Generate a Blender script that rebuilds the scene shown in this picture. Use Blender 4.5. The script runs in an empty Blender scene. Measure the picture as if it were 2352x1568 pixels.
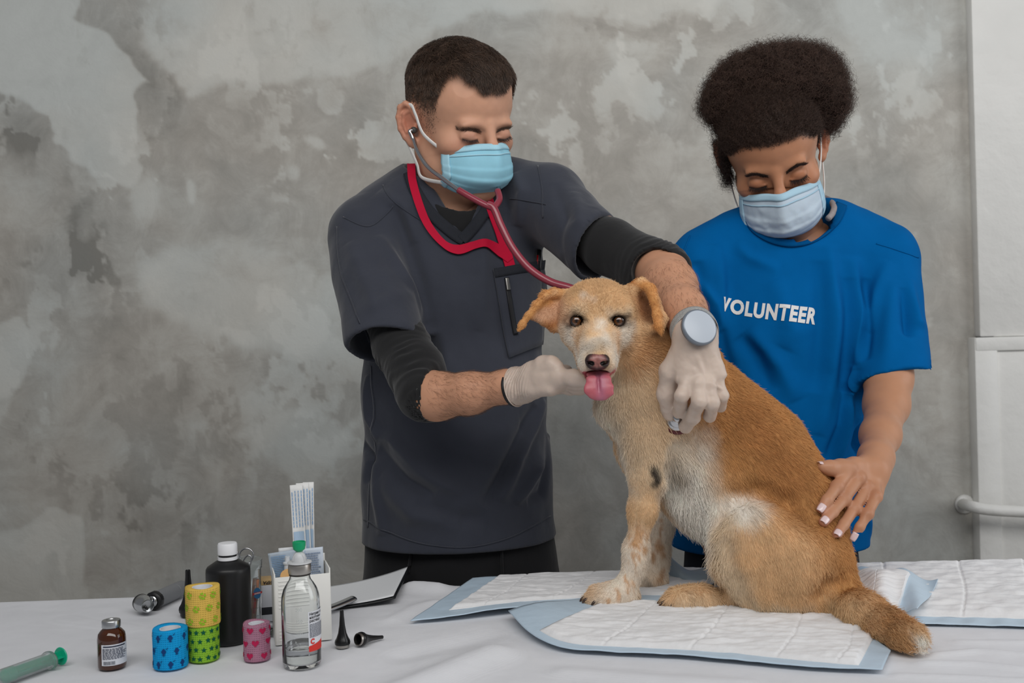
import bpy, bmesh, math, random
import numpy as np
from mathutils import Vector, Matrix

# ------------------------------------------------------------------ camera, world, lights, exposure
scene = bpy.context.scene
C = scene.collection
F_PX, W_PX, H_PX = 2287.0, 2352.0, 1568.0
ROLL = math.radians(1.5)
CAM_Z, TABLE_Z = 1.21, 0.85
cr, sr = math.cos(ROLL), math.sin(ROLL)
cam_data = bpy.data.cameras.new('camera')
cam_data.sensor_width = 36.0
cam_data.lens = 36.0 * F_PX / W_PX
cam_data.clip_start = 0.05
cam_data.dof.use_dof = True
cam_data.dof.focus_distance = 1.38
cam_data.dof.aperture_fstop = 9.0
cam = bpy.data.objects.new('camera', cam_data)
C.objects.link(cam)
cam.matrix_world = Matrix(((cr, sr, 0, 0), (0, 0, -1, 0), (-sr, cr, 0, CAM_Z), (0, 0, 0, 1)))
scene.camera = cam

scene.view_settings.view_transform = 'Standard'
scene.view_settings.look = 'None'
scene.view_settings.gamma = 1.0
scene.view_settings.use_curve_mapping = False
scene.view_settings.exposure = 0.0
scene.cycles.max_bounces = 8
scene.cycles.diffuse_bounces = 3
scene.cycles.glossy_bounces = 3
scene.cycles.transmission_bounces = 8

world = bpy.data.worlds.new('world')
scene.world = world
world.use_nodes = True
bg = world.node_tree.nodes['Background']
bg.inputs['Color'].default_value = (0.93, 0.95, 1.0, 1)
bg.inputs["Strength"].default_value = 0.18

def area_light(name, loc, target, sx, sy, power, color):
    d = bpy.data.lights.new(name, 'AREA')
    d.shape = 'RECTANGLE'; d.size = sx; d.size_y = sy; d.energy = power; d.color = color
    o = bpy.data.objects.new(name, d); C.objects.link(o)
    o.location = loc
    o.rotation_euler = (Vector(target) - Vector(loc)).to_track_quat('-Z', 'Y').to_euler()
    return o
area_light('high_window_daylight', (0.35, -0.15, 2.50), (0.45, 3.0, 2.45), 2.8, 1.1, 42, (1.0, 0.99, 0.97))
area_light('side_window_daylight', (2.7, 1.05, 1.75), (0.0, 1.5, 1.2), 1.3, 1.7, 16, (0.96, 0.98, 1.0))

# ------------------------------------------------------------------ helpers
rng = np.random.default_rng(7)
random.seed(7)

def U(px, py, Y):
    """photograph pixel + real depth (metres from the lens) -> world point"""
    dx, dy = px - W_PX / 2, H_PX / 2 - py
    return np.array([(dx * cr + dy * sr) * Y / F_PX, Y, CAM_Z + (-dx * sr + dy * cr) * Y / F_PX])

def T(px, py, h=0.0):
    """pixel -> point on the table top (raised by h)"""
    dx, dy = px - W_PX / 2, H_PX / 2 - py
    zz = (-dx * sr + dy * cr) / F_PX
    Y = (TABLE_Z + h - CAM_Z) / zz
    return np.array([(dx * cr + dy * sr) * Y / F_PX, Y, TABLE_Z + h])

def px(n, Y):
    return n * Y / F_PX

def lin(r, g, b):
    f = lambda c: (c / 255 / 12.92) if c / 255 <= 0.04045 else ((c / 255 + 0.055) / 1.055) ** 2.4
    return np.array([f(r), f(g), f(b)])

def c4(r, g, b):
    return tuple(lin(r, g, b)) + (1.0,)

def nrm(v):
    v = np.asarray(v, float)
    return v / (np.linalg.norm(v, axis=-1, keepdims=True) + 1e-12)

def smooth01(x, a, b):
    t = np.clip((x - a) / (b - a), 0, 1)
    return t * t * (3 - 2 * t)

def vnoise(P, scale=1.0, seed=0):
    """smooth value noise in -1..1"""
    Q = np.asarray(P, float) * scale + seed * 17.31
    i = np.floor(Q).astype(np.int64); f = Q - i
    f = f * f * (3 - 2 * f)
    def h(ix, iy, iz):
        n = (ix * 73856093) ^ (iy * 19349663) ^ (iz * 83492791) ^ (seed * 2654435)
        n = (n ^ (n >> 13)) * 1274126177 & 0x7fffffff
        n = (n ^ (n >> 16)) * 668265263 & 0x7fffffff
        return (n ^ (n >> 15)) / 0x7fffffff * 2 - 1
    r = 0
    for a in (0, 1):
        for b in (0, 1):
            for c in (0, 1):
                w = (f[..., 0] if a else 1 - f[..., 0]) * (f[..., 1] if b else 1 - f[..., 1]) * (f[..., 2] if c else 1 - f[..., 2])
                r = r + w * h(i[..., 0] + a, i[..., 1] + b, i[..., 2] + c)
    return r

def fbm(P, scale=1.0, seed=0, octaves=4, gain=0.5):
    r, a, s = 0, 1.0, scale
    for o in range(octaves):
        r = r + a * vnoise(P, s, seed + o); a *= gain; s *= 2.03
    return r

# ---- materials
MATS = {}
def mat(name, color=(0.5, 0.5, 0.5, 1), rough=0.6, metal=0.0, spec=0.5, trans=0.0, ior=1.45, sss=0.0, sss_col=None, attr=None,
        sheen=0.0, coat=0.0, alpha=1.0, noise=0.0, noise_scale=40.0, bump=0.0, bump_scale=200.0, bump_dist=0.001, weave=0.0, weave_scale=1500.0, emit=None):
    if name in MATS:
        return MATS[name]
    m = bpy.data.materials.new(name); m.use_nodes = True
    nt = m.node_tree; n = nt.nodes; l = nt.links
    b = n['Principled BSDF']
    b.inputs['Base Color'].default_value = color
    b.inputs['Roughness'].default_value = rough
    b.inputs['Metallic'].default_value = metal
    b.inputs['Specular IOR Level'].default_value = spec
    b.inputs['Transmission Weight'].default_value = trans
    b.inputs['IOR'].default_value = ior
    b.inputs['Alpha'].default_value = alpha
    if sheen: b.inputs['Sheen Weight'].default_value = sheen
    if coat: b.inputs['Coat Weight'].default_value = coat
    if sss:
        b.inputs['Subsurface Weight'].default_value = sss
        b.inputs['Subsurface Radius'].default_value = (0.010, 0.004, 0.002)
        b.inputs['Subsurface Scale'].default_value = 0.6
    src = None
    tc = n.new('ShaderNodeTexCoord')
    if attr:
        a = n.new('ShaderNodeAttribute'); a.attribute_name = attr; src = a.outputs['Color']
    if noise:
        nz = n.new('ShaderNodeTexNoise'); nz.inputs['Scale'].default_value = noise_scale; nz.inputs['Detail'].default_value = 5
        l.new(tc.outputs['Object'], nz.inputs['Vector'])
        mr = n.new('ShaderNodeMapRange'); mr.inputs[1].default_value = 0.3; mr.inputs[2].default_value = 0.7
        mr.inputs[3].default_value = 1 - noise; mr.inputs[4].default_value = 1 + noise
        l.new(nz.outputs['Fac'], mr.inputs[0])
        mx = n.new('ShaderNodeVectorMath'); mx.operation = 'SCALE'
        if src: l.new(src, mx.inputs[0])
        else: mx.inputs[0].default_value = color[:3]
        l.new(mr.outputs[0], mx.inputs['Scale']); src = mx.outputs[0]
    if src: l.new(src, b.inputs['Base Color'])
    hs = None
    if bump:
        nz = n.new('ShaderNodeTexNoise'); nz.inputs['Scale'].default_value = bump_scale; nz.inputs['Detail'].default_value = 4
        l.new(tc.outputs['Object'], nz.inputs['Vector'])
        bp = n.new('ShaderNodeBump'); bp.inputs['Strength'].default_value = bump; bp.inputs['Distance'].default_value = bump_dist
        l.new(nz.outputs['Fac'], bp.inputs['Height']); hs = bp
    if weave:
        w1 = n.new('ShaderNodeTexWave'); w1.inputs['Scale'].default_value = weave_scale; w1.bands_direction = 'X'
        w2 = n.new('ShaderNodeTexWave'); w2.inputs['Scale'].default_value = weave_scale; w2.bands_direction = 'Z'
        for w in (w1, w2): l.new(tc.outputs['Object'], w.inputs['Vector'])
        ad = n.new('ShaderNodeMath'); ad.operation = 'MULTIPLY'
        l.new(w1.outputs['Fac'], ad.inputs[0]); l.new(w2.outputs['Fac'], ad.inputs[1])
        bp = n.new('ShaderNodeBump'); bp.inputs['Strength'].default_value = weave; bp.inputs['Distance'].default_value = 0.0006
        l.new(ad.outputs[0], bp.inputs['Height'])
        if hs: l.new(hs.outputs[0], bp.inputs['Normal'])
        hs = bp
    if hs: l.new(hs.outputs[0], b.inputs['Normal'])
    if emit:
        b.inputs['Emission Color'].default_value = color; b.inputs['Emission Strength'].default_value = emit
    m['bsdf'] = 1
    MATS[name] = m
    return m

def mat_hair(name, rough=0.55, spec=0.3, attr='Col', color=None):
    if name in MATS: return MATS[name]
    m = bpy.data.materials.new(name); m.use_nodes = True
    nt = m.node_tree; b = nt.nodes['Principled BSDF']
    b.inputs['Roughness'].default_value = rough; b.inputs['Specular IOR Level'].default_value = spec
    if color is not None: b.inputs['Base Color'].default_value = color
    else:
        a = nt.nodes.new('ShaderNodeAttribute'); a.attribute_name = attr
        nt.links.new(a.outputs['Color'], b.inputs['Base Color'])
    MATS[name] = m
    return m

# ---- object plumbing
def tag(o, label=None, cat=None, group=None, kind=None):
    if label: o['label'] = label
    if cat: o['category'] = cat
    if group: o['group'] = group
    if kind: o['kind'] = kind
    return o

def thing(name, label, cat, loc=(0, 0, 0), group=None, rz=0.0):
    o = bpy.data.objects.new(name, None); C.objects.link(o)
    o.location = tuple(float(v) for v in loc); o.rotation_euler = (0, 0, rz)
    o.empty_display_size = 0.02
    return tag(o, label, cat, group)

def adopt(o, parent):
    """parent without moving (both meshes are in world coordinates or parent-local as built)"""
    if parent is not None:
        o.parent = parent
    return o

def mesh_obj(name, V, F, m=None, parent=None, smooth=True, col=None, world=True, attrs=None, split_angle=None):
    """V: (n,3). F: (m,4)/(m,3) array or list of faces. world=True: V are world coordinates (made local to the parent)."""
    V = np.asarray(V, float)
    if parent is not None and world:
        mi = np.array(pmatrix(parent).inverted())
        V = V @ mi[:3, :3].T + mi[:3, 3]
    me = bpy.data.meshes.new(name)
    if isinstance(F, np.ndarray):
        k = F.shape[1]; nf = len(F)
        me.vertices.add(len(V)); me.vertices.foreach_set('co', np.ascontiguousarray(V, dtype=np.float32).ravel())
        me.loops.add(nf * k); me.loops.foreach_set('vertex_index', np.ascontiguousarray(F, dtype=np.int32).ravel())
        me.polygons.add(nf)
        me.polygons.foreach_set('loop_start', np.arange(0, nf * k, k, dtype=np.int32))
        me.polygons.foreach_set('loop_total', np.full(nf, k, dtype=np.int32))
        me.update(calc_edges=True)
    else:
        me.from_pydata([tuple(v) for v in V], [], [tuple(int(i) for i in f) for f in F])
        me.update()
    me.validate()
    if smooth: me.polygons.foreach_set('use_smooth', np.ones(len(me.polygons), bool))
    if smooth and split_angle: me.set_sharp_from_angle(angle=math.radians(split_angle))
    if col is not None:
        a = me.color_attributes.new('Col', 'FLOAT_COLOR', 'POINT')
        cc = np.ones((len(V), 4), np.float32); cc[:, :3] = col
        a.data.foreach_set('color', cc.ravel())
    for an, av in (attrs or {}).items():
        a = me.attributes.new(an, 'FLOAT', 'POINT'); a.data.foreach_set('value', np.asarray(av, np.float32))
    if m is not None: me.materials.append(m)
    o = bpy.data.objects.new(name, me); C.objects.link(o)
    adopt(o, parent)
    return o

def pmatrix(o):
    M = Matrix.Translation(o.location) @ o.rotation_euler.to_matrix().to_4x4() @ Matrix.Diagonal((*o.scale, 1))
    return (pmatrix(o.parent) @ M) if o.parent else M

def subdiv(o, lv=1):
    md = o.modifiers.new('subsurf', 'SUBSURF'); md.levels = lv; md.render_levels = lv
    return o

# ---- simple mesh builders, each returns (V, F list)
def box(c, s, rz=0.0, bevel=0.0, seg=2):
    bm = bmesh.new(); bmesh.ops.create_cube(bm, size=1.0)
    for v in bm.verts: v.co = Vector((v.co.x * s[0], v.co.y * s[1], v.co.z * s[2]))
    if bevel: bmesh.ops.bevel(bm, geom=list(bm.edges), offset=bevel, segments=seg, profile=0.5, affect='EDGES')
    R = Matrix.Rotation(rz, 3, 'Z')
    bm.verts.index_update()
    V = [tuple(R @ v.co + Vector(c)) for v in bm.verts]; Fc = [[v.index for v in f.verts] for f in bm.faces]
    bm.free()
    return V, Fc

def lathe(profile, n=40, cap0=True, cap1=True):
    """profile: list of (r, z) bottom to top (or any path), axis z"""
    V, Fc = [], []
    m = len(profile)
    for i in range(n):
        a = 2 * math.pi * i / n
        for r, z in profile: V.append((r * math.cos(a), r * math.sin(a), z))
    for i in range(n):
        j = (i + 1) % n
        for k in range(m - 1): Fc.append((i * m + k, j * m + k, j * m + k + 1, i * m + k + 1))
    if cap0: Fc.append(tuple(i * m for i in range(n))[::-1])
    if cap1: Fc.append(tuple(i * m + m - 1 for i in range(n)))
    return V, Fc

def xf(V, M=None, loc=None, rot=None, scale=None):
    V = np.asarray(V, float)
    if scale is not None: V = V * np.asarray(scale)
    if rot is not None: V = V @ np.asarray(rot).T
    if loc is not None: V = V + np.asarray(loc)
    return V

def frame_from(z, x_hint=(1, 0, 0)):
    """3x3 matrix with columns x,y,z; z along the given direction"""
    z = nrm(z); x = np.asarray(x_hint, float); x = x - z * x.dot(z)
    if np.linalg.norm(x) < 1e-6:
        x = np.array([0, 1.0, 0]) - z * z[1]
    x = nrm(x); y = np.cross(z, x)
    return np.stack([x, y, z], 1)

def catmull(P, n=8, closed=False):
    P = np.asarray(P, float); out = []
    m = len(P)
    for i in range(m if closed else m - 1):
        if closed: p0, p1, p2, p3 = P[(i - 1) % m], P[i], P[(i + 1) % m], P[(i + 2) % m]
        else: p0, p1, p2, p3 = P[max(i - 1, 0)], P[i], P[i + 1], P[min(i + 2, m - 1)]
        for k in range(n):
            t = k / n
            out.append(0.5 * ((2 * p1) + (-p0 + p2) * t + (2 * p0 - 5 * p1 + 4 * p2 - p3) * t * t + (-p0 + 3 * p1 - 3 * p2 + p3) * t ** 3))
    if not closed: out.append(P[-1])
    return np.array(out)

def tube(path, r, n=12, closed=False, caps=True, flat=None, up=None):
    """sweep a circle (or a flat ellipse: flat=(a,b)) along a path; r scalar or per point"""
    P = np.asarray(path, float); m = len(P)
    r = np.full(m, r) if np.isscalar(r) else np.asarray(r, float)
    tg = np.gradient(P, axis=0) if not closed else (np.roll(P, -1, 0) - np.roll(P, 1, 0))
    tg = nrm(tg)
    x = np.array([0, 0, 1.0]) if up is None else np.asarray(up, float)
    V = []
    for i in range(m):
        u = (np.asarray(up[i], float) if (up is not None and np.ndim(up) == 2) else x)
        u = u - tg[i] * u.dot(tg[i])
        if np.linalg.norm(u) < 1e-5: u = np.array([1.0, 0, 0]) - tg[i] * tg[i][0]
        u = nrm(u); x = u if up is None else x
        v = np.cross(tg[i], u)
        for k in range(n):
            a = 2 * math.pi * k / n
            ca, sa = math.cos(a), math.sin(a)
            if flat is not None: V.append(P[i] + u * ca * flat[0] + v * sa * flat[1])
            else: V.append(P[i] + r[i] * (u * ca + v * sa))
    Fc = []
    for i in range(m if closed else m - 1):
        j = (i + 1) % m
        for k in range(n):
            l = (k + 1) % n
            Fc.append((i * n + k, i * n + l, j * n + l, j * n + k))
    if caps and not closed:
        Fc.append(tuple(range(n))[::-1]); Fc.append(tuple((m - 1) * n + k for k in range(n)))
    return np.array(V), Fc

def merge(*parts):
    V, Fc, o = [], [], 0
    for v, f in parts:
        V.append(np.asarray(v, float)); Fc += [tuple(i + o for i in q) for q in f]; o += len(v)
    return np.concatenate(V), Fc

def grid_mesh(fn, nu, nv):
    """fn(u,v arrays) -> (n,3)"""
    u, v = np.meshgrid(np.linspace(0, 1, nu), np.linspace(0, 1, nv), indexing='ij')
    V = fn(u.ravel(), v.ravel())
    i = np.arange(nu * nv).reshape(nu, nv)
    Fq = np.stack([i[:-1, :-1], i[1:, :-1], i[1:, 1:], i[:-1, 1:]], -1).reshape(-1, 4)
    return V, Fq

def solidify(V, Fq, t, N=None):
    """thicken a grid (open surface) downwards/backwards along its normals by t"""
    V = np.asarray(V); n = len(V)
    if N is None: N = vert_normals(V, Fq)
    V2 = np.concatenate([V, V - N * t])
    F2 = [tuple(f) for f in Fq] + [tuple(int(i) + n for i in f[::-1]) for f in Fq]
    from collections import Counter
    ed = {}
    for f in Fq:
        k = len(f)
        for a in range(k):
            e = (int(f[a]), int(f[(a + 1) % k]))
            ed[e] = ed.get(e, 0) + 1
    for (a, b) in list(ed):
        if (b, a) not in ed: F2.append((b, a, a + n, b + n))
    return V2, F2

def vert_normals(V, Fq):
    Fq = np.asarray(Fq)
    V = np.asarray(V)
    if Fq.shape[1] == 4: fn = np.cross(V[Fq[:, 2]] - V[Fq[:, 0]], V[Fq[:, 3]] - V[Fq[:, 1]])
    else: fn = np.cross(V[Fq[:, 1]] - V[Fq[:, 0]], V[Fq[:, 2]] - V[Fq[:, 0]])
    N = np.zeros_like(V)
    for k in range(Fq.shape[1]):
        for c in range(3): N[:, c] += np.bincount(Fq[:, k], fn[:, c], len(V))
    return nrm(N)

# ---- signed-distance modelling on a voxel grid (smooth blends), meshed with surface nets
class Vol:
    def __init__(s, lo, hi, h):
        s.lo = np.asarray(lo, float); s.h = h
        s.n = np.ceil((np.asarray(hi, float) - s.lo) / h).astype(int) + 1
        s.D = np.full(s.n, 0.2, np.float32)
        s.ax = [(s.lo[i] + h * np.arange(s.n[i])).astype(np.float32) for i in range(3)]
    def sub(s, lo, hi):
        a = np.clip(np.floor((lo - s.lo) / s.h).astype(int), 0, s.n); b = np.clip(np.ceil((hi - s.lo) / s.h).astype(int) + 1, 0, s.n)
        sl = tuple(slice(a[i], b[i]) for i in range(3))
        if min(b - a) <= 0: return None, None
        X = s.ax[0][sl[0]][:, None, None]; Y = s.ax[1][sl[1]][None, :, None]; Z = s.ax[2][sl[2]][None, None, :]
        return sl, (X, Y, Z)
    def put(s, prim, k=0.0, op='u', margin=None):
        f, lo, hi = prim
        m = (k + 4 * s.h) if margin is None else margin
        sl, g = s.sub(lo - m, hi + m)
        if sl is None: return s
        d = f(*g); A = s.D[sl]
        if op == 'u':
            r = np.minimum(A, d)
            if k: hh = np.maximum(k - np.abs(A - d), 0) / k; r = r - hh * hh * k * 0.25
        elif op == 's':
            r = np.maximum(A, -d)
            if k: hh = np.maximum(k - np.abs(A + d), 0) / k; r = r + hh * hh * k * 0.25
        elif op == 'x':
            r = np.maximum(A, d)
        s.D[sl] = r
        return s
    def cut(s, p, nvec, k=0.0, box=None):
        """remove everything on the side nvec points to"""
        p = np.asarray(p, float); nvec = nrm(nvec)
        if box is None: sl = (slice(None),) * 3; g = (s.ax[0][:, None, None], s.ax[1][None, :, None], s.ax[2][None, None, :])
        else: sl, g = s.sub(np.asarray(box[0], float), np.asarray(box[1], float))
        d = ((g[0] - p[0]) * nvec[0] + (g[1] - p[1]) * nvec[1] + (g[2] - p[2]) * nvec[2]).astype(np.float32)
        A = s.D[sl]; r = np.maximum(A, d)
        if k: hh = np.maximum(k - np.abs(A - d), 0) / k; r = r + hh * hh * k * 0.25
        s.D[sl] = r
        return s
    def sample(s, P):
        """trilinear value at points"""
        q = (np.asarray(P) - s.lo) / s.h
        i = np.clip(np.floor(q).astype(int), 0, s.n - 2); f = np.clip(q - i, 0, 1)
        r = 0
        for a in (0, 1):
            for b in (0, 1):
                for c in (0, 1):
                    w = (f[:, 0] if a else 1 - f[:, 0]) * (f[:, 1] if b else 1 - f[:, 1]) * (f[:, 2] if c else 1 - f[:, 2])
                    r = r + w * s.D[i[:, 0] + a, i[:, 1] + b, i[:, 2] + c]
        return r
    def mesh(s, smooth=1, biggest=False):
        D = s.D; S = D < 0
        nx, ny, nz = D.shape
        cells = np.zeros((nx - 1, ny - 1, nz - 1), np.uint8)
        for a in (0, 1):
            for b in (0, 1):
                for c in (0, 1): cells += S[a:nx - 1 + a, b:ny - 1 + b, c:nz - 1 + c]
        act = (cells > 0) & (cells < 8)
        idx = np.full(act.shape, -1, np.int32)
        I = np.argwhere(act); idx[act] = np.arange(len(I))
        acc = np.zeros((len(I), 3)); cnt = np.zeros(len(I))
        offs = [(a, b, c) for a in (0, 1) for b in (0, 1) for c in (0, 1)]
        val = {o: D[I[:, 0] + o[0], I[:, 1] + o[1], I[:, 2] + o[2]] for o in offs}
        for o in offs:
            for ax in range(3):
                if o[ax] == 0:
                    o2 = list(o); o2[ax] = 1; o2 = tuple(o2)
                    va, vb = val[o], val[o2]
                    cr_ = (va < 0) != (vb < 0)
                    t = np.where(cr_, va / np.where(cr_, va - vb, 1), 0)
                    p = np.tile(np.array(o, float), (len(I), 1)); p[:, ax] += t
                    acc += p * cr_[:, None]; cnt += cr_
        V = (I + acc / cnt[:, None]) * s.h + s.lo
        Fs = []
        for ax in range(3):
            b_, c_ = (ax + 1) % 3, (ax + 2) % 3
            s1 = [slice(None)] * 3; s2 = [slice(None)] * 3
            s1[ax] = slice(0, -1); s2[ax] = slice(1, None)
            for q in (b_, c_): s1[q] = slice(1, -1); s2[q] = slice(1, -1)
            A, B = S[tuple(s1)], S[tuple(s2)]
            for flip, mk in ((False, A & ~B), (True, ~A & B)):
                E = np.argwhere(mk)
                if not len(E): continue
                E[:, b_] += 1; E[:, c_] += 1
                def at(db, dc):
                    q = E.copy(); q[:, b_] += db; q[:, c_] += dc
                    return idx[q[:, 0], q[:, 1], q[:, 2]]
                quad = [at(-1, -1), at(0, -1), at(0, 0), at(-1, 0)]
                Fs.append(np.stack(quad if not flip else quad[::-1], 1))
        Fq = np.concatenate(Fs)
        for _ in range(smooth): V = lap(V, Fq, 0.5)
        return V, Fq

def lap(V, Fq, w=0.5):
    n = len(V); A = np.zeros_like(V); c = np.zeros(n)
    k = Fq.shape[1]
    for a in range(k):
        i, j = Fq[:, a], Fq[:, (a + 1) % k]
        for q in range(3):
            A[:, q] += np.bincount(i, V[j, q], n) + np.bincount(j, V[i, q], n)
        c += np.bincount(i, minlength=n) + np.bincount(j, minlength=n)
    return V * (1 - w) + w * A / np.maximum(c, 1)[:, None]

def p_cap(a, b, ra, rb=None):
    a = np.asarray(a, float); b = np.asarray(b, float); rb = ra if rb is None else rb
    ba = b - a; L = ba.dot(ba) + 1e-12; rm = max(ra, rb)
    def f(X, Y, Z):
        t = np.clip(((X - a[0]) * ba[0] + (Y - a[1]) * ba[1] + (Z - a[2]) * ba[2]) / L, 0, 1).astype(np.float32)
        return np.sqrt((X - a[0] - t * ba[0]) ** 2 + (Y - a[1] - t * ba[1]) ** 2 + (Z - a[2] - t * ba[2]) ** 2) - (ra + (rb - ra) * t)
    return f, np.minimum(a, b) - rm, np.maximum(a, b) + rm

def p_ell(c, r, R=None):
    """ellipsoid; R columns = local axes"""
    c = np.asarray(c, float); r = np.asarray(r, float); R = np.eye(3) if R is None else np.asarray(R, float)
    e = np.sqrt(((R * r[None, :]) ** 2).sum(1))
    def f(X, Y, Z):
        x, y, z = X - c[0], Y - c[1], Z - c[2]
        q = [x * R[0, i] + y * R[1, i] + z * R[2, i] for i in range(3)]
        k0 = np.sqrt(sum((q[i] / r[i]) ** 2 for i in range(3))); k1 = np.sqrt(sum((q[i] / r[i] ** 2) ** 2 for i in range(3)))
        return (k0 * (k0 - 1) / np.maximum(k1, 1e-6)).astype(np.float32)
    return f, c - e, c + e

def p_ecap(a, b, r0, r1, side, cap=None):
    """capsule with elliptical section: r0/r1 = (half width along side, half depth) at a and b"""
    a = np.asarray(a, float); b = np.asarray(b, float)
    w = b - a; Ln = np.linalg.norm(w); w = w / Ln
    u = np.asarray(side, float); u = nrm(u - w * u.dot(w)); v = np.cross(w, u)
    rm = max(max(r0), max(r1))
    def f(X, Y, Z):
        x, y, z = X - a[0], Y - a[1], Z - a[2]
        pw = x * w[0] + y * w[1] + z * w[2]; pu = x * u[0] + y * u[1] + z * u[2]; pv = x * v[0] + y * v[1] + z * v[2]
        t = np.clip(pw / Ln, 0, 1); o = pw - t * Ln
        A = r0[0] + (r1[0] - r0[0]) * t; B = r0[1] + (r1[1] - r0[1]) * t; Cc = np.minimum(A, B) if cap is None else cap
        k0 = np.sqrt((pu / A) ** 2 + (pv / B) ** 2 + (o / Cc) ** 2)
        k1 = np.sqrt((pu / A ** 2) ** 2 + (pv / B ** 2) ** 2 + (o / Cc ** 2) ** 2)
        return (k0 * (k0 - 1) / np.maximum(k1, 1e-6)).astype(np.float32)
    return f, np.minimum(a, b) - rm, np.maximum(a, b) + rm

def p_box(c, r, R=None, rd=0.0):
    c = np.asarray(c, float); r = np.asarray(r, float) - rd; R = np.eye(3) if R is None else np.asarray(R, float)
    e = np.abs(R * (r + rd)[None, :]).sum(1)
    def f(X, Y, Z):
        x, y, z = X - c[0], Y - c[1], Z - c[2]
        q = [np.abs(x * R[0, i] + y * R[1, i] + z * R[2, i]) - r[i] for i in range(3)]
        o = np.sqrt(sum(np.maximum(v, 0) ** 2 for v in q)) + np.minimum(np.maximum(np.maximum(q[0], q[1]), q[2]), 0)
        return (o - rd).astype(np.float32)
    return f, c - e, c + e

def limb(vol, pts, rad, k=0.01, op='u'):
    for i in range(len(pts) - 1):
        vol.put(p_cap(pts[i], pts[i + 1], rad[i], rad[i + 1]), k, op)

def seg_dist(P, a, b):
    a = np.asarray(a, float); b = np.asarray(b, float); ba = b - a
    t = np.clip((P - a) @ ba / (ba @ ba + 1e-12), 0, 1)
    return np.linalg.norm(P - a - t[:, None] * ba, axis=1), t

def poly_dist(P, pts):
    d = np.full(len(P), 9.0); tt = np.zeros(len(P)); n = len(pts) - 1
    for i in range(n):
        e, t = seg_dist(P, pts[i], pts[i + 1]); m = e < d
        d[m] = e[m]; tt[m] = (i + t[m]) / n
    return d, tt

def fold(V, N, pts, w, amp, taper=True):
    """raise (or sink) a soft fold of width w along a polyline; returns displaced V"""
    d, t = poly_dist(V, [np.asarray(p, float) for p in pts])
    a = amp * np.exp(-(d / w) ** 2)
    if taper: a = a * (np.sin(np.clip(t, 0, 1) * math.pi) ** 0.5)
    return V + N * a[:, None]

def sample_surface(V, Fq, n, weight=None, seed=1):
    """area weighted random points: returns positions, normals, (tri indices, barycentric)"""
    r = np.random.default_rng(seed)
    Fq = np.asarray(Fq)
    Tr = np.concatenate([Fq[:, [0, 1, 2]], Fq[:, [0, 2, 3]]]) if Fq.shape[1] == 4 else Fq
    cr_ = np.cross(V[Tr[:, 1]] - V[Tr[:, 0]], V[Tr[:, 2]] - V[Tr[:, 0]]); ar = np.linalg.norm(cr_, axis=1)
    if weight is not None: ar = ar * weight[Tr].mean(1)
    cdf = np.cumsum(ar); t = np.searchsorted(cdf, r.random(n) * cdf[-1])
    t = np.clip(t, 0, len(Tr) - 1)
    a, b = r.random(n), r.random(n); m = a + b > 1; a[m] = 1 - a[m]; b[m] = 1 - b[m]
    bc = np.stack([1 - a - b, a, b], 1)
    return Tr[t], bc

def interp(A, tri, bc):
    A = np.asarray(A)
    if A.ndim == 1: return (A[tri] * bc).sum(1)
    return (A[tri] * bc[:, :, None]).sum(1)

def hair_obj(name, P, rad, m, parent=None, col=None):
    """P: (n,k,3) strands in world coordinates; rad (k,) or (n,k)"""
    n, k, _ = P.shape
    if parent is not None:
        mi = np.array(pmatrix(parent).inverted())
        P = P @ mi[:3, :3].T + mi[:3, 3]
    cu = bpy.data.hair_curves.new(name)
    cu.add_curves([k] * n)
    cu.position_data.foreach_set('vector', np.ascontiguousarray(P, np.float32).ravel())
    a = cu.attributes.get('radius') or cu.attributes.new('radius', 'FLOAT', 'POINT')
    a.data.foreach_set('value', np.ascontiguousarray(np.broadcast_to(rad, (n, k)), np.float32).ravel())
    if col is not None:
        a = cu.attributes.new('Col', 'FLOAT_COLOR', 'CURVE')
        cc = np.ones((n, 4), np.float32); cc[:, :3] = col
        a.data.foreach_set('color', cc.ravel())
    cu.materials.append(m)
    o = bpy.data.objects.new(name, cu); C.objects.link(o)
    adopt(o, parent)
    return o

def text_mesh(s, size, bold=False, shear=0.0, spacing=1.0, res=3):
    """flat lettering -> (V (n,3) in the xy plane, faces), origin at the left baseline"""
    cu = bpy.data.curves.new('lettering', 'FONT'); cu.body = s; cu.size = size; cu.shear = shear; cu.space_character = spacing
    cu.resolution_u = res
    if bold: cu.offset = size * (0.022 if bold is True else bold)
    o = bpy.data.objects.new('lettering', cu); C.objects.link(o)
    dg = bpy.context.evaluated_depsgraph_get(); dg.update()
    me = o.evaluated_get(dg).to_mesh()
    V = np.array([v.co[:] for v in me.vertices]).reshape(-1, 3); Fc = [tuple(p.vertices) for p in me.polygons]
    o.evaluated_get(dg).to_mesh_clear()
    bpy.data.objects.remove(o); bpy.data.curves.remove(cu)
    return V, Fc

CAM = np.array([0, 0, CAM_Z])
def cast(vol, pts, y0, y1, step=0.004):
    """where the sight lines through photograph pixels meet a modelled volume (used to lay seams, pockets, print on cloth)"""
    pts = np.asarray(pts, float); n = len(pts)
    d = np.stack([U(p[0], p[1], 1.0) - CAM for p in pts])
    out = CAM + d * y1; hit = np.zeros(n, bool)
    prev = np.full(n, 0.2)
    for Y in np.arange(y0, y1, step):
        P = CAM + d * Y; v = vol.sample(P)
        inside_box = np.all((P > vol.lo) & (P < vol.lo + vol.h * (vol.n - 1)), axis=1)
        v = np.where(inside_box, v, 0.2)
        m = (v < 0) & ~hit
        if m.any():
            t = prev[m] / (prev[m] - v[m] + 1e-9)
            out[m] = CAM + d[m] * (Y - step + step * t)[:, None]; hit |= m
        prev = np.where(hit, prev, v)
        if hit.all(): break
    return out

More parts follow.
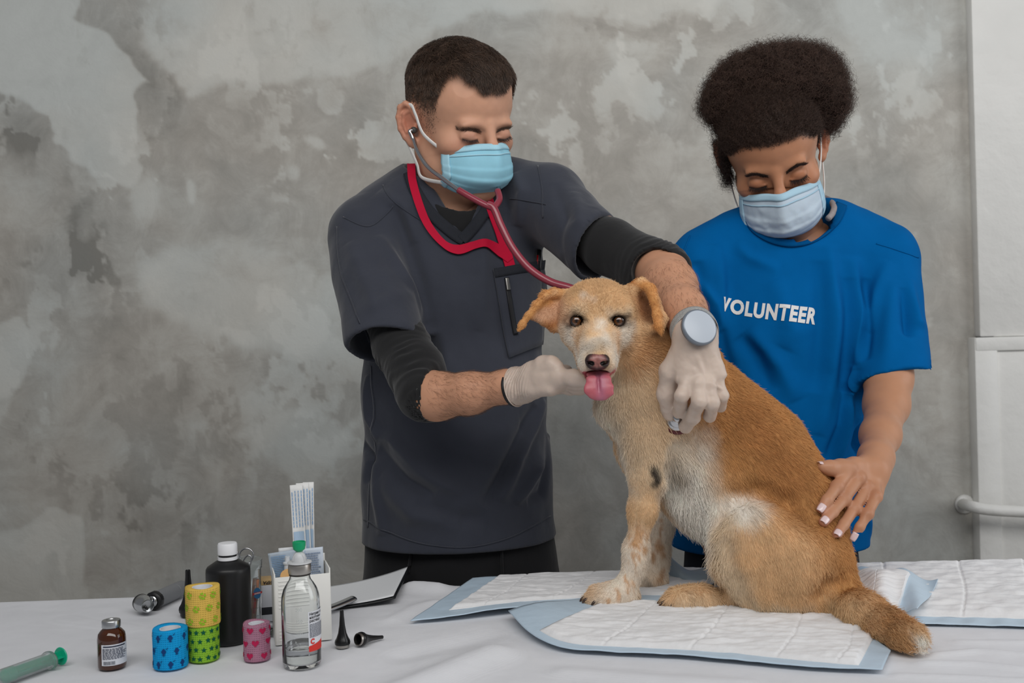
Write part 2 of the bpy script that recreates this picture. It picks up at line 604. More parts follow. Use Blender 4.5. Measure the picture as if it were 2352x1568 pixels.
def vgrad(vol, P, e=0.004):
    g = np.stack([vol.sample(P + np.eye(3)[i] * e) - vol.sample(P - np.eye(3)[i] * e) for i in range(3)], 1)
    return nrm(g)

# ------------------------------------------------------------------ the room
WALL_Y = 2.60
def wall_paint():
    """where the paler trowelled plaster was left on the wall (photograph: patches with torn edges)"""
    x0, x1, z0, z1 = -2.6, 2.2, 0.0, 3.0
    nu, nv = 760, 470
    V, Fq = grid_mesh(lambda u, v: np.stack([x0 + (x1 - x0) * u, np.full_like(u, WALL_Y), z0 + (z1 - z0) * v], 1), nu, nv)
    # back to photograph-like coordinates on the wall plane (metres -> pixels at that depth), only as a drawing unit
    k = F_PX / WALL_Y
    X, Z = V[:, 0] * k, (V[:, 2] - CAM_Z) * k
    qx = X * cr - Z * sr + W_PX / 2; qy = H_PX / 2 - (X * sr + Z * cr)
    Q = np.stack([qx, qy], 1)
    wob = np.stack([fbm(V, 9, 3, 4), fbm(V, 9, 9, 4)], 1) * 22
    Q = Q + wob
    def inside(poly):
        poly = np.asarray(poly, float); n = len(poly)
        ins = np.zeros(len(Q), bool); d = np.full(len(Q), 1e9)
        for i in range(n):
            a, b = poly[i], poly[(i + 1) % n]
            c = (a[1] > Q[:, 1]) != (b[1] > Q[:, 1])
            xi = (b[0] - a[0]) * (Q[:, 1] - a[1]) / (b[1] - a[1] + 1e-9) + a[0]
            ins ^= c & (Q[:, 0] < xi)
            ba = b - a; t = np.clip(((Q - a) @ ba) / (ba @ ba), 0, 1)
            d = np.minimum(d, np.linalg.norm(Q - a - t[:, None] * ba, axis=1))
        return np.where(ins, d, -d)
    M = np.zeros(len(V))
    def patch(poly, amt, soft_in=25, soft_out=5, blot=0.0):
        nonlocal M
        s = inside(poly)
        w = smooth01(s, -soft_out, soft_in)
        if blot: w = w * np.clip(1 - blot + blot * 1.6 * (fbm(V, 6, 21, 4) * 0.5 + 0.5), 0, 1.3)
        M = M + amt * w
    def blob(cx, cy, rx, ry, amt, rot=0.0, p=1.0):
        nonlocal M
        a = math.radians(rot); dx, dy = Q[:, 0] - cx, Q[:, 1] - cy
        u, v = dx * math.cos(a) + dy * math.sin(a), -dx * math.sin(a) + dy * math.cos(a)
        M = M + amt * np.exp(-((u / rx) ** 2 + (v / ry) ** 2) ** p)
    # pale trowelled patches
    patch([(-300, -300), (300, -300), (180, 30), (250, 60), (330, 185), (292, 222), (330, 380), (310, 430), (210, 400), (120, 330), (90, 250), (0, 210), (-300, 230)], 0.55, 12, 3, 0.25)
    patch([(340, -300), (900, -300), (1700, -200), (1650, 60), (1120, 40), (905, 160), (560, 200), (430, 225), (380, 190), (330, 110)], 0.42, 30, 6, 0.5)
    patch([(290, 610), (380, 560), (560, 545), (740, 600), (830, 660), (780, 800), (600, 830), (520, 800), (430, 760), (300, 690)], 0.42, 40, 16, 0.6)
    patch([(540, 985), (640, 930), (760, 940), (830, 1000), (760, 1100), (690, 1140), (640, 1090), (570, 1040)], 0.40, 18, 6, 0.45)
    patch([(-100, 1240), (60, 1225), (130, 1180), (200, 1190), (215, 1260), (190, 1400), (-100, 1400)], 0.38, 10, 3, 0.45)
    patch([(-60, 800), (60, 720), (90, 790), (40, 900), (-10, 980), (-60, 960)], 0.36, 10, 3, 0.6)
    patch([(1180, 250), (1290, 260), (1350, 380), (1300, 400)], 0.18, 30, 14, 0.6)
    patch([(1900, -200), (2210, -200), (2200, 300), (2050, 260), (1950, 120)], 0.22, 80, 30, 0.6)
    blob(330, 190, 60, 120, -0.30, -30); blob(40, 300, 60, 55, -0.35, 20); blob(200, 575, 30, 90, -0.28)
    blob(330, 450, 26, 60, 0.40, 10, 2); blob(430, 440, 12, 34, 0.42, 8, 2); blob(210, 540, 22, 50, 0.35, 10, 2)
    blob(720, 330, 30, 16, 0.35, 30, 2); blob(660, 400, 14, 26, 0.3, -20, 2); blob(560, 775, 60, 16, 0.35, 25, 2)
    blob(1460, 90, 60, 40, 0.30, 20); blob(1440, 190, 18, 130, 0.18, -22, 2); blob(1230, 480, 120, 30, 0.12, 10)
    blob(1700, 60, 120, 40, -0.10, 10); blob(330, 1190, 60, 40, -0.22); blob(105, 1330, 26, 60, -0.22, 10); blob(2110, 330, 60, 20, 0.12, 0)
    blob(640, 100, 90, 30, 0.18, 10)
    # scuffs and torn scraps of plaster, crisp edged, gathered where the photograph shows them
    crisp = smooth01(fbm(V * np.array([1, 1, 0.75]), 13, 61, 5, 0.6), 0.22, 0.42); crisp2 = smooth01(fbm(V * np.array([1, 1, 0.7]), 15, 77, 5, 0.6), 0.25, 0.45)
    def gather(cx, cy, rx, ry, amt, f=crisp):
        nonlocal M
        M = M + amt * f * np.exp(-(((Q[:, 0] - cx) / rx) ** 2 + ((Q[:, 1] - cy) / ry) ** 2))
    for a in ((330, 420, 130, 140, 0.5), (720, 360, 110, 110, 0.45), (640, 740, 160, 120, 0.5), (690, 1000, 140, 130, 0.4), (60, 820, 110, 160, 0.45), (110, 1290, 160, 110, 0.4), (1250, 320, 120, 120, 0.35), (1450, 120, 160, 120, 0.35), (1980, 120, 260, 200, 0.35), (820, 330, 120, 100, 0.35), (560, 150, 160, 90, 0.35), (1650, 200, 300, 200, 0.2), (2100, 760, 100, 300, 0.2)): gather(*a)
    for a in ((40, 290, 110, 90, -0.5), (200, 600, 60, 130, -0.45), (340, 180, 60, 130, -0.4), (330, 1200, 130, 110, -0.4), (480, 900, 200, 160, -0.2), (150, 620, 160, 60, -0.3), (1400, 60, 200, 60, -0.2), (620, 60, 120, 60, -0.3), (120, 1000, 160, 120, -0.25)): gather(*a, crisp2)
    M = M + 0.07 + 0.14 * fbm(V * np.array([1, 1, 0.6]), 1.6, 40, 3)
    o = mesh_obj('wall_back', V, Fq[:, ::-1], None, attrs={'plaster': M}, smooth=False)
    tag(o, kind='structure')
    return o
wall = wall_paint()

def plaster_material():
    m = bpy.data.materials.new('rough_grey_plaster'); m.use_nodes = True
    nt = m.node_tree; n = nt.nodes; l = nt.links; b = n['Principled BSDF']
    b.inputs['Roughness'].default_value = 0.75; b.inputs['Specular IOR Level'].default_value = 0.25
    tc = n.new('ShaderNodeTexCoord'); at = n.new('ShaderNodeAttribute'); at.attribute_name = 'plaster'
    def noise(scale, detail=6, rough=0.6, stretch=None, dist=0.0):
        z = n.new('ShaderNodeTexNoise'); z.inputs['Scale'].default_value = scale; z.inputs['Detail'].default_value = detail
        z.inputs['Roughness'].default_value = rough; z.inputs['Distortion'].default_value = dist
        if stretch:
            mp = n.new('ShaderNodeMapping'); mp.inputs['Scale'].default_value = stretch
            l.new(tc.outputs['Object'], mp.inputs['Vector']); l.new(mp.outputs[0], z.inputs['Vector'])
        else: l.new(tc.outputs['Object'], z.inputs['Vector'])
        return z.outputs['Fac']
    def math_(op, a, bb):
        q = n.new('ShaderNodeMath'); q.operation = op
        for i, v in enumerate((a, bb)):
            if isinstance(v, (int, float)): q.inputs[i].default_value = v
            else: l.new(v, q.inputs[i])
        return q.outputs[0]
    torn = math_('MULTIPLY', math_('SUBTRACT', noise(9, 10, 0.72, None, 0.9), 0.5), 0.75)
    soft = math_('MULTIPLY', math_('SUBTRACT', noise(2.2, 6, 0.62, None, 1.4), 0.5), 0.75)
    strk = math_('MULTIPLY', math_('SUBTRACT', noise(6.0, 6, 0.7, (2.2, 1, 0.6), 0.8), 0.5), 0.14)
    diag = math_('MULTIPLY', math_('SUBTRACT', noise(9.0, 7, 0.7, (0.6, 1, 1.8), 2.0), 0.5), 0.16)
    v = math_('ADD', math_('ADD', at.outputs['Fac'], torn), math_('ADD', soft, math_('ADD', strk, diag)))
    rp = n.new('ShaderNodeValToRGB'); r = rp.color_ramp
    r.elements[0].position = 0.0; r.elements[0].color = c4(144, 141, 135)
    r.elements[1].position = 1.0; r.elements[1].color = c4(214, 214, 209)
    for p, c in ((0.20, c4(164, 161, 155)), (0.36, c4(178, 175, 169)), (0.47, c4(190, 188, 182)), (0.62, c4(201, 201, 196))):
        e = r.elements.new(p); e.color = c
    mr = n.new('ShaderNodeMapRange'); mr.inputs[1].default_value = -0.38; mr.inputs[2].default_value = 0.80
    l.new(v, mr.inputs[0]); l.new(mr.outputs[0], rp.inputs['Fac'])
    # dark stains and pores
    st = n.new('ShaderNodeValToRGB'); st.color_ramp.elements[0].position = 0.60; st.color_ramp.elements[1].position = 0.78
    st.color_ramp.elements[0].color = (1, 1, 1, 1); st.color_ramp.elements[1].color = (0.80, 0.79, 0.77, 1)
    l.new(noise(7.5, 9, 0.74, (1, 1, 0.7)), st.inputs['Fac'])
    mx = n.new('ShaderNodeMix'); mx.data_type = 'RGBA'; mx.blend_type = 'MULTIPLY'; mx.inputs[0].default_value = 1.0
    l.new(rp.outputs[0], mx.inputs[6]); l.new(st.outputs[0], mx.inputs[7])
    # cool/warm drift
    dr = n.new('ShaderNodeValToRGB'); dr.color_ramp.elements[0].color = (1.02, 1.0, 0.975, 1); dr.color_ramp.elements[1].color = (0.96, 0.995, 1.01, 1)
    dr.color_ramp.elements[0].position = 0.4; dr.color_ramp.elements[1].position = 0.6
    l.new(noise(2.2, 3, 0.5), dr.inputs['Fac'])
    m2 = n.new('ShaderNodeMix'); m2.data_type = 'RGBA'; m2.blend_type = 'MULTIPLY'; m2.inputs[0].default_value = 1.0
    l.new(mx.outputs[2], m2.inputs[6]); l.new(dr.outputs[0], m2.inputs[7])
    l.new(m2.outputs[2], b.inputs['Base Color'])
    bp = n.new('ShaderNodeBump'); bp.inputs['Strength'].default_value = 0.35; bp.inputs['Distance'].default_value = 0.004
    l.new(math_('ADD', noise(30, 8, 0.65), math_('MULTIPLY', torn, 1.5)), bp.inputs['Height']); l.new(bp.outputs[0], b.inputs['Normal'])
    return m
wall.data.materials.append(plaster_material())

m_floor = mat('worn_grey_floor', c4(120, 116, 110), 0.5, noise=0.15, noise_scale=6)
tag(mesh_obj('floor', *box((0, 0.6, -0.02), (7, 5.2, 0.04)), m_floor, smooth=False), kind='structure')

# painted column beside the window: thick white paint, plain above, framed panel below
m_paint = mat('lumpy_white_paint', c4(234, 233, 229), 0.42, noise=0.03, noise_scale=9, bump=0.4, bump_scale=28, bump_dist=0.006)
col_x = U(2226, 300, WALL_Y)[0]
zb = U(2232, 775, WALL_Y - 0.04)[2]
tag(mesh_obj('wall_right', *box((col_x + 0.5, WALL_Y - 0.005, 1.5 + zb / 2), (1.0, 0.050, 3.0 - zb), bevel=0.006), m_paint, smooth=True, split_angle=40), kind='structure')
low = thing('trim_1', None, None, (0, 0, 0)); low['kind'] = 'structure'
xl = U(2244, 900, WALL_Y - 0.04)[0]
mesh_obj('panel_backing', *box((xl + 0.5, WALL_Y - 0.004, zb / 2), (0.998, 0.050, zb - 0.001), bevel=0.004), m_paint, low, split_angle=40)
mesh_obj('stile', *box((xl + 0.028, WALL_Y - 0.010, zb / 2), (0.060, 0.056, zb), bevel=0.005), m_paint, low, split_angle=40)
mesh_obj('rail', *box((xl + 0.50, WALL_Y - 0.011, zb - 0.018), (1.0, 0.058, 0.036), bevel=0.005), m_paint, low, split_angle=40)
# heating pipe leaving the wall and running in front of the column
pp = [U(2213, 1157, WALL_Y + 0.01), U(2216, 1158, WALL_Y - 0.05), U(2232, 1163, WALL_Y - 0.105), U(2270, 1170, WALL_Y - 0.115), U(2352, 1175, WALL_Y - 0.115), U(2600, 1186, WALL_Y - 0.115)]
pipe = thing('wall_pipe', 'white painted pipe coming out of the grey wall beside the column', 'pipe', U(2216, 1158, WALL_Y))
mesh_obj('pipe', *tube(catmull(pp, 8), 0.0145, 14), m_paint, pipe)
V, Fc = lathe([(0.014, 0), (0.024, 0), (0.026, 0.004), (0.022, 0.010), (0.014, 0.012)], 20, False, False)
mesh_obj('collar', xf(V, rot=frame_from((0, -1, 0)), loc=U(2214, 1157, WALL_Y + 0.001)), Fc, m_paint, pipe)
# ------------------------------------------------------------------ table, cloth, pads
def build_table():
    L0, R0 = T(0, 1373), T(2352, 1292)
    ang = math.atan2(R0[1] - L0[1], R0[0] - L0[0]); ca, sa = math.cos(ang), math.sin(ang)
    ex, ey = np.array([ca, sa, 0]), np.array([-sa, ca, 0])           # along the back edge, away from the lens
    mid = (L0 + R0) / 2; X0, X1, D = -1.25, 1.30, 0.86
    t = thing('table', 'long table covered by the white cloth', 'table', (mid[0], mid[1] - D / 2, 0))
    mw = mat('pale_wood', c4(190, 165, 130), 0.5)
    def bx(nm, u0, u1, v0, v1, z0, z1, m=mw):
        c = mid + ex * (u0 + u1) / 2 - ey * (v0 + v1) / 2
        mesh_obj(nm, *box((c[0], c[1], (z0 + z1) / 2), (u1 - u0, v1 - v0, z1 - z0), ang, 0.003), m, t, split_angle=40)
    bx('table_top', X0 + 0.006, X1 - 0.006, 0.006, D - 0.006, TABLE_Z - 0.040, TABLE_Z - 0.0065)
    for u in (X0 + 0.06, X1 - 0.06):
        for v in (0.06, D - 0.06): bx('leg', u - 0.025, u + 0.025, v - 0.025, v + 0.025, 0.0, TABLE_Z - 0.040)
    # cloth: one sheet over the top and down the sides
    drop = 0.42
    def sheet(n, a, b):
        """arc-length coordinate s -> (position along axis clamped to a..b, fall)"""
        return n
    us = np.concatenate([np.linspace(X0 - drop, X0 - 0.012, 14), np.linspace(X0 - 0.006, X0 + 0.02, 5), np.linspace(X0 + 0.03, X1 - 0.03, 330), np.linspace(X1 - 0.02, X1 + 0.006, 5), np.linspace(X1 + 0.012, X1 + drop, 14)])
    vs = np.concatenate([np.linspace(-drop, -0.012, 16), np.linspace(-0.008, 0.012, 7), np.linspace(0.016, D - 0.02, 170), np.linspace(D - 0.01, D + 0.008, 5), np.linspace(D + 0.012, D + drop, 14)])
    uu, vv = np.meshgrid(us, vs, indexing='ij'); u, v = uu.ravel(), vv.ravel()
    ou = np.maximum(np.maximum(X0 - u, u - X1), 0); ov = np.maximum(np.maximum(-v, v - D), 0)
    fall = np.sqrt(ou ** 2 + ov ** 2)
    uc, vc = np.clip(u, X0, X1), np.clip(v, 0, D)
    flare = 0.035 * np.minimum(fall / 0.3, 1)
    nrmv = np.stack([np.sign(u - uc) * (ou > 0), np.sign(v - vc) * (ov > 0)], 1); nl = np.linalg.norm(nrmv, axis=1); nl[nl == 0] = 1; nrmv = nrmv / nl[:, None]
    P = mid[None] + ex[None] * (uc + nrmv[:, 0] * flare)[:, None] - ey[None] * (vc + nrmv[:, 1] * flare)[:, None]
    top = fall <= 0
    # soft rounding at the edge
    e = np.minimum(np.minimum(uc - X0, X1 - uc), np.minimum(vc, D - vc))
    z = TABLE_Z - 0.0015 - fall - 0.004 * np.exp(-(np.maximum(e, 0) / 0.010) ** 2)
    z = z - 0.0011 * (fbm(P * np.array([1.0, 2.2, 1]), 7, 3, 3) * 0.5 + 0.5)
    # long soft folds of the cloth where nothing stands on it
    def ridge(pts, w, a):
        nonlocal z
        Q = np.array([T(*p)[:2] for p in pts]); d = np.full(len(P), 9.0)
        for i in range(len(Q) - 1):
            ba = Q[i + 1] - Q[i]; tt = np.clip((P[:, :2] - Q[i]) @ ba / (ba @ ba), 0, 1); d = np.minimum(d, np.linalg.norm(P[:, :2] - Q[i] - tt[:, None] * ba, axis=1))
        z = z + np.where(top, a * np.exp(-(d / w) ** 2), 0)
    ridge([(1130, 1500), (1020, 1545), (900, 1595)], 0.026, 0.0110); ridge([(1120, 1455), (1040, 1475), (930, 1500)], 0.022, -0.0045)
    ridge([(950, 1345), (1000, 1350)], 0.020, 0.010); ridge([(900, 1420), (960, 1390), (1000, 1380)], 0.012, 0.004)
    ridge([(2150, 1500), (2250, 1490), (2352, 1500)], 0.006, 0.003); ridge([(2120, 1520), (2250, 1522), (2352, 1535)], 0.007, 0.0035); ridge([(2060, 1548), (2200, 1552), (2352, 1560)], 0.006, 0.003); ridge([(2200, 1470), (2352, 1472)], 0.006, 0.0025)
    ridge([(1300, 1540), (1500, 1556), (1700, 1566)], 0.016, 0.0035); ridge([(150, 1420), (300, 1440)], 0.02, 0.0015)
    hang = fall > 0
    wv = 0.020 * np.sin(uc * 21 + 1.3 * np.sin(uc * 5)) * np.clip(fall / 0.25, 0, 1)
    P = P - ey[None] * (wv * nrmv[:, 1])[:, None]; wu = 0.020 * np.sin(vc * 19) * np.clip(fall / 0.25, 0, 1); P = P + ex[None] * (wu * nrmv[:, 0])[:, None]
    P[:, 2] = z
    i = np.arange(len(u)).reshape(len(us), len(vs)); Fq = np.stack([i[:-1, :-1], i[1:, :-1], i[1:, 1:], i[:-1, 1:]], -1).reshape(-1, 4)
    n_ = vert_normals(P, Fq)
    if n_[top, 2].mean() < 0: Fq = Fq[:, ::-1]; n_ = -n_
    m_cloth = mat('white_cotton_cloth', c4(230, 231, 235), 0.9, spec=0.1, noise=0.02, noise_scale=30, bump=0.35, bump_scale=26, bump_dist=0.004, weave=0.25, weave_scale=420)
    V2, F2 = solidify(P, Fq, 0.0022, n_)
    tag(mesh_obj('tablecloth', V2, F2, m_cloth), 'plain off-white cotton tablecloth spread over the long table', 'tablecloth')
build_table()

m_core = mat('absorbent_white', c4(240, 240, 241), 0.95, spec=0.1, noise=0.02, noise_scale=80, bump=0.5, bump_scale=90, bump_dist=0.0025)
m_film = mat('pale_blue_film', c4(198, 218, 234), 0.45, spec=0.4, bump=0.5, bump_scale=60, bump_dist=0.002)
def resample(path, n):
    c = catmull(np.array(path, float), 12); d = np.concatenate([[0], np.cumsum(np.linalg.norm(np.diff(c, axis=0), axis=1))]); t = np.linspace(0, d[-1], n)
    return np.stack([np.interp(t, d, c[:, k]) for k in range(c.shape[1])], 1)
def build_pad(label, front, back, mu0, mu1, mv0, mv1, lift=None, seed=1, creases=(0.25, 0.5, 0.75), base=0.0005, thick=0.0042):
    """absorbent pad: blue film with the white core laid on it; front/back = pixel paths along its two long edges"""
    nu, nv = 150, 60
    Fp = np.array([T(*p) for p in resample(front, nu)]); Bp = np.array([T(*p) for p in resample(back, nu)])
    def pos(u, v):
        k = u * (nu - 1); i = np.clip(np.floor(k).astype(int), 0, nu - 2); f = (k - i)[:, None]
        a = Fp[i] * (1 - f) + Fp[i + 1] * f; b = Bp[i] * (1 - f) + Bp[i + 1] * f
        P = a * (1 - v)[:, None] + b * v[:, None]
        z = base + (lift(u, v) if lift else 0)
        P[:, 2] = TABLE_Z + z
        return P
    c = pos(np.array([0.5]), np.array([0.5]))[0]
    root = thing('absorbent_pad', label, 'pad', (c[0], c[1], TABLE_Z), 'absorbent pads on the table')
    V, Fq = grid_mesh(pos, nu, nv); V[:, 2] += 0.0006 * fbm(V, 40, seed, 2)
    N = vert_normals(V, Fq)
    if N[:, 2].mean() < 0: Fq = Fq[:, ::-1]; N = -N
    mesh_obj('backing_film', *solidify(V + N * 0.0012, Fq, 0.0010, N), m_film, root)
    def core(u, v):
        uu, vv = mu0 + (1 - mu0 - mu1) * u, mv0 + (1 - mv0 - mv1) * v
        P = pos(uu, vv)
        e = np.minimum(np.minimum(u, 1 - u) * 3, np.minimum(v, 1 - v))
        h = thick * smooth01(e, 0, 0.05)
        for q in creases: h = h - thick * 0.36 * np.exp(-((u - q - 0.012 * np.sin(v * 5)) / 0.004) ** 2)
        h = h + 0.0019 * fbm(P * np.array([1.0, 1.0, 1]) @ np.array([[0.9, -0.5, 0], [2.2, 2.6, 0], [0, 0, 1]]), 30, seed, 3) * smooth01(e, 0, 0.08)
        P[:, 2] += 0.0014 + np.maximum(h, 0.0002)
        return P
    Vc, Fc = grid_mesh(core, 220, 80); Nc = vert_normals(Vc, Fc)
    if Nc[:, 2].mean() < 0: Fc = Fc[:, ::-1]
    mesh_obj('absorbent_core', *solidify(Vc, Fc, 0.0008, np.tile([0, 0, 1.0], (len(Vc), 1))), m_core, root)
    return root
build_pad('absorbent pad with blue border under the dog\'s front paws',
          [(943, 1431), (1040, 1424), (1160, 1412), (1280, 1398), (1400, 1386), (1560, 1388)], [(1086, 1332), (1180, 1326), (1300, 1321), (1430, 1317), (1560, 1312), (1700, 1310)],
          0.10, 0.0, 0.16, 0.02, lambda u, v: 0.002 + 0.006 * np.exp(-((u - 0.35) / 0.2) ** 2) * np.exp(-(v / 0.25) ** 2), 3, (0.14, 0.42, 0.70))
build_pad('long absorbent pad lying nearest the lens under the dog\'s hind foot',
          [(1168, 1424), (1215, 1466), (1290, 1496), (1420, 1506), (1560, 1513), (1700, 1525), (1850, 1539), (2027, 1548)], [(1335, 1386), (1420, 1389), (1540, 1391), (1640, 1393), (1740, 1396), (1840, 1404), (1940, 1430), (2046, 1502)],
          0.085, 0.065, 0.075, 0.0, lambda u, v: 0.0035 + 0.010 * np.exp(-(u / 0.10) ** 2) * np.exp(-((v - 0.3) / 0.5) ** 2), 5, (0.20, 0.47, 0.74, 0.93))
build_pad('quilted absorbent pad at the table edge beside the white column',
          [(1900, 1434), (2000, 1436), (2120, 1437), (2240, 1440), (2352, 1444), (2520, 1450)], [(1900, 1302), (2000, 1299), (2120, 1297), (2240, 1294), (2352, 1291), (2520, 1288)],
          0.0, 0.0, 0.09, 0.0, lambda u, v: 0.0015 + 0.0015 * np.sin(u * 60) * np.sin(v * 30) * 0.5, 8, (0.22, 0.50, 0.74), thick=0.006)
build_pad('small crumpled pad corner lying behind the dog\'s tail',
          [(1930, 1390), (1990, 1402), (2050, 1420), (2108, 1435)], [(1930, 1338), (2000, 1331), (2070, 1338), (2156, 1356)],
          0.0, 0.26, 0.02, 0.17, lambda u, v: 0.014 + 0.016 * np.exp(-(((u - 0.55) / 0.16) ** 2 + ((v - 0.6) / 0.3) ** 2)) + 0.0045 * np.sin(u * 14 + v * 5), 11, (0.55,))
def film_flap():
    top = [(1500, 1300), (1528, 1262), (1546, 1284), (1575, 1306), (1600, 1308), (1640, 1296), (1700, 1300)]
    bot = [(1500, 1330), (1535, 1325), (1550, 1332), (1580, 1338), (1605, 1340), (1640, 1338), (1700, 1335)]
    A = resample(top, 40); B = resample(bot, 40)
    Pb = np.array([T(*p, 0.004) for p in B]); Pt = np.array([U(p[0], p[1], q[1] + 0.025) for p, q in zip(A, Pb)])
    Pt[:, 2] = np.maximum(Pt[:, 2], TABLE_Z + 0.006)
    V, Fq = grid_mesh(lambda u, v: Pb[(u * 39).round().astype(int)] * (1 - v)[:, None] + Pt[(u * 39).round().astype(int)] * v[:, None] + np.stack([0 * u, -0.006 * np.sin(v * 3.1), 0 * u], 1), 40, 10)
    V = V + 0.0016 * np.stack([fbm(V, 60, 1, 2), fbm(V, 60, 2, 2), 0 * V[:, 0]], 1)
    o = mesh_obj('film_sheet', *solidify(V, Fq, 0.0008), mat('thin_blue_film', c4(196, 214, 226), 0.4, spec=0.4, trans=0.25, alpha=0.9))
    tag(o, 'thin bluish plastic film edge standing up behind the dog\'s front legs', 'plastic film')
film_flap()
# ------------------------------------------------------------------ people: shared builders
class Deform:
    """carries seams, pockets and print along when folds are pressed into a garment"""
    def __init__(s, V0, V1):
        from mathutils import kdtree
        s.d = V1 - V0; s.t = kdtree.KDTree(len(V0))
        for i, v in enumerate(V0): s.t.insert(v, i)
        s.t.balance()
    def __call__(s, P):
        out = np.array(P, float)
        for i, p in enumerate(P):
            q = s.t.find_n(p, 5); w = np.array([1 / (r[2] + 1e-4) for r in q]); out[i] += (s.d[[r[1] for r in q]] * w[:, None]).sum(0) / w.sum()
        return out

def ribbon(vol, path, hw, y0, y1, thick=0.002, lift=0.001, n=8, m=5, closed=False, hws=None, post=None):
    """flat band laid on a volume along a pixel path (hw = half width in px)"""
    c = catmull(np.array(path, float), n, closed)
    t = nrm(np.gradient(c, axis=0)); nr = np.stack([-t[:, 1], t[:, 0]], 1)
    w = np.full(len(c), hw) if hws is None else np.interp(np.linspace(0, 1, len(c)), np.linspace(0, 1, len(hws)), hws)
    q = np.concatenate([(c + nr * (w * s)[:, None])[:, None] for s in np.linspace(-1, 1, m)], 1).reshape(-1, 2)
    P = cast(vol, q, y0, y1)
    # smooth depth jumps
    G = vgrad(vol, P)
    if post is not None: P = post(P)
    P = P + G * (lift + thick)
    i = np.arange(len(c) * m).reshape(len(c), m)
    Fq = np.stack([i[:-1, :-1], i[1:, :-1], i[1:, 1:], i[:-1, 1:]], -1).reshape(-1, 4)
    N = vert_normals(P, Fq)
    if (N * G).sum() < 0: Fq = Fq[:, ::-1]
    return solidify(P, Fq, thick, G)

def layer_like(vol):
    v = Vol.__new__(Vol); v.lo, v.h, v.n, v.ax = vol.lo, vol.h, vol.n, vol.ax
    v.D = np.full(vol.n, 0.2, np.float32)
    return v

def blend(vol, other, k=0.0):
    A, B = vol.D, other.D
    if k:
        hh = np.maximum(k - np.abs(A - B), 0) / k
        vol.D = np.minimum(A, B) - hh * hh * k * 0.25
    else: vol.D = np.minimum(A, B)

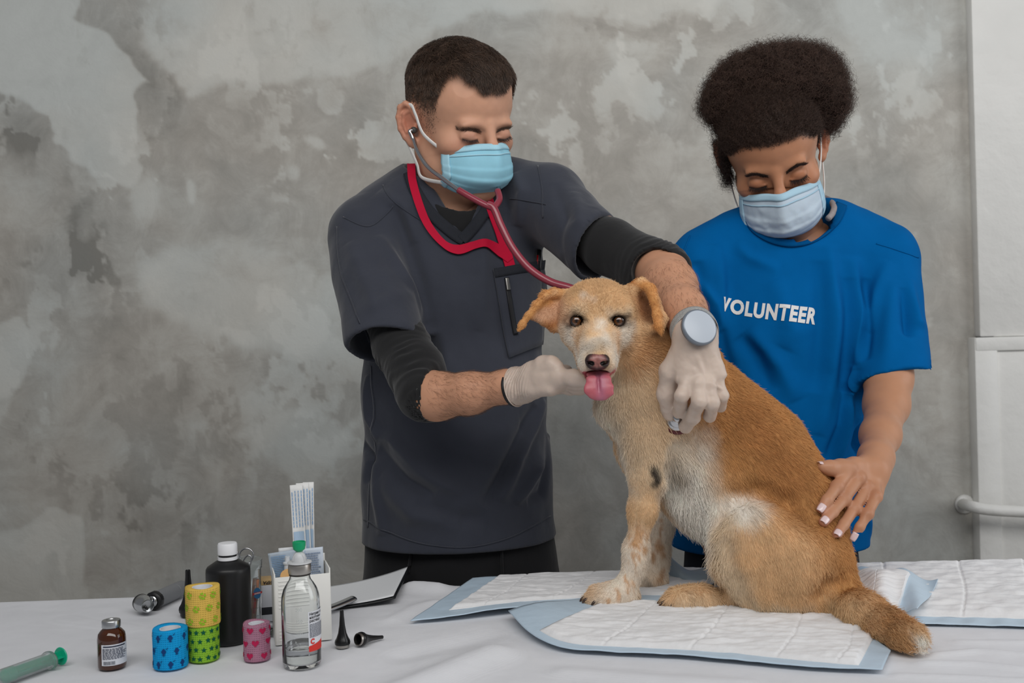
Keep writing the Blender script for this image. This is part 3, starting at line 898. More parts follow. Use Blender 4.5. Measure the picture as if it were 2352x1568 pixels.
class Head:
    """adult head in its own frame: x = the person's left, y = up, z = forward, origin between the ears at eye height"""
    def __init__(s, yaw, pitch, roll, anchor_local, anchor_world, scale=1.0):
        th, ph, ro = map(math.radians, (yaw, pitch, roll))
        f = np.array([math.sin(th) * math.cos(ph), -math.cos(th) * math.cos(ph), -math.sin(ph)])
        l = np.array([math.cos(th), math.sin(th), 0.0])
        u = np.cross(f, l); u = u if u[2] > 0 else -u
        l2 = l * math.cos(ro) + u * math.sin(ro); u2 = -l * math.sin(ro) + u * math.cos(ro)
        s.R = np.stack([l2, u2, f], 1); s.s = scale
        s.O = np.asarray(anchor_world) - s.R @ (np.asarray(anchor_local) * scale)
    def w(s, p):
        p = np.asarray(p, float)
        return s.O + (s.R @ (p * s.s).T).T if p.ndim > 1 else s.O + s.R @ (p * s.s)
    def loc(s, P): return (np.asarray(P) - s.O) @ s.R / s.s
    def build(s, h=0.0017, female=False, neck_to=None, neck_r=0.055, chin=1.0):
        lo = s.O - 0.165; hi = s.O + 0.165
        if neck_to is not None: lo = np.minimum(lo, neck_to - 0.09); hi = np.maximum(hi, neck_to + 0.07)
        v = Vol(lo, hi, h); sc = s.s
        E = lambda c, r, k=0.012, op='u', R=None: v.put(p_ell(s.w(c), np.array(r) * sc, s.R if R is None else s.R @ R), k, op)
        Cp = lambda a, b, ra, rb, k=0.01, op='u': v.put(p_cap(s.w(a), s.w(b), ra * sc, rb * sc), k, op)
        jw = 0.92 if female else 1.0
        E((0, 0.036, -0.014), (0.0755, 0.088, 0.098), 0)
        E((0, 0.048, 0.030), (0.063, 0.058, 0.052), 0.03)
        E((0, -0.036, 0.024), (0.060 * jw, 0.076 * chin, 0.060), 0.03)
        for q in (-1, 1):
            Cp((q * 0.054 * jw, -0.045, -0.008), (q * 0.046 * jw, -0.078 * chin, 0.020), 0.016, 0.016, 0.03)
            Cp((q * 0.046 * jw, -0.078 * chin, 0.020), (q * 0.012, -0.104 * chin, 0.072), 0.016, 0.014, 0.025)
            E((q * 0.044, -0.022, 0.053), (0.021, 0.016, 0.020), 0.022)
            E((q * 0.028, 0.0125 if not female else 0.017, 0.0790), (0.019, 0.0075, 0.0095 if not female else 0.007), 0.014)
        E((0, -0.104 * chin, 0.074), (0.021, 0.016, 0.016), 0.018)
        E((0, -0.068, 0.083), (0.024, 0.015, 0.013), 0.012)
        for q in (-1, 1):
            E((q * 0.0325, -0.002, 0.098), (0.0175, 0.0125, 0.0170), 0.012, 's')
        Cp((0, 0.012, 0.084), (0, -0.022, 0.101), 0.0072, 0.0088, 0.010)
        Cp((0, -0.022, 0.101), (0, -0.040, 0.1085), 0.0090, 0.0108, 0.008)
        for q in (-1, 1): E((q * 0.0135, -0.0415, 0.097), (0.0090, 0.0082, 0.0105), 0.008)
        # lowered lids over the eyeballs
        for q in (-1, 1):
            E((q * 0.0325, -0.0030, 0.0742), (0.0142, 0.0112, 0.0120), 0.0035)
            Cp((q * 0.0205, -0.0080, 0.0835), (q * 0.0445, -0.0070, 0.0785), 0.0016, 0.0016, 0.0040)
        # ears
        for q in (-1, 1):
            A = nrm(np.array([q * 0.55, 0.0, -0.84]))       # direction the ear leans out and back
            B = np.array([0, 1.0, -0.12])
            c = np.array([q * 0.0735, -0.004, -0.016])
            pt = lambda a, b, o=0.0: c + A * a + B * b + np.array([q * 0.84, 0, 0.55]) * o
            helix = [pt(-0.002, 0.012, 0.002), pt(0.006, 0.029, 0.003), pt(0.016, 0.033, 0.003), pt(0.026, 0.026, 0.003), pt(0.0295, 0.010, 0.003), pt(0.026, -0.008, 0.003), pt(0.018, -0.020, 0.002), pt(0.008, -0.028, 0.0015)]
            for a, b in zip(helix[:-1], helix[1:]): Cp(a, b, 0.0042, 0.0042, 0.003)
            Rr = np.stack([A, nrm(B), np.cross(A, nrm(B))], 1)
            v.put(p_ell(s.w(pt(0.014, 0.004, -0.001)), np.array((0.0165, 0.030, 0.0042)) * sc, s.R @ Rr), 0.004)
            v.put(p_ell(s.w(pt(0.006, -0.027, 0.0)), np.array((0.008, 0.009, 0.0045)) * sc, s.R @ Rr), 0.005)
            v.put(p_ell(s.w(pt(0.010, -0.001, 0.0045)), np.array((0.0105, 0.0150, 0.0045)) * sc, s.R @ Rr), 0.003, 's')
            ah = [pt(0.010, 0.022, 0.003), pt(0.019, 0.016, 0.0035), pt(0.0205, 0.002, 0.0035), pt(0.015, -0.012, 0.003)]
            for a, b in zip(ah[:-1], ah[1:]): Cp(a, b, 0.0026, 0.0026, 0.003)
            E(pt(0.000, -0.004, 0.003), (0.004, 0.006, 0.004), 0.004)
        if neck_to is not None:
            v.put(p_cap(s.w((0, -0.045, -0.026)), neck_to, neck_r, neck_r * 1.08), 0.03)
        return v

def head_colors(hd, V, base, red, dark_brow, lash, female=False, lid=None):
    q = hd.loc(V); col = np.tile(base, (len(V), 1)); 
    def g(c, r, colr, amt):
        nonlocal col
        d = (((q - np.asarray(c)) / np.asarray(r)) ** 2).sum(1); w = np.exp(-d)[:, None] * amt
        col = col * (1 - w) + colr * w
    for s in (-1, 1):
        g((s * 0.045, -0.03, 0.07), (0.025, 0.02, 0.03), red, 0.35)
        g((s * 0.085, 0.0, -0.02), (0.02, 0.03, 0.03), red, 0.75)
        g((s * 0.033, -0.004, 0.088), (0.018, 0.011, 0.02), lid if lid is not None else red * 0.8, 0.55)
        g((s * 0.030, -0.016, 0.085), (0.016, 0.006, 0.02), red * 0.82, 0.35)
    g((0, -0.035, 0.108), (0.014, 0.02, 0.02), red, 0.45)
    return q, col

def brow_strands(hd, vol, female, colr, seed=1, n=420):
    r = np.random.default_rng(seed); out = []
    for s in (-1, 1):
        t = r.random(n)
        if female:
            x = 0.013 + 0.031 * t; y = 0.0075 + 0.011 * np.sin(t * 2.2) - 0.003 * t ** 2; hw = 0.0030 * (1 - 0.65 * t)
        else:
            x = 0.013 + 0.035 * t; y = 0.0030 + 0.0050 * np.sin(t * 2.2) - 0.002 * t ** 2; hw = 0.0036 * (1 - 0.55 * t)
        y = y + hw * (r.random(n) * 2 - 1)
        p = np.stack([s * x, y, np.full(n, 0.13)], 1)
        W = hd.w(p); f = -hd.R[:, 2]
        for _ in range(60):
            dd = vol.sample(W); W = W + f * np.clip(dd, -0.002, 0.01)[:, None] * 0.8
        Nn = vgrad(vol, W)
        d = hd.R @ np.array([s * 1.0, 0.35 if True else 0, -0.2]); d = d[None] + 0.25 * r.normal(size=(n, 3))
        d = nrm(d - Nn * (d * Nn).sum(1, keepdims=True))
        L = (0.0055 + 0.003 * r.random(n))[:, None]
        out.append(np.stack([W, W + d * L * 0.5 + Nn * 0.0012, W + d * L + Nn * 0.0010], 1))
    return np.concatenate(out)

def lash_strands(hd, vol, n=70, length=0.007, seed=2, y=-0.0090):
    r = np.random.default_rng(seed); out = []
    for s in (-1, 1):
        t = np.linspace(0, 1, n)
        x = 0.0195 + 0.026 * t; yy = y - 0.0022 * np.sin(t * math.pi) + 0.002 * t
        W = hd.w(np.stack([s * x, yy, np.full(n, 0.12)], 1)); f = -hd.R[:, 2]
        for _ in range(60):
            W = W + f * np.clip(vol.sample(W), -0.002, 0.01)[:, None] * 0.8
        d = hd.R @ np.array([[s * (-0.3 + 0.9 * q), -0.75, 0.75] for q in t]).T
        d = nrm(d.T + 0.12 * r.normal(size=(n, 3)))
        L = length * (0.7 + 0.5 * r.random(n))[:, None]
        out.append(np.stack([W, W + d * L * 0.6, W + d * L + hd.R[:, 1] * 0.0012], 1))
    return np.concatenate(out)

def face_mask(hd, parent, name_label, m_mask, m_edge, m_loop, tilt=0.0, widen=1.0, drop=0.0, crumple=0.0, seed=1, loops=(1, -1), dy=0.0, loop_x=1.0, flat=0.0):
    """pleated surgical mask: a curved sheet from cheek to cheek, nose bridge to under the chin"""
    r = np.random.default_rng(seed)
    def surf(u, v):
        a = (u * 2 - 1)                                    # -1 .. 1 person's right .. left
        ph = a * math.radians(70)
        yt = -0.012 - 0.020 * np.abs(a) ** 1.6; yb = -0.120 + 0.018 * np.abs(a) ** 2.0 - drop
        y = yt * (1 - v) + yb * v
        bul = np.sin(np.clip(v, 0, 1) * math.pi) ** 0.7
        ax = (0.0655 + 0.005 * bul) * widen
        zt = 0.018; zf = 0.098 - flat + 0.023 * bul - 0.020 * smooth01(v, 0.62, 1.0)
        nose = np.exp(-(a / 0.20) ** 2) * (1 - v) ** 1.5 * 0.012
        x = ax * np.sin(ph); z = zt + (zf - zt) * np.cos(ph) ** 0.85 + nose
        # pleats: three soft steps that open towards the middle
        for pv in (0.36, 0.55, 0.74):
            z = z + 0.0022 * np.tanh((v - pv - 0.04 * np.cos(ph)) / 0.018) * (0.3 + 0.7 * np.abs(a)) * (1 - 0.3 * np.abs(a))
        P = np.stack([x, y, z], 1)
        if crumple:
            P[:, 2] += crumple * (fbm(P * np.array([1, 1.0, 1]), 36, seed, 3)) * np.sin(np.clip(v, 0, 1) * math.pi)
        P[:, 1] += tilt * a - dy
        return hd.w(P)
    nu, nv = 61, 45
    V, Fq = grid_mesh(surf, nu, nv)
    N = vert_normals(V, Fq)
    if (N @ hd.R[:, 2]).sum() < 0: Fq = Fq[:, ::-1]; N = -N
    root = thing('face_mask', name_label, 'face mask', V.mean(0))
    V2, F2 = solidify(V, Fq, 0.0012, N)
    mesh_obj('mask_sheet', V2, F2, m_mask, root)
    # folded top band, bottom band and side bands
    def strip(us, vs, off=0.0007, nm='edge_band'):
        q = surf(us.ravel(), vs.ravel()).reshape(us.shape + (3,))
        i = np.arange(us.size).reshape(us.shape)
        Fs = np.stack([i[:-1, :-1], i[1:, :-1], i[1:, 1:], i[:-1, 1:]], -1).reshape(-1, 4)
        Pq = q.reshape(-1, 3); n_ = vert_normals(Pq, Fs)
        if (n_ @ hd.R[:, 2]).sum() < 0: n_ = -n_; Fs = Fs[:, ::-1]
        A, B = solidify(Pq + n_ * (off + 0.0008), Fs, 0.0014, n_)
        mesh_obj(nm, A, B, m_edge, root)
    u, v = np.meshgrid(np.linspace(0.0, 1.0, 61), np.linspace(-0.004, 0.085, 4), indexing='ij'); strip(u, v)
    u, v = np.meshgrid(np.linspace(0.0, 1.0, 61), np.linspace(0.145, 0.165, 3), indexing='ij'); strip(u, v, 0.0004, 'stitch_line')
    u, v = np.meshgrid(np.linspace(0.0, 1.0, 61), np.linspace(0.94, 1.003, 4), indexing='ij'); strip(u, v)
    for a0, a1 in ((-0.004, 0.075), (0.925, 1.004)):
        u, v = np.meshgrid(np.linspace(a0, a1, 5), np.linspace(0.0, 1.0, 41), indexing='ij'); strip(u, v)
    # ear loops
    for s in loops:
        c0 = surf(np.array([0.5 + s * 0.47]), np.array([0.04]))[0]; c1 = surf(np.array([0.5 + s * 0.47]), np.array([0.90]))[0]
        L = lambda x, y, z: hd.w((s * x * loop_x, y, z))
        path = [c0, L(0.0765, -0.012, 0.016), L(0.0815, 0.016, -0.004), L(0.0820, 0.028, -0.020), L(0.0840, 0.014, -0.040), L(0.0825, -0.018, -0.040), L(0.0800, -0.040, -0.020), L(0.0775, -0.062, 0.000), L(0.0735, -0.082, 0.012), c1]
        c = catmull(path, 8)
        mesh_obj('ear_loop', *tube(c, 1, 8, flat=(0.0034, 0.0012), up=np.tile(hd.R[:, 1] * 0.6 + hd.R[:, 2] * 0.5, (len(c), 1))), m_loop, root)
    return root, surf

def scalp_points(hd, V, Fq, N, wfun, n, seed):
    q = hd.loc(V); w = wfun(q)
    tri, bc = sample_surface(V, Fq, n, w, seed)
    return interp(V, tri, bc), nrm(interp(N, tri, bc))

def finger(vol, pts, r0, r1, k=0.004):
    rad = np.linspace(r0, r1, len(pts))
    for i in range(len(pts) - 1): vol.put(p_cap(pts[i], pts[i + 1], rad[i], rad[i + 1]), k)
# ------------------------------------------------------------------ the dog
HP = 1.27 / F_PX
def Hd(x, y, z=0.0):
    """dog-head drawing: offsets (in px of the head's own scale) from the point between the eyes; z towards the nose"""
    return U(1372 + x, 738 - y, 1.275 - z * HP)

def build_dog():
    dog = thing('dog', 'tan and cream short-haired dog sitting on the absorbent pads, tongue out', 'dog', T(1620, 1400))
    lo = np.array([-0.01, 1.04, TABLE_Z - 0.004]); hi = np.array([0.55, 1.52, 1.31])
    vol = Vol(lo, hi, 0.0027)
    e = vol.put
    S = np.array([0, 1.0, 0])                     # lateral axis of the body
    def sec(a, b, ra, rb, k=0.05, side=(0, 1, 0)):
        """body section between two (px,py,Y) points; r = (lateral metres, in-plane px)"""
        e(p_ecap(U(*a), U(*b), (ra[0], px(ra[1], a[2])), (rb[0], px(rb[1], b[2])), side), k)
    # trunk: neck, shoulders, rib cage, loin, rump
    sec((1475, 790, 1.352), (1520, 865, 1.370), (0.050, 84), (0.060, 108), 0.0)
    sec((1520, 860, 1.365), (1590, 975, 1.385), (0.060, 112), (0.074, 140), 0.05)
    sec((1590, 975, 1.385), (1700, 1075, 1.378), (0.074, 140), (0.078, 152), 0.05)
    sec((1700, 1075, 1.378), (1788, 1180, 1.365), (0.078, 146), (0.074, 130), 0.05)
    sec((1788, 1180, 1.365), (1846, 1300, 1.350), (0.072, 122), (0.076, 104), 0.05)
    # brisket / chest front
    e(p_ell(U(1492, 980, 1.375), (px(68, 1.37), 0.056, px(115, 1.37)), frame_from((0.25, 0, 1), (1, 0, 0))), 0.04)
    e(p_ell(U(1558, 1115, 1.390), (px(50, 1.37), 0.040, px(80, 1.37)), frame_from((-0.4, 0, 1))), 0.04)
    e(p_ell(U(1640, 1165, 1.375), (px(60, 1.37), 0.046, px(44, 1.37))), 0.04)
    e(p_ell(U(1432, 935, 1.352), (px(62, 1.35), 0.044, px(50, 1.35))), 0.03)
    # near shoulder blade and upper arm
    e(p_ell(U(1530, 960, 1.325), (px(65, 1.32), 0.032, px(110, 1.32)), frame_from((0.30, 0, 1))), 0.04)
    limb(vol, [U(1535, 930, 1.325), U(1497, 1010, 1.318), U(1488, 1085, 1.320), U(1476, 1170, 1.328), U(1462, 1260, 1.336), U(1454, 1312, 1.340), U(1436, 1350, 1.340), U(1412, 1380, 1.334)],
         [0.044, 0.034, 0.0235, 0.0165, 0.0122, 0.0110, 0.0120, 0.0125], 0.016)
    e(p_ell(U(1516, 1078, 1.312), (0.013, 0.014, 0.020)), 0.014)             # elbow
    e(p_ell(U(1460, 1275, 1.337), (0.0135, 0.0135, 0.020)), 0.015)           # carpus
    # near paw: four toes
    def paw(px_, py_, dirv, latv, s=1.0, h=0.011):
        c = T(px_, py_); dirv = nrm(dirv); latv = nrm(latv)
        for i, o in enumerate((-1.5, -0.5, 0.5, 1.5)):
            rr = (0.0092, 0.0108, 0.0108, 0.0092)[i] * s
            reach = (0.012, 0.020, 0.020, 0.012)[i] * s
            b0 = c + latv * o * 0.0098 * s + np.array([0, 0, rr + 0.001])
            e(p_cap(b0 - dirv * 0.022 * s + [0, 0, 0.007 * s], b0 + dirv * reach * 0.4 + [0, 0, 0.004 * s], rr * 1.05, rr * 1.05), 0.010)
            e(p_cap(b0 + dirv * reach * 0.4 + [0, 0, 0.004 * s], b0 + dirv * reach + [0, 0, -0.0015], rr * 1.05, rr * 0.85), 0.004)
            toes.append((b0 + dirv * (reach + rr * 0.70) + [0, 0, -0.002], dirv, i))
        e(p_ell(c - dirv * 0.026 * s + [0, 0, 0.012 * s], (0.022 * s, 0.021 * s, 0.0125 * s)), 0.012)
    toes = []
    paw(1390, 1392, (-1, -0.28, 0), (-0.28, 1, 0), 1.0)
    # far foreleg
    limb(vol, [U(1545, 1060, 1.435), U(1528, 1140, 1.440), U(1520, 1210, 1.442), U(1512, 1270, 1.442), U(1500, 1310, 1.440), U(1478, 1344, 1.434)],
         [0.028, 0.0170, 0.0135, 0.0125, 0.0120, 0.0120], 0.022)
    e(p_ell(U(1524, 1292, 1.440), (0.007, 0.008, 0.012)), 0.008)
    paw(1462, 1352, (-1, -0.1, 0), (-0.1, 1, 0), 0.95)
    # near haunch: thigh, knee, shank along the table, foot
    e(p_ell(U(1814, 1282, 1.302), (px(142, 1.3), 0.066, px(116, 1.3)), frame_from((0.35, 0, 1))), 0.018)
    e(p_ell(U(1728, 1225, 1.288), (px(80, 1.3), 0.040, px(76, 1.3)), frame_from((0.6, 0, 1))), 0.022)
    limb(vol, [U(1715, 1205, 1.305), U(1715, 1285, 1.296), U(1755, 1348, 1.294), U(1800, 1370, 1.292)], [0.034, 0.034, 0.030, 0.022], 0.03)
    e(p_ell(U(1850, 1362, 1.305), (px(100, 1.3), 0.042, px(46, 1.3))), 0.03)
    limb(vol, [T(1790, 1398) + [0, 0, .02], T(1690, 1398) + [0, 0, .014], T(1622, 1400) + [0, 0, .0125], T(1580, 1401) + [0, 0, .011]], [0.019, 0.0130, 0.0120, 0.011], 0.012)
    paw(1570, 1401, (-1, -0.12, 0), (-0.12, 1, 0), 1.0)
    # far haunch and foot
    e(p_ell(U(1800, 1285, 1.410), (px(130, 1.4), 0.050, px(110, 1.4)), frame_from((0.35, 0, 1))), 0.035)
    limb(vol, [U(1790, 1340, 1.42), T(1755, 1368, 0.016), T(1690, 1368, 0.014)], [0.04, 0.020, 0.014], 0.02)
    TAIL = [U(1880, 1340, 1.335), U(1925, 1376, 1.265), U(1985, 1410, 1.215), U(2040, 1444, 1.165), U(2080, 1464, 1.125), U(2094, 1470, 1.112)]
    # tail curling round towards the lens
    limb(vol, TAIL,
         [0.036, 0.0235, 0.0210, 0.0190, 0.0150, 0.0125], 0.022)
    # ---- head
    def he(c, r, k=0.012, R=None, op='u'):
        e(p_ell(Hd(*c), np.array(r) * HP, R), k, op)
    # axes of p_ell are world x, y(depth), z(up)
    limb(vol, [Hd(20, -5, -85), U(1465, 800, 1.352)], [0.044, 0.050], 0.03)     # nape
    he((0, 12, -62), (93, 96, 84), 0.0)                       # cranium
    he((0, 34, -36), (78, 62, 58), 0.012)
    for s in (-1, 1):
        he((s * 44, 20, -6), (30, 30, 26), 0.016)               # brow
        he((s * 41, -24, -30), (40, 46, 44), 0.016)             # cheek
        he((s * 20, -62, 22), (25, 56, 31), 0.018)              # side of the muzzle
        he((s * 17, -100, 62), (19, 34, 19), 0.012)             # upper lip cushions
        he((s * 24, -88, 30), (15, 44, 25), 0.014)
    e(p_ecap(Hd(0, -8, 2), Hd(0, -70, 92), (34 * HP, 30 * HP), (25 * HP, 24 * HP), (1, 0, 0)), 0.014)   # bridge of the nose
    he((0, -92, 80), (34, 30, 26), 0.012)                       # muzzle end
    he((0, -118, 34), (28, 56, 17), 0.010)                      # lower jaw
    he((0, -128, 66), (20, 22, 10), 0.008)                      # chin
    he((0, -96, -26), (38, 46, 34), 0.02)
    # mouth slit: opening between lip and jaw
    he((0, -118, 82), (26, 30, 7), 0.004, None, 's')
    for s in (-1, 1):                                            # eye sockets
        e(p_ell(Hd(s * 48, 1, 22), np.array((18, 18, 14)) * HP), 0.007, 's')
    # left-hand ear (seen from inside, tip hanging out and down)
    def plate(a, b, ra, rb, side, k=0.006):
        e(p_ecap(a, b, ra, rb, side, cap=0.004), k)
    h = HP
    limb(vol, [Hd(-70, 62, -62), Hd(-98, 66, -56), Hd(-120, 60, -46), Hd(-140, 38, -40), Hd(-158, 14, -36), Hd(-172, -6, -34), Hd(-179, -19, -34)], [13 * h, 9 * h, 8 * h, 7.5 * h, 7 * h, 7 * h, 6.0 * h], 0.006)
    plate(Hd(-84, 26, -64), Hd(-112, 22, -58), (36 * h, 5 * h), (34 * h, 4.5 * h), (0.1, 0.25, 1), 0.008)
    plate(Hd(-112, 22, -58), Hd(-140, 16, -46), (34 * h, 4.5 * h), (12 * h, 4.5 * h), (0.3, 0.2, 1), 0.008)
    limb(vol, [Hd(-84, -8, -66), Hd(-100, -16, -60), Hd(-124, -2, -54), Hd(-146, 10, -44)], [8 * h, 7 * h, 5 * h, 5 * h], 0.006)
    # right-hand ear (folded forward, hollow towards the lens)
    limb(vol, [Hd(74, 72, -52), Hd(100, 88, -34), Hd(122, 76, -18), Hd(132, 48, -8), Hd(138, 14, 0), Hd(142, -8, 2), Hd(146, -26, 0)], [14 * h, 11 * h, 9 * h, 8 * h, 8 * h, 7 * h, 4.5 * h], 0.008)
    plate(Hd(126, 66, -26), Hd(150, 6, -12), (12 * h, 5 * h), (14 * h, 5 * h), (1, 0.5, 0.25), 0.008)
    plate(Hd(150, 6, -12), Hd(148, -22, -4), (13 * h, 5 * h), (4 * h, 4 * h), (1, 0.5, 0.25), 0.006)
    plate(Hd(104, 62, -62), Hd(112, 4, -56), (28 * h, 6 * h), (34 * h, 6 * h), (1, 0.1, 0), 0.012)
    limb(vol, [Hd(82, 66, -40), Hd(78, 30, -34), Hd(92, -6, -40), Hd(112, -20, -36), Hd(136, -14, -18)], [9 * h, 7 * h, 8 * h, 7 * h, 5 * h], 0.012)
    # fold lines of the coat: thigh against flank, elbow against chest
    for path, rr, off in (([(1632, 1250), (1648, 1190), (1690, 1138), (1750, 1128), (1810, 1150), (1850, 1190)], 0.008, 0.002), ([(1548, 1030), (1545, 1080), (1548, 1130)], 0.009, 0.001), ([(1668, 1250), (1690, 1330), (1716, 1385)], 0.005, 0.002), ([(1900, 1395), (1885, 1370), (1905, 1345), (1945, 1335)], 0.006, 0.001)):
        gp = cast(vol, path, 1.05, 1.5) + np.array([0, -off, 0])
        for a, b in zip(gp[:-1], gp[1:]):
            if a[1] < 1.48 and b[1] < 1.48: vol.put(p_cap(a, b, rr, rr), 0.016, 's')
    # table contact
    vol.cut((0, 0, TABLE_Z + 0.0025), (0, 0, -1))
    V, Fq = vol.mesh(2)
    N = vert_normals(V, Fq)

    # ---- coat colours (where the coat itself changes, plus the forehead groove's painted shade)
    tan, orange, deep = lin(222, 186, 144), lin(194, 142, 88), lin(160, 106, 60)
    cream, white, grey, dark = lin(226, 205, 176), lin(238, 232, 222), lin(150, 140, 128), lin(52, 40, 33)
    pink = lin(205, 140, 128)
    col = np.tile(tan, (len(V), 1))
    V3 = V + 0.006 * np.stack([fbm(V, 60, 1, 2), fbm(V, 60, 5, 2), fbm(V, 60, 8, 2)], 1)
    def paint(c, colr, r, soft=0.5, amt=1.0, P=None):
        nonlocal col
        r = np.atleast_1d(np.asarray(r, float)); r = r if len(r) == 3 else np.full(3, r[0])
        q = np.linalg.norm(((V3 if P is None else P) - np.asarray(c)) / r, axis=1)
        w = (1 - smooth01(q, 1 - soft, 1 + soft)) * amt
        col = col * (1 - w[:, None]) + colr * w[:, None]
    def stroke(pts, colr, r, soft=0.5, amt=1.0):
        nonlocal col
        d, t = poly_dist(V3, [np.asarray(p) for p in pts])
        w = (1 - smooth01(d / r, 1 - soft, 1 + soft)) * amt
        col = col * (1 - w[:, None]) + colr * w[:, None]
    # saddle: orange over back, rump, tail
    stroke([U(1600, 820, 1.36), U(1720, 900, 1.36), U(1800, 1000, 1.35), U(1850, 1110, 1.34), U(1900, 1230, 1.33), U(1930, 1330, 1.32)], orange, 0.085, 0.35)
    stroke([U(1680, 940, 1.32), U(1750, 1040, 1.31), U(1800, 1120, 1.31)], orange, 0.065, 0.4)
    stroke([U(1730, 960, 1.30), U(1790, 1050, 1.29), U(1850, 1150, 1.29)], deep, 0.030, 0.9, 0.55)
    stroke([U(1880, 1200, 1.27), U(1900, 1300, 1.27), U(1930, 1380, 1.27)], orange, 0.045, 0.6, 0.8)
    paint(U(1850, 1360, 1.27), orange, 0.045, 0.8, 0.55)
    # haunch lighter, knee white
    paint(U(1765, 1310, 1.25), lin(222, 184, 140), (0.066, 0.07, 0.062), 0.45, 0.95)
    paint(U(1692, 1168, 1.262), white, (0.032, 0.06, 0.018), 0.7, 0.9)
    stroke([U(1655, 1210, 1.27), U(1650, 1280, 1.27), U(1690, 1360, 1.27)], cream, 0.022, 0.7, 0.9)
    stroke([U(1740, 1400, 1.26), U(1850, 1412, 1.26)], cream, 0.014, 0.7, 0.85)
    # belly and chest
    stroke([U(1560, 1010, 1.325), U(1580, 1100, 1.33), U(1600, 1170, 1.33), U(1640, 1230, 1.33)], white, 0.040, 0.5, 0.95)
    stroke([U(1560, 1010, 1.40), U(1580, 1120, 1.40), U(1620, 1220, 1.40)], white, 0.05, 0.4, 0.95)
    stroke([U(1560, 1030, 1.315), U(1568, 1080, 1.32)], grey, 0.012, 0.7, 0.8)
    stroke([U(1375, 900, 1.33), U(1390, 950, 1.33), U(1420, 1010, 1.33), U(1440, 1080, 1.34)], white, 0.028, 0.8, 0.9)
    stroke([U(1430, 900, 1.31), U(1460, 960, 1.31), U(1480, 1040, 1.30)], cream, 0.045, 0.9, 0.75)
    stroke([U(1560, 840, 1.30), U(1580, 900, 1.31)], orange, 0.03, 0.8, 0.5)
    # forelegs: tan above, white with tan freckles below
    stroke([U(1462, 1255, 1.33), U(1450, 1320, 1.335), U(1400, 1390, 1.33)], white, 0.026, 0.7, 0.75)
    stroke([U(1520, 1190, 1.44), U(1510, 1290, 1.44), U(1470, 1345, 1.43)], white, 0.032, 0.35, 0.6)
    r2 = np.random.default_rng(11)
    for i in range(44):
        t = r2.random(); b = U(1470, 1215, 1.32) * (1 - t) + U(1425, 1375, 1.325) * t
        paint(b + (r2.random(3) - 0.5) * np.array([0.034, 0.01, 0.01]) - [0, 0.012, 0], lin(206, 164, 122), (0.0016 + 0.0025 * r2.random(), 0.02, 0.003 + 0.004 * r2.random()), 0.45, 0.85)
    for i in range(16):
        t = r2.random(); b = U(1520, 1190, 1.43) * (1 - t) + U(1495, 1330, 1.43) * t
        paint(b + (r2.random(3) - 0.5) * np.array([0.03, 0.01, 0.01]) - [0, 0.012, 0], lin(190, 148, 110), (0.003 + 0.002 * r2.random(), 0.02, 0.006), 0.5, 0.8)
    paint(U(1485, 1338, 1.425), dark, (0.010, 0.02, 0.007), 0.8, 0.75)
    paint(U(1508, 1088, 1.295), lin(60, 52, 46), (0.0090, 0.02, 0.0130), 0.35, 1.0)          # bare callus at the elbow
    paint(U(1520, 1075, 1.305), cream, (0.010, 0.02, 0.012), 0.6, 0.4)
    # feet
    stroke([T(1560, 1400, 0.012), T(1640, 1398, 0.014)], cream, 0.028, 0.6, 0.75)
    for p, dv, i in toes: paint(p - dv * 0.004, lin(120, 90, 66), 0.006, 0.6, 0.6)
    # tail: pale side band, white tip
    stroke([U(1915, 1395, 1.24), U(1990, 1430, 1.19)], lin(224, 194, 152), 0.016, 0.8, 0.8)
    stroke([U(1940, 1350, 1.26), U(2010, 1400, 1.20), U(2070, 1440, 1.13)], orange, 0.014, 0.7, 0.7)
    stroke([U(2010, 1455, 1.17), U(2075, 1480, 1.11)], orange, 0.016, 0.6, 0.6)
    paint(TAIL[-1] + [0.007, -0.012, 0.002], white, (0.0125, 0.014, 0.0125), 0.30, 1.0)
    # face
    paint(Hd(0, 60, -20), lin(200, 156, 108), (0.055, 0.06, 0.03), 0.8, 0.6)
    stroke([Hd(0, -14, 18), Hd(0, -50, 70), Hd(-2, -66, 96)], white, 0.0115, 0.7, 0.95)
    for s in (-1, 1):
        stroke([Hd(s * 24, 42, 8), Hd(s * 22, 12, 14)], white, 0.008, 0.8, 0.75)
        paint(Hd(s * 50, 24, 16), cream, (0.015, 0.02, 0.006), 0.8, 0.6)
        paint(Hd(s * 58, -30, 4), white, (0.014, 0.03, 0.017), 0.8, 0.8)
        paint(Hd(s * 36, -88, 55), white, (0.016, 0.03, 0.020), 0.7, 0.9)
        stroke([Hd(s * 34, -12, 20), Hd(s * 36, -45, 36), Hd(s * 34, -68, 50)], lin(212, 168, 122), 0.0080, 0.9, 0.75)
        paint(Hd(s * 48, 1, 18), dark, (0.0150, 0.02, 0.0115), 0.42, 1.0)                        # dark eye rims
        paint(Hd(s * 30, -3, 20), dark, (0.005, 0.02, 0.004), 0.7, 0.7)
    paint(Hd(0, -62, 96), lin(150, 138, 122), (0.012, 0.02, 0.008), 0.8, 0.7)
    stroke([Hd(0, 96, -40), Hd(0, 30, 2), Hd(0, 5, 10)], lin(172, 124, 82), 0.0035, 1.0, 0.5)  # shade of the forehead groove, painted as a darker midline
    paint(Hd(0, -94, 104), lin(40, 30, 28), (0.0105, 0.010, 0.0085), 0.3, 1.0)
    paint(Hd(0, -114, 104), lin(170, 160, 150), (0.017, 0.02, 0.005), 0.6, 0.7)
    # mouth lining
    paint(Hd(0, -119, 78), lin(150, 60, 66), (0.020, 0.02, 0.0050), 0.3, 1.0)
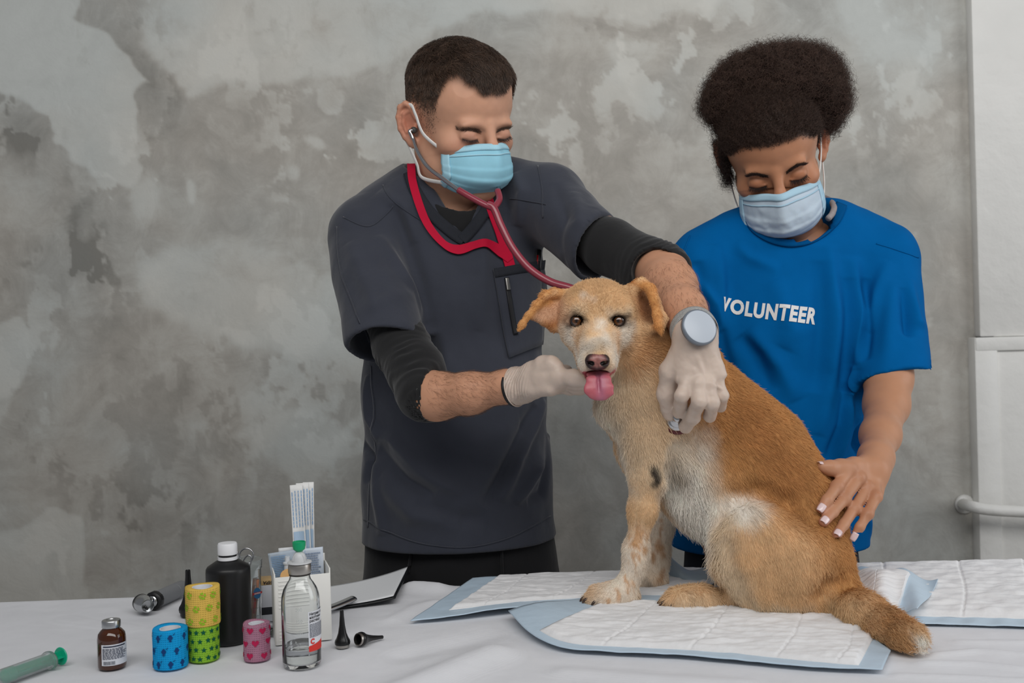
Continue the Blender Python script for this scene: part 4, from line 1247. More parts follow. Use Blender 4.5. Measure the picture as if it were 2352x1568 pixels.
    for s in (-1, 1): stroke([Hd(s * 26, -116, 84), Hd(s * 40, -108, 40)], lin(196, 96, 100), 0.0034, 0.5, 0.9)
    # ears
    paint(Hd(-112, 20, -50), lin(196, 146, 118), (0.030, 0.05, 0.022), 0.6, 0.7)
    stroke([Hd(-84, 62, -60), Hd(-125, 56, -42), Hd(-158, 14, -32), Hd(-179, -19, -30)], lin(206, 148, 88), 0.009, 0.6, 0.9)
    stroke([Hd(-86, -4, -60), Hd(-104, -16, -56)], lin(176, 112, 60), 0.010, 0.8, 0.9)
    paint(Hd(104, 30, -56), lin(160, 104, 62), (0.022, 0.02, 0.028), 0.7, 0.85)
    paint(Hd(116, 34, -56), lin(96, 62, 46), (0.010, 0.03, 0.016), 0.8, 0.6)
    stroke([Hd(98, 86, -34), Hd(124, 74, -14), Hd(138, 14, 4), Hd(145, -22, 4)], lin(212, 150, 88), 0.009, 0.7, 0.9)
    stroke([Hd(92, -10, -50), Hd(110, -40, -60), Hd(96, -80, -60)], lin(186, 122, 68), 0.010, 0.9, 0.7)
    stroke([U(1450, 840, 1.29), U(1500, 790, 1.29)], lin(180, 122, 66), 0.018, 0.9, 0.6)
    col = col * (1 + 0.10 * fbm(V, 70, 3, 3)[:, None])
    body = mesh_obj('body', V, Fq, mat('dog_skin_and_undercoat', attr='Col', rough=0.75, spec=0.2), dog, col=np.clip(col, 0, 1))

    # ---- fur direction field
    def flowdir(P):
        anchors = []
        def add(p, v, r): anchors.append((np.asarray(p), nrm(v), r))
        sp = [(1480, 800, 1.30), (1560, 880, 1.30), (1650, 960, 1.29), (1740, 1040, 1.29), (1810, 1130, 1.29), (1870, 1230, 1.28), (1890, 1330, 1.28)]
        for a, b in zip(sp[:-1], sp[1:]): add(U(*a), U(*b) - U(*a), 0.05)
        for p in ((1720, 900), (1800, 960), (1860, 1040), (1900, 1100), (1940, 1220)): add(U(p[0], p[1], 1.35), (0.62, 0, -0.78), 0.05)
        for p in ((1400, 930), (1430, 980), (1470, 1000), (1500, 940)): add(U(p[0], p[1], 1.31), (0.35, -0.1, -1), 0.05)
        for p in ((1490, 1050), (1480, 1150), (1465, 1250), (1440, 1340)): add(U(p[0], p[1], 1.32), (-0.05, 0, -1), 0.03)
        add(U(1400, 1385, 1.31), (-1, 0, -0.35), 0.02)
        for p in ((1540, 1150), (1520, 1230), (1500, 1320)): add(U(p[0], p[1], 1.43), (0, 0, -1), 0.03)
        for p in ((1575, 1060), (1590, 1130), (1620, 1200)): add(U(p[0], p[1], 1.33), (0.15, 0, -1), 0.04)
        add(U(1700, 1170, 1.26), (0.1, 0, -1), 0.03); add(U(1650, 1260, 1.27), (-0.35, 0, -1), 0.03); add(U(1690, 1340, 1.27), (0.2, 0, -1), 0.03)
        for p in ((1760, 1230), (1800, 1300), (1850, 1350), (1800, 1380)): add(U(p[0], p[1], 1.25), (0.25, 0, -1), 0.05)
        add(T(1650, 1400, 0.03), (-1, 0, -0.1), 0.03); add(T(1580, 1400, 0.02), (-1, 0, -0.3), 0.02)
        tl = TAIL[1:5]
        for a, b in zip(tl[:-1], tl[1:]): add((a + b) / 2, b - a, 0.03)
        acc = np.zeros_like(P)
        for p, v, r in anchors:
            w = 1 / (1 + (np.linalg.norm(P - p, axis=1) / r) ** 4)
            acc += w[:, None] * v
        # head: away from the nose
        hc = Hd(0, -40, -10)
        wh = 1 - smooth01(np.linalg.norm(P - hc, axis=1), 0.055, 0.105)
        d = nrm(P - Hd(0, -60, 100)) * np.array([1, 1, 1.0])
        acc = acc * (1 - wh[:, None]) + 3 * d * wh[:, None]
        for c0, c1 in ((Hd(-85, 40, -60), Hd(-175, -15, -35)), (Hd(100, 70, -34), Hd(146, -20, 0))):
            m = (1 - smooth01(seg_dist(P, c0, c1)[0], 0.012, 0.03))
            acc = acc * (1 - m[:, None]) + 3 * nrm(c1 - c0) * m[:, None]
        return nrm(acc)
    Lp = np.full(len(V), 0.0095)                       # fur length
    def setlen(pts, r, val, soft=0.6):
        nonlocal Lp
        d, _ = poly_dist(V, [np.asarray(p) for p in pts]) if len(pts) > 1 else (np.linalg.norm(V - pts[0], axis=1), 0)
        w = 1 - smooth01(d / r, 1 - soft, 1 + soft); Lp = Lp * (1 - w) + val * w
    setlen([Hd(0, -20, 0), Hd(0, 0, -40)], 0.062, 0.0055, 0.3)
    setlen([Hd(0, -70, 80), Hd(0, -95, 90)], 0.03, 0.0028, 0.5)
    setlen([Hd(-90, 30, -60), Hd(-178, -19, -34)], 0.03, 0.0032)
    setlen([Hd(100, 70, -34), Hd(146, -20, 0)], 0.03, 0.0036)
    setlen([U(1480, 1130, 1.32), U(1455, 1300, 1.33), U(1400, 1390, 1.33)], 0.04, 0.0055)
    setlen([U(1520, 1180, 1.44), U(1470, 1345, 1.43)], 0.035, 0.0055)
    setlen([T(1700, 1400, 0.02), T(1570, 1408, 0.012)], 0.025, 0.005)
    setlen([U(1570, 1060, 1.33), U(1600, 1190, 1.34), U(1640, 1260, 1.31)], 0.035, 0.021)
    setlen(TAIL[1:], 0.035, 0.014)
    setlen([U(1420, 960, 1.34), U(1500, 900, 1.30)], 0.05, 0.0125)
    wgt = np.ones(len(V)) * (1 + 0.5 * (Lp < 0.008))
    eyeD = np.minimum(*[np.linalg.norm((V - Hd(s * 48, 1, 16)) / np.array([0.0115, 0.02, 0.0090]), axis=1) for s in (-1, 1)])
    noseD = np.linalg.norm((V - Hd(0, -93, 108)) / np.array([0.0155, 0.014, 0.0125]), axis=1)
    mouthD = np.linalg.norm((V - Hd(0, -119, 80)) / np.array([0.021, 0.02, 0.006]), axis=1)
    wgt *= (eyeD > 1) * (noseD > 1) * (mouthD > 1)
    wgt *= (V[:, 2] > TABLE_Z + 0.006)
    wgt *= np.where(V[:, 1] > 1.40, 0.6, 1)
    tri, bc = sample_surface(V, Fq, 230000, wgt, 3)
    P0, N0, L0, C0 = interp(V, tri, bc), nrm(interp(N, tri, bc)), interp(Lp, tri, bc), interp(col, tri, bc)
    r = np.random.default_rng(5); n = len(P0)
    d0 = flowdir(P0)
    d0 = d0 + 0.24 * np.stack([fbm(P0, 38, 31, 2), fbm(P0, 38, 33, 2), fbm(P0, 38, 35, 2)], 1)
    d0 = nrm(d0 - N0 * (d0 * N0).sum(1, keepdims=True))
    d0 = nrm(d0 + 0.15 * r.normal(size=(n, 3)))
    lift = 0.15 + 0.12 * r.random((n, 1))
    L = (L0 * (0.65 + 0.6 * r.random(n)))[:, None]
    k1 = P0 + (N0 * lift * 1.0 + d0 * 0.9) * L * 0.36 - N0 * 0.0006
    k2 = P0 + (N0 * lift * 0.80 + d0) * L * 0.70
    k3 = P0 + (N0 * lift * 0.45 + d0 + 0.10 * r.normal(size=(n, 3))) * L
    strands = np.stack([P0 - N0 * 0.0008, k1, k2, k3], 1)
    strands[:, :, 2] = np.maximum(strands[:, :, 2], TABLE_Z + 0.004)
    cc = C0 * 1.10 * (0.86 + 0.30 * r.random((n, 1)))
    rad = np.array([0.00018, 0.00017, 0.00012, 0.00003])[None] * (0.75 + 0.5 * np.clip(L / 0.0125, 0.5, 1.6))
    hair_obj('fur', strands, rad, mat_hair('dog_fur', 0.6, 0.25), dog, np.clip(cc, 0, 1))

    # ---- eyes
    m_eye = mat('dog_eye', attr='Col', rough=0.04, spec=0.6, coat=1.0)
    for s in (-1, 1):
        c = Hd(s * 48, 1, 6); R = 16.5 * HP
        bm = bmesh.new(); bmesh.ops.create_uvsphere(bm, u_segments=48, v_segments=32, radius=1.0)
        Vs = np.array([v.co[:] for v in bm.verts]); Fs = [[v.index for v in f.verts] for f in bm.faces]; bm.free()
        gaze = nrm(np.array([0, 0, CAM_Z]) - c)
        ang = np.arccos(np.clip(Vs @ gaze, -1, 1))
        ec = np.where((ang < 0.20)[:, None], lin(8, 6, 5), np.where((ang < 0.60)[:, None], lin(84, 50, 24) * (0.55 + 0.9 * (ang / 0.6)[:, None]), lin(24, 16, 13)))
        mesh_obj('eye', Vs * R + c, Fs, m_eye, dog, col=ec)['label'] = 'brown eye with dark rim'
    # ---- nose leather
    nv = Vol(Hd(-45, -130, 80) - [0.02, 0.04, 0.0], Hd(45, -60, 80) + [0.02, 0.02, 0.02], 0.0010)
    ne = lambda c, rr, k=0.004, op='u': nv.put(p_ell(Hd(*c), np.array(rr) * HP), k, op)
    ne((0, -88, 106), (25, 16, 17), 0); ne((0, -100, 104), (15, 16, 12), 0.006)
    for s in (-1, 1):
        ne((s * 14, -92, 108), (12, 14, 14), 0.005)
        ne((s * 13, -97, 124), (5.5, 9, 4.5), 0.002, 's'); ne((s * 20, -94, 118), (7, 8, 3), 0.002, 's')
    nv.put(p_cap(Hd(0, -88, 124), Hd(0, -118, 116), 0.0010, 0.0012), 0.002, 's')
    Vn, Fn = nv.mesh(1)
    rim = np.linalg.norm((Vn - Hd(0, -90, 112)) / np.array([0.0125, 0.03, 0.0105]), axis=1)
    nc = lin(150, 98, 92)[None] * (1 - smooth01(rim, 0.55, 1.05)[:, None]) + lin(52, 36, 36)[None] * smooth01(rim, 0.55, 1.05)[:, None]
    hole = np.minimum(*[np.linalg.norm((Vn - Hd(s * 14, -97, 120)) / np.array([0.0042, 0.02, 0.0032]), axis=1) for s in (-1, 1)])
    nc = np.where((hole < 1)[:, None], lin(20, 12, 12), nc) * (1 + 0.25 * fbm(Vn, 500, 3, 2)[:, None])
    mesh_obj('nose', Vn, Fn, mat('dog_nose_leather', attr='Col', rough=0.32, spec=0.5, bump=0.4, bump_scale=900, bump_dist=0.0006), dog, col=np.clip(nc, 0, 1))['label'] = 'pinkish brown nose'
    # ---- tongue
    tv = Vol(Hd(-45, -200, 60) - [0.01, 0.06, 0.01], Hd(45, -100, 60) + [0.01, 0.03, 0.01], 0.0012)
    tp = [((2, -116, 40), 20, 4), ((2, -121, 78), 23, 4.5), ((3, -132, 98), 25, 5), ((4, -150, 106), 29, 5), ((4, -164, 108), 29, 5), ((3, -174, 107), 21, 5)]
    for a, b in zip(tp[:-1], tp[1:]):
        tv.put(p_ecap(Hd(*a[0]), Hd(*b[0]), (a[1] * HP, a[2] * HP), (b[1] * HP, b[2] * HP), (1, 0, 0), cap=8 * HP), 0.006)
    tv.put(p_cap(Hd(1, -116, 92), Hd(4, -168, 118), 2.2 * HP, 1.2 * HP), 0.006, 's')
    Vt, Ft = tv.mesh(2)
    tcol = lin(186, 98, 108)[None] * (1 + 0.08 * fbm(Vt, 200, 3, 2)[:, None])
    ctr = np.exp(-((Vt[:, 0] - Hd(8, -150, 105)[0]) / 0.006) ** 2)[:, None]
    tcol = tcol * (1 - 0.5 * ctr) + lin(168, 112, 140) * 0.5 * ctr
    mesh_obj('tongue', Vt, Ft, mat('wet_tongue', attr='Col', rough=0.35, spec=0.5, sss=0.25, bump=0.3, bump_scale=1200, bump_dist=0.0004), dog, col=np.clip(tcol, 0, 1))['label'] = 'pink tongue hanging out'
    # ---- claws
    m_claw = mat('dog_claw', c4(66, 50, 42), 0.35)
    for p, dv, i in toes:
        Vc, Fc = tube(catmull([p - dv * 0.004 + [0, 0, 0.004], p + dv * 0.003 + [0, 0, 0.003], p + dv * 0.007 + [0, 0, -0.0025]], 4), [0.0022] * 3 + [0.0020] * 2 + [0.0015] * 2 + [0.0009, 0.0005], 8)
        Vc[:, 2] = np.maximum(Vc[:, 2], TABLE_Z + 0.0045)
        mesh_obj('claw', Vc, Fc, m_claw, dog)
    return dog, vol
dog, dog_vol = build_dog()
# ------------------------------------------------------------------ the vet
m_skin = mat('fair_skin', attr='Col', rough=0.5, spec=0.35, sss=0.12, bump=0.15, bump_scale=500, bump_dist=0.0004)
m_scrub = mat('charcoal_scrub_cloth', c4(54, 57, 67), 0.8, spec=0.2, sheen=0.25, noise=0.05, noise_scale=30, bump=0.25, bump_scale=55, bump_dist=0.003, weave=0.15, weave_scale=500)
m_scrub_trim = mat('charcoal_ribbed_trim', c4(43, 45, 51), 0.85, spec=0.2, weave=0.5, weave_scale=130)
m_black = mat('black_jersey', c4(32, 32, 33), 0.85, spec=0.2, sheen=0.2, bump=0.3, bump_scale=60, bump_dist=0.003)
m_black2 = mat('black_trouser_cloth', c4(27, 27, 29), 0.8, spec=0.2, sheen=0.15, bump=0.3, bump_scale=30, bump_dist=0.004)
m_glove = mat('latex_glove', c4(206, 187, 173), 0.42, spec=0.4, sss=0.1, noise=0.05, noise_scale=45, bump=0.35, bump_scale=70, bump_dist=0.0016)
m_blue_mask = mat('pale_blue_mask_fabric', c4(150, 205, 224), 0.75, spec=0.2, sss=0.05, noise=0.03, noise_scale=60, bump=0.2, bump_scale=45, bump_dist=0.003)
m_blue_edge = mat('blue_mask_band', c4(168, 212, 228), 0.7, spec=0.2, weave=0.3, weave_scale=260)
m_white_el = mat('white_elastic', c4(232, 230, 226), 0.7, spec=0.2)

def build_vet():
    vet = thing('person', 'person in charcoal scrub top, blue face mask and latex gloves, examining the dog', 'person', (-0.09, 1.67, 0.0))
    # ---- scrub top
    lo = np.array([-0.36, 1.36, 0.86]); hi = np.array([0.30, 1.82, 1.56])
    top = Vol(lo, hi, 0.003)
    ch = [((1035, 520, 1.670), (0.150, 0.098)), ((1040, 700, 1.668), (0.152, 0.116)), ((1045, 900, 1.660), (0.147, 0.120)), ((1052, 1090, 1.655), (0.151, 0.122)), ((1055, 1300, 1.655), (0.165, 0.128))]
    for (a, ra), (b, rb) in zip(ch[:-1], ch[1:]):
        top.put(p_ecap(U(*a), U(*b), ra, rb, (1, 0.06, 0)), 0.03)
    top.put(p_cap(U(975, 450, 1.685), U(838, 534, 1.640), 0.056, 0.055), 0.05)
    top.put(p_cap(U(1100, 432, 1.685), U(1255, 457, 1.632), 0.056, 0.055), 0.05)
    # sleeves, cut square at the hem (full = the same garment without its hollows, for outward directions)
    full = layer_like(top); full.D = top.D.copy()
    shR, elR = U(838, 555, 1.625), U(965, 905, 1.435)
    slv = layer_like(top); dR = nrm(elR - shR)
    A, B = U(800, 826, 1.530), U(980, 764, 1.470); ab = nrm(B - A)
    hemR = (A + B) / 2; dH = nrm(hemR - shR); nR = nrm(dH - ab * dH.dot(ab))
    slv.put(p_cap(shR, hemR, 0.060, 0.0610), 0.0); slv.put(p_cap(hemR, hemR + nR * 0.08, 0.0610, 0.0610), 0.0)
    slv.cut(hemR, nR); blend(full, slv, 0.025)
    slv.put(p_cap(hemR - dH * 0.03, hemR, 0.052, 0.0545), 0.0, 's'); slv.put(p_cap(hemR, hemR + nR * 0.1, 0.0545, 0.0545), 0.0, 's')
    blend(top, slv, 0.025)
    shL, elL = U(1262, 460, 1.620), U(1520, 628, 1.455)
    slv = layer_like(top); dL = nrm(elL - shL)
    A, B = U(1404, 500, 1.53), U(1340, 638, 1.53); ab = nrm(B - A)
    hcL = (A + B) / 2
    slv.put(p_cap(shL + [0, 0, -0.008], hcL, 0.0580, 0.0530), 0.0); slv.put(p_cap(hcL, hcL + nrm(dL - ab * dL.dot(ab)) * 0.06, 0.0530, 0.0530), 0.0)
    nL = nrm(dL - ab * dL.dot(ab)); hemL = (A + B) / 2
    slv.cut(hemL, nL); blend(full, slv, 0.025)
    axL = nrm(hcL - shL)
    slv.put(p_cap(hemL - axL * 0.012, hemL, 0.0440, 0.0465), 0.0, 's'); slv.put(p_cap(hemL, hemL + nL * 0.1, 0.0465, 0.0465), 0.0, 's')
    blend(top, slv, 0.025)
    # V neck and neck hole
    neck0 = U(1036, 478, 1.645)
    def wedge():
        a, b, c = U(938, 330, 1.55), U(1152, 330, 1.55), U(1063, 540, 1.55)
        def half(p, q, inside):
            d = q - p; nn = nrm(np.array([d[2], 0, -d[0]])); 
            if (inside - p).dot(nn) > 0: nn = -nn
            return p, nn
        g = (a + b + c) / 3; hs = [half(a, c, g), half(b, c, g)]
        def f(X, Y, Z):
            r = None
            for p, nn in hs:
                d = (X - p[0]) * nn[0] + (Z - p[2]) * nn[2]
                r = d if r is None else np.maximum(r, d)
            return np.maximum(r, (Y - 1.66)).astype(np.float32) + 0 * Z
        return f, np.array([-0.36, 1.36, 1.30]), np.array([0.3, 1.66, 1.56])
    solid = layer_like(top); solid.D = top.D.copy()
    top.put(wedge(), 0.004, 's')
    top.put(p_cap(U(1036, 470, 1.665), U(1020, 330, 1.655), 0.066, 0.070), 0.006, 's')
    # hem
    hz = U(1060, 1272, 1.535)[2]
    top.cut((0, 0, hz), (0, 0, -1))
    V, Fq = top.mesh(2); V00 = V.copy()
    N = vgrad(full, V, 0.008)
    def K(pts, w, amp, taper=True, y0=1.38, y1=1.75):
        nonlocal V
        P = cast(top, pts, y0, y1); V = fold(V, N, P, w * (0.95 if pts[0][0] < 1268 else 1.0), amp * (1.9 if pts[0][0] < 1268 else 0.8), taper)
    # folds: (pixel path, half width m, height m)
    for pts, w, a in [
        ([(905, 470), (960, 640), (985, 760)], 0.012, -0.006), ([(870, 540), (930, 640), (985, 740)], 0.010, 0.004), ([(800, 560), (860, 700), (950, 680)], 0.012, 0.003),
        ([(985, 770), (1005, 850)], 0.012, -0.010), ([(1105, 470), (1110, 600), (1100, 760)], 0.014, 0.004), ([(1090, 480), (1085, 640)], 0.010, -0.004),
        ([(870, 1030), (930, 1100), (1000, 1140)], 0.010, -0.008), ([(860, 1000), (900, 1010), (990, 1100), (1060, 1130)], 0.011, 0.006), ([(870, 1100), (950, 1180), (1060, 1200)], 0.016, 0.005),
        ([(1250, 920), (1190, 1050), (1150, 1150)], 0.010, 0.007), ([(1230, 930), (1160, 1080), (1110, 1160)], 0.012, -0.007), ([(1262, 960), (1230, 1080), (1185, 1155)], 0.009, 0.007), ([(1255, 1000), (1245, 1130), (1210, 1150)], 0.012, -0.005),
        ([(845, 860), (850, 960), (870, 1010)], 0.010, 0.006), ([(838, 1020), (850, 1050), (842, 1110)], 0.009, -0.008), ([(860, 1060), (870, 1160), (880, 1230)], 0.012, 0.005),
        ([(1000, 960), (1100, 1020), (1200, 980)], 0.020, 0.004), ([(960, 1150), (1040, 1190), (1120, 1190)], 0.014, -0.004),
        ([(1275, 420), (1300, 500), (1290, 580)], 0.008, -0.006), ([(1320, 440), (1330, 510), (1290, 600)], 0.009, 0.006), ([(1350, 470), (1340, 540), (1300, 600)], 0.008, -0.006), ([(1365, 480), (1350, 560), (1310, 610)], 0.008, 0.005),
        ([(1180, 400), (1200, 440), (1190, 520)], 0.010, 0.004), ([(1150, 420), (1165, 480), (1160, 540)], 0.008, -0.004), ([(870, 440), (930, 480), (950, 560)], 0.012, 0.003),
        ([(815, 640), (850, 760), (860, 800)], 0.006, -0.003), ([(1130, 860), (1180, 900), (1260, 880)], 0.015, 0.003), ([(960, 820), (1010, 840), (1060, 960)], 0.02, 0.004)]:
        K(pts, w, a)
    V = V + N * (0.0034 * fbm(V * np.array([1, 1, 0.7]), 14, 4, 3))[:, None]
    dfm = Deform(V00, V)
    shirt = mesh_obj('scrub_top', V, Fq, m_scrub, vet); shirt['label'] = 'charcoal short-sleeved scrub top'
    # collar band of ribbed cloth along the V
    for path in ([(940, 400), (955, 440), (990, 490), (1036, 532), (1066, 552)], [(1148, 395), (1140, 430), (1118, 480), (1085, 525), (1060, 552)]):
        mesh_obj('collar_band', *ribbon(solid, path, 13, 1.40, 1.75, 0.003, 0.0005, 10, 5, post=dfm), m_scrub_trim, shirt)
    # chest pocket with zip
    def patch(nm, quad, m, lift, parent, nu=16, nv=16, thick=0.0016):
        q = np.array(quad, float)
        u, v = np.meshgrid(np.linspace(0, 1, nu), np.linspace(0, 1, nv), indexing='ij'); u, v = u.ravel()[:, None], v.ravel()[:, None]
        pp_ = (q[0] * (1 - u) + q[1] * u) * (1 - v) + (q[3] * (1 - u) + q[2] * u) * v
        P = cast(top, pp_, 1.38, 1.75); G = vgrad(top, P)
        ok = P[:, 1] < 1.70
        P = dfm(P)
        P = P + G * (lift + thick)
        i = np.arange(nu * nv).reshape(nu, nv); Fs = np.stack([i[:-1, :-1], i[1:, :-1], i[1:, 1:], i[:-1, 1:]], -1).reshape(-1, 4)
        Fs = Fs[ok[Fs].all(1)]
        n_ = vert_normals(P, Fs)
        if (n_ * G).sum() < 0: Fs = Fs[:, ::-1]
        return mesh_obj(nm, *solidify(P, Fs, thick, G), m, parent)
    pk = patch('chest_pocket', [(1130, 620), (1244, 598), (1244, 791), (1166, 823)], m_scrub, 0.003, shirt)
    patch('pocket_hem', [(1130, 620), (1244, 598), (1244, 620), (1134, 640)], m_scrub_trim, 0.0042, pk, 14, 4)
    mesh_obj('zip', *ribbon(top, [(1159, 640), (1168, 700), (1181, 768)], 5, 1.38, 1.75, 0.002, 0.0045, post=dfm), mat('black_zip', c4(24, 24, 27), 0.5), pk)
    mesh_obj('zip_pull', *ribbon(top, [(1158, 642), (1160, 656), (1162, 668)], 4, 1.38, 1.75, 0.003, 0.0068, post=dfm), mat('dull_steel', c4(150, 148, 144), 0.35, 1.0), pk)
    for path in ([(880, 425), (905, 465), (990, 520)], [(1170, 455), (1215, 462), (1255, 470)], [(1236, 382), (1246, 440), (1248, 500)], [(775, 520), (790, 640), (846, 790)], [(850, 840), (862, 1000), (850, 1100), (846, 1210)], [(790, 500), (850, 520), (905, 475)]):
        mesh_obj('seam', *ribbon(top, path, 1.2, 1.38, 1.75, 0.0010, 0.0002, 8, 3, post=dfm), m_scrub, shirt)
    for off in (12,):
        mesh_obj('hem_stitching', *ribbon(top, [(836, 1202 - off), (900, 1236 - off), (980, 1262 - off), (1080, 1268 - off), (1180, 1243 - off), (1262, 1196 - off)], 1.3, 1.38, 1.75, 0.001, 0.0003, 8, 3, post=dfm), m_scrub, shirt)
    mesh_obj('brand_tag', *ribbon(top, [(1384, 505), (1392, 508), (1402, 512)], 4, 1.38, 1.75, 0.001, 0.0006, post=dfm), mat('grey_reflective', c4(170, 172, 176), 0.4), shirt)

    # ---- black undershirt: neck insert and long sleeves pushed to the elbow
    us = Vol(np.array([-0.36, 1.33, 1.04]), np.array([0.36, 1.80, 1.56]), 0.003)
    us.put(p_ecap(U(1036, 520, 1.672), U(1040, 640, 1.668), (0.140, 0.088), (0.142, 0.104), (1, 0.06, 0)), 0.03)
    us.put(p_cap(U(985, 452, 1.685), U(850, 540, 1.640), 0.047, 0.046), 0.05)
    us.put(p_cap(U(1095, 434, 1.685), U(1245, 462, 1.632), 0.047, 0.046), 0.05)
    us.put(p_cap(U(1036, 450, 1.665), U(1036, 500, 1.655), 0.072, 0.080), 0.03)
    us.put(p_cap(U(1052, 425, 1.615), U(1022, 330, 1.650), 0.060, 0.075), 0.004, 's')
    us.cut(U(1040, 400, 1.60), (0, 0, 1))
    us.cut(U(1040, 640, 1.60), (0, 0, -1))
    slv = layer_like(us)
    foR = nrm(U(1165, 888, 1.36) - U(985, 908, 1.42))
    limb(slv, [shR, U(895, 720, 1.545), U(922, 795, 1.50), U(955, 850, 1.465), U(976, 902, 1.430), U(1030, 908, 1.405)], [0.042, 0.040, 0.042, 0.0415, 0.0395, 0.0385], 0.012)
    slv.cut(U(999, 909, 1.412), foR, 0.004)
    slv.put(p_cap(U(985, 909, 1.42), U(1080, 905, 1.385), 0.034, 0.033), 0.0, 's')
    blend(us, slv)
    slv = layer_like(us)
    foL = nrm(U(1590, 755, 1.27) - elL)
    limb(slv, [shL, U(1340, 530, 1.565), U(1400, 566, 1.528), U(1490, 614, 1.47), elL, elL + foL * 0.05], [0.034, 0.034, 0.0425, 0.0425, 0.0425, 0.041], 0.012)
    slv.cut(U(1507, 628, 1.43), nrm(0.62 * foL + 0.78 * dL), 0.004)
    slv.put(p_cap(U(1507, 628, 1.43), U(1507, 628, 1.43) + foL * 0.1, 0.036, 0.036), 0.0, 's')
    blend(us, slv)
    V2, F2 = us.mesh(2); N2 = vert_normals(V2, F2)
    for c0, axis, L0, amp, fr in ((U(955, 850, 1.465), nrm(U(999, 909, 1.412) - U(930, 790, 1.5)), 0.07, 0.0015, 420), (U(1507, 628, 1.43), nrm(dL), 0.04, 0.0014, 560)):
        s_ = (V2 - c0) @ axis
        w_ = np.exp(-(s_ / L0) ** 2) * (np.linalg.norm(V2 - c0, axis=1) < 0.16)
        V2 = V2 + N2 * (w_ * amp * np.sin(s_ * fr + 9.0 * fbm(V2, 14, 2, 3)) * np.clip(0.6 + 1.2 * fbm(V2, 25, 9, 2), 0, 1.5))[:, None]
    und = mesh_obj('undershirt', V2, F2, m_black, vet); und['label'] = 'black undershirt with sleeves pushed up'

    # ---- trousers and shoes
    tr = Vol(np.array([-0.36, 1.42, 0.0]), np.array([0.20, 1.92, 1.02]), 0.006)
    hipc = U(1058, 1230, 1.66)
    tr.put(p_ecap(hipc, hipc - [0, 0, 0.16], (0.158, 0.108), (0.168, 0.118), (1, 0, 0)), 0)
    for s in (-1, 1):
        limb(tr, [hipc + [s * 0.08, 0, -0.14], hipc + [s * 0.09, 0.0, -0.52], hipc + [s * 0.095, 0.02, -0.90]], [0.088, 0.064, 0.052], 0.03)
    tr.cut((0, 0, 0.055), (0, 0, -1))
    V3, F3 = tr.mesh(2); N3 = vert_normals(V3, F3)
    V3 = V3 + N3 * (0.004 * fbm(V3, 9, 3, 2))[:, None]
    trs = mesh_obj('trousers', V3, F3, m_black2, vet); trs['label'] = 'black trousers with drawstring'
    for a, b in (((944, 1272), (938, 1312)), ((1152, 1262), (1154, 1318))):
        pth = cast(tr, [a, ((a[0] + b[0]) / 2, (a[1] + b[1]) / 2), b], 1.40, 1.80) + np.array([0, -0.004, 0])
        mesh_obj('drawstring', *tube(catmull(pth, 5), 0.0022, 8), m_black2, trs)
    sh_m = mat('black_clog', c4(24, 24, 25), 0.5)
    for s in (-1, 1):
        sv = Vol(hipc + [s * 0.095 - 0.07, -0.26, -hipc[2] - 0.005], hipc + [s * 0.095 + 0.07, 0.14, -hipc[2] + 0.14], 0.004)
        g = np.array([hipc[0] + s * 0.095, hipc[1] + 0.02, 0.0])
        sv.put(p_ecap(g + [0, 0.05, 0.045], g + [0, -0.15, 0.036], (0.042, 0.045), (0.047, 0.036), (1, 0, 0)), 0)
        sv.put(p_cap(g + [0, 0.03, 0.06], g + [0, 0.02, 0.10], 0.045, 0.05), 0.03)
        sv.cut((0, 0, 0.002), (0, 0, -1))
        mesh_obj('shoe', *sv.mesh(1), sh_m, vet)

    # ---- head
    hd = Head(37, 21, 8, (-0.0325, -0.003, 0.086), U(1083, 313, 1.52), 0.985)
    neck_b = U(1036, 500, 1.655)
    hv = hd.build(0.0017, False, neck_b, 0.054, 0.88)
    Vh, Fh = hv.mesh(1); Nh = vert_normals(Vh, Fh)
    skin, red = lin(202, 153, 126), lin(190, 116, 94)
    q, colh = head_colors(hd, Vh, skin, red, None, None, lid=lin(196, 140, 118))
    # stubble and shaved sides
    def scalp_w(q):
        # hairline rises over the forehead, runs down in front of the ear
        ang = np.abs(q[:, 0]) / 0.078
        hl = 0.082 - 0.020 * np.exp(-((ang - 0.1) / 0.30) ** 2) + 0.006 * np.exp(-((ang - 0.55) / 0.2) ** 2)
        front = smooth01(q[:, 1] - hl, -0.002, 0.006)
        side = smooth01(q[:, 1], 0.004, 0.030) * (1 - smooth01(q[:, 2], 0.030 + 0.10 * np.clip(q[:, 1] - 0.03, 0, 0.05), 0.044 + 0.10 * np.clip(q[:, 1] - 0.03, 0, 0.05)))
        back = (1 - smooth01(q[:, 2], -0.050, -0.030)) * smooth01(q[:, 1], -0.055, -0.030)
        burn = np.exp(-((q[:, 2] - 0.020) / 0.010) ** 2) * smooth01(q[:, 1], -0.02, 0.01) * (np.abs(q[:, 0]) > 0.055)
        w = np.maximum(np.maximum(front, side), np.maximum(back, burn * 0.8))
        ear = np.exp(-(((np.abs(q[:, 0]) - 0.086) / 0.014) ** 2 + ((q[:, 1] + 0.0) / 0.040) ** 2 + ((q[:, 2] + 0.028) / 0.028) ** 2))
        return np.clip(w * (1 - 2.0 * ear), 0, 1)
    sw = scalp_w(q); dens = smooth01(q[:, 1], 0.012, 0.075)
    hairc = lin(62, 47, 38)
    wv = (sw * (0.22 + 0.70 * dens))[:, None]
    colh = colh * (1 - wv) + hairc * wv
    beard = np.exp(-(((q[:, 1] + 0.085) / 0.045) ** 2)) * smooth01(q[:, 2], 0.0, 0.03) * 0.16
    colh = colh * (1 - beard[:, None]) + lin(110, 84, 72) * beard[:, None]
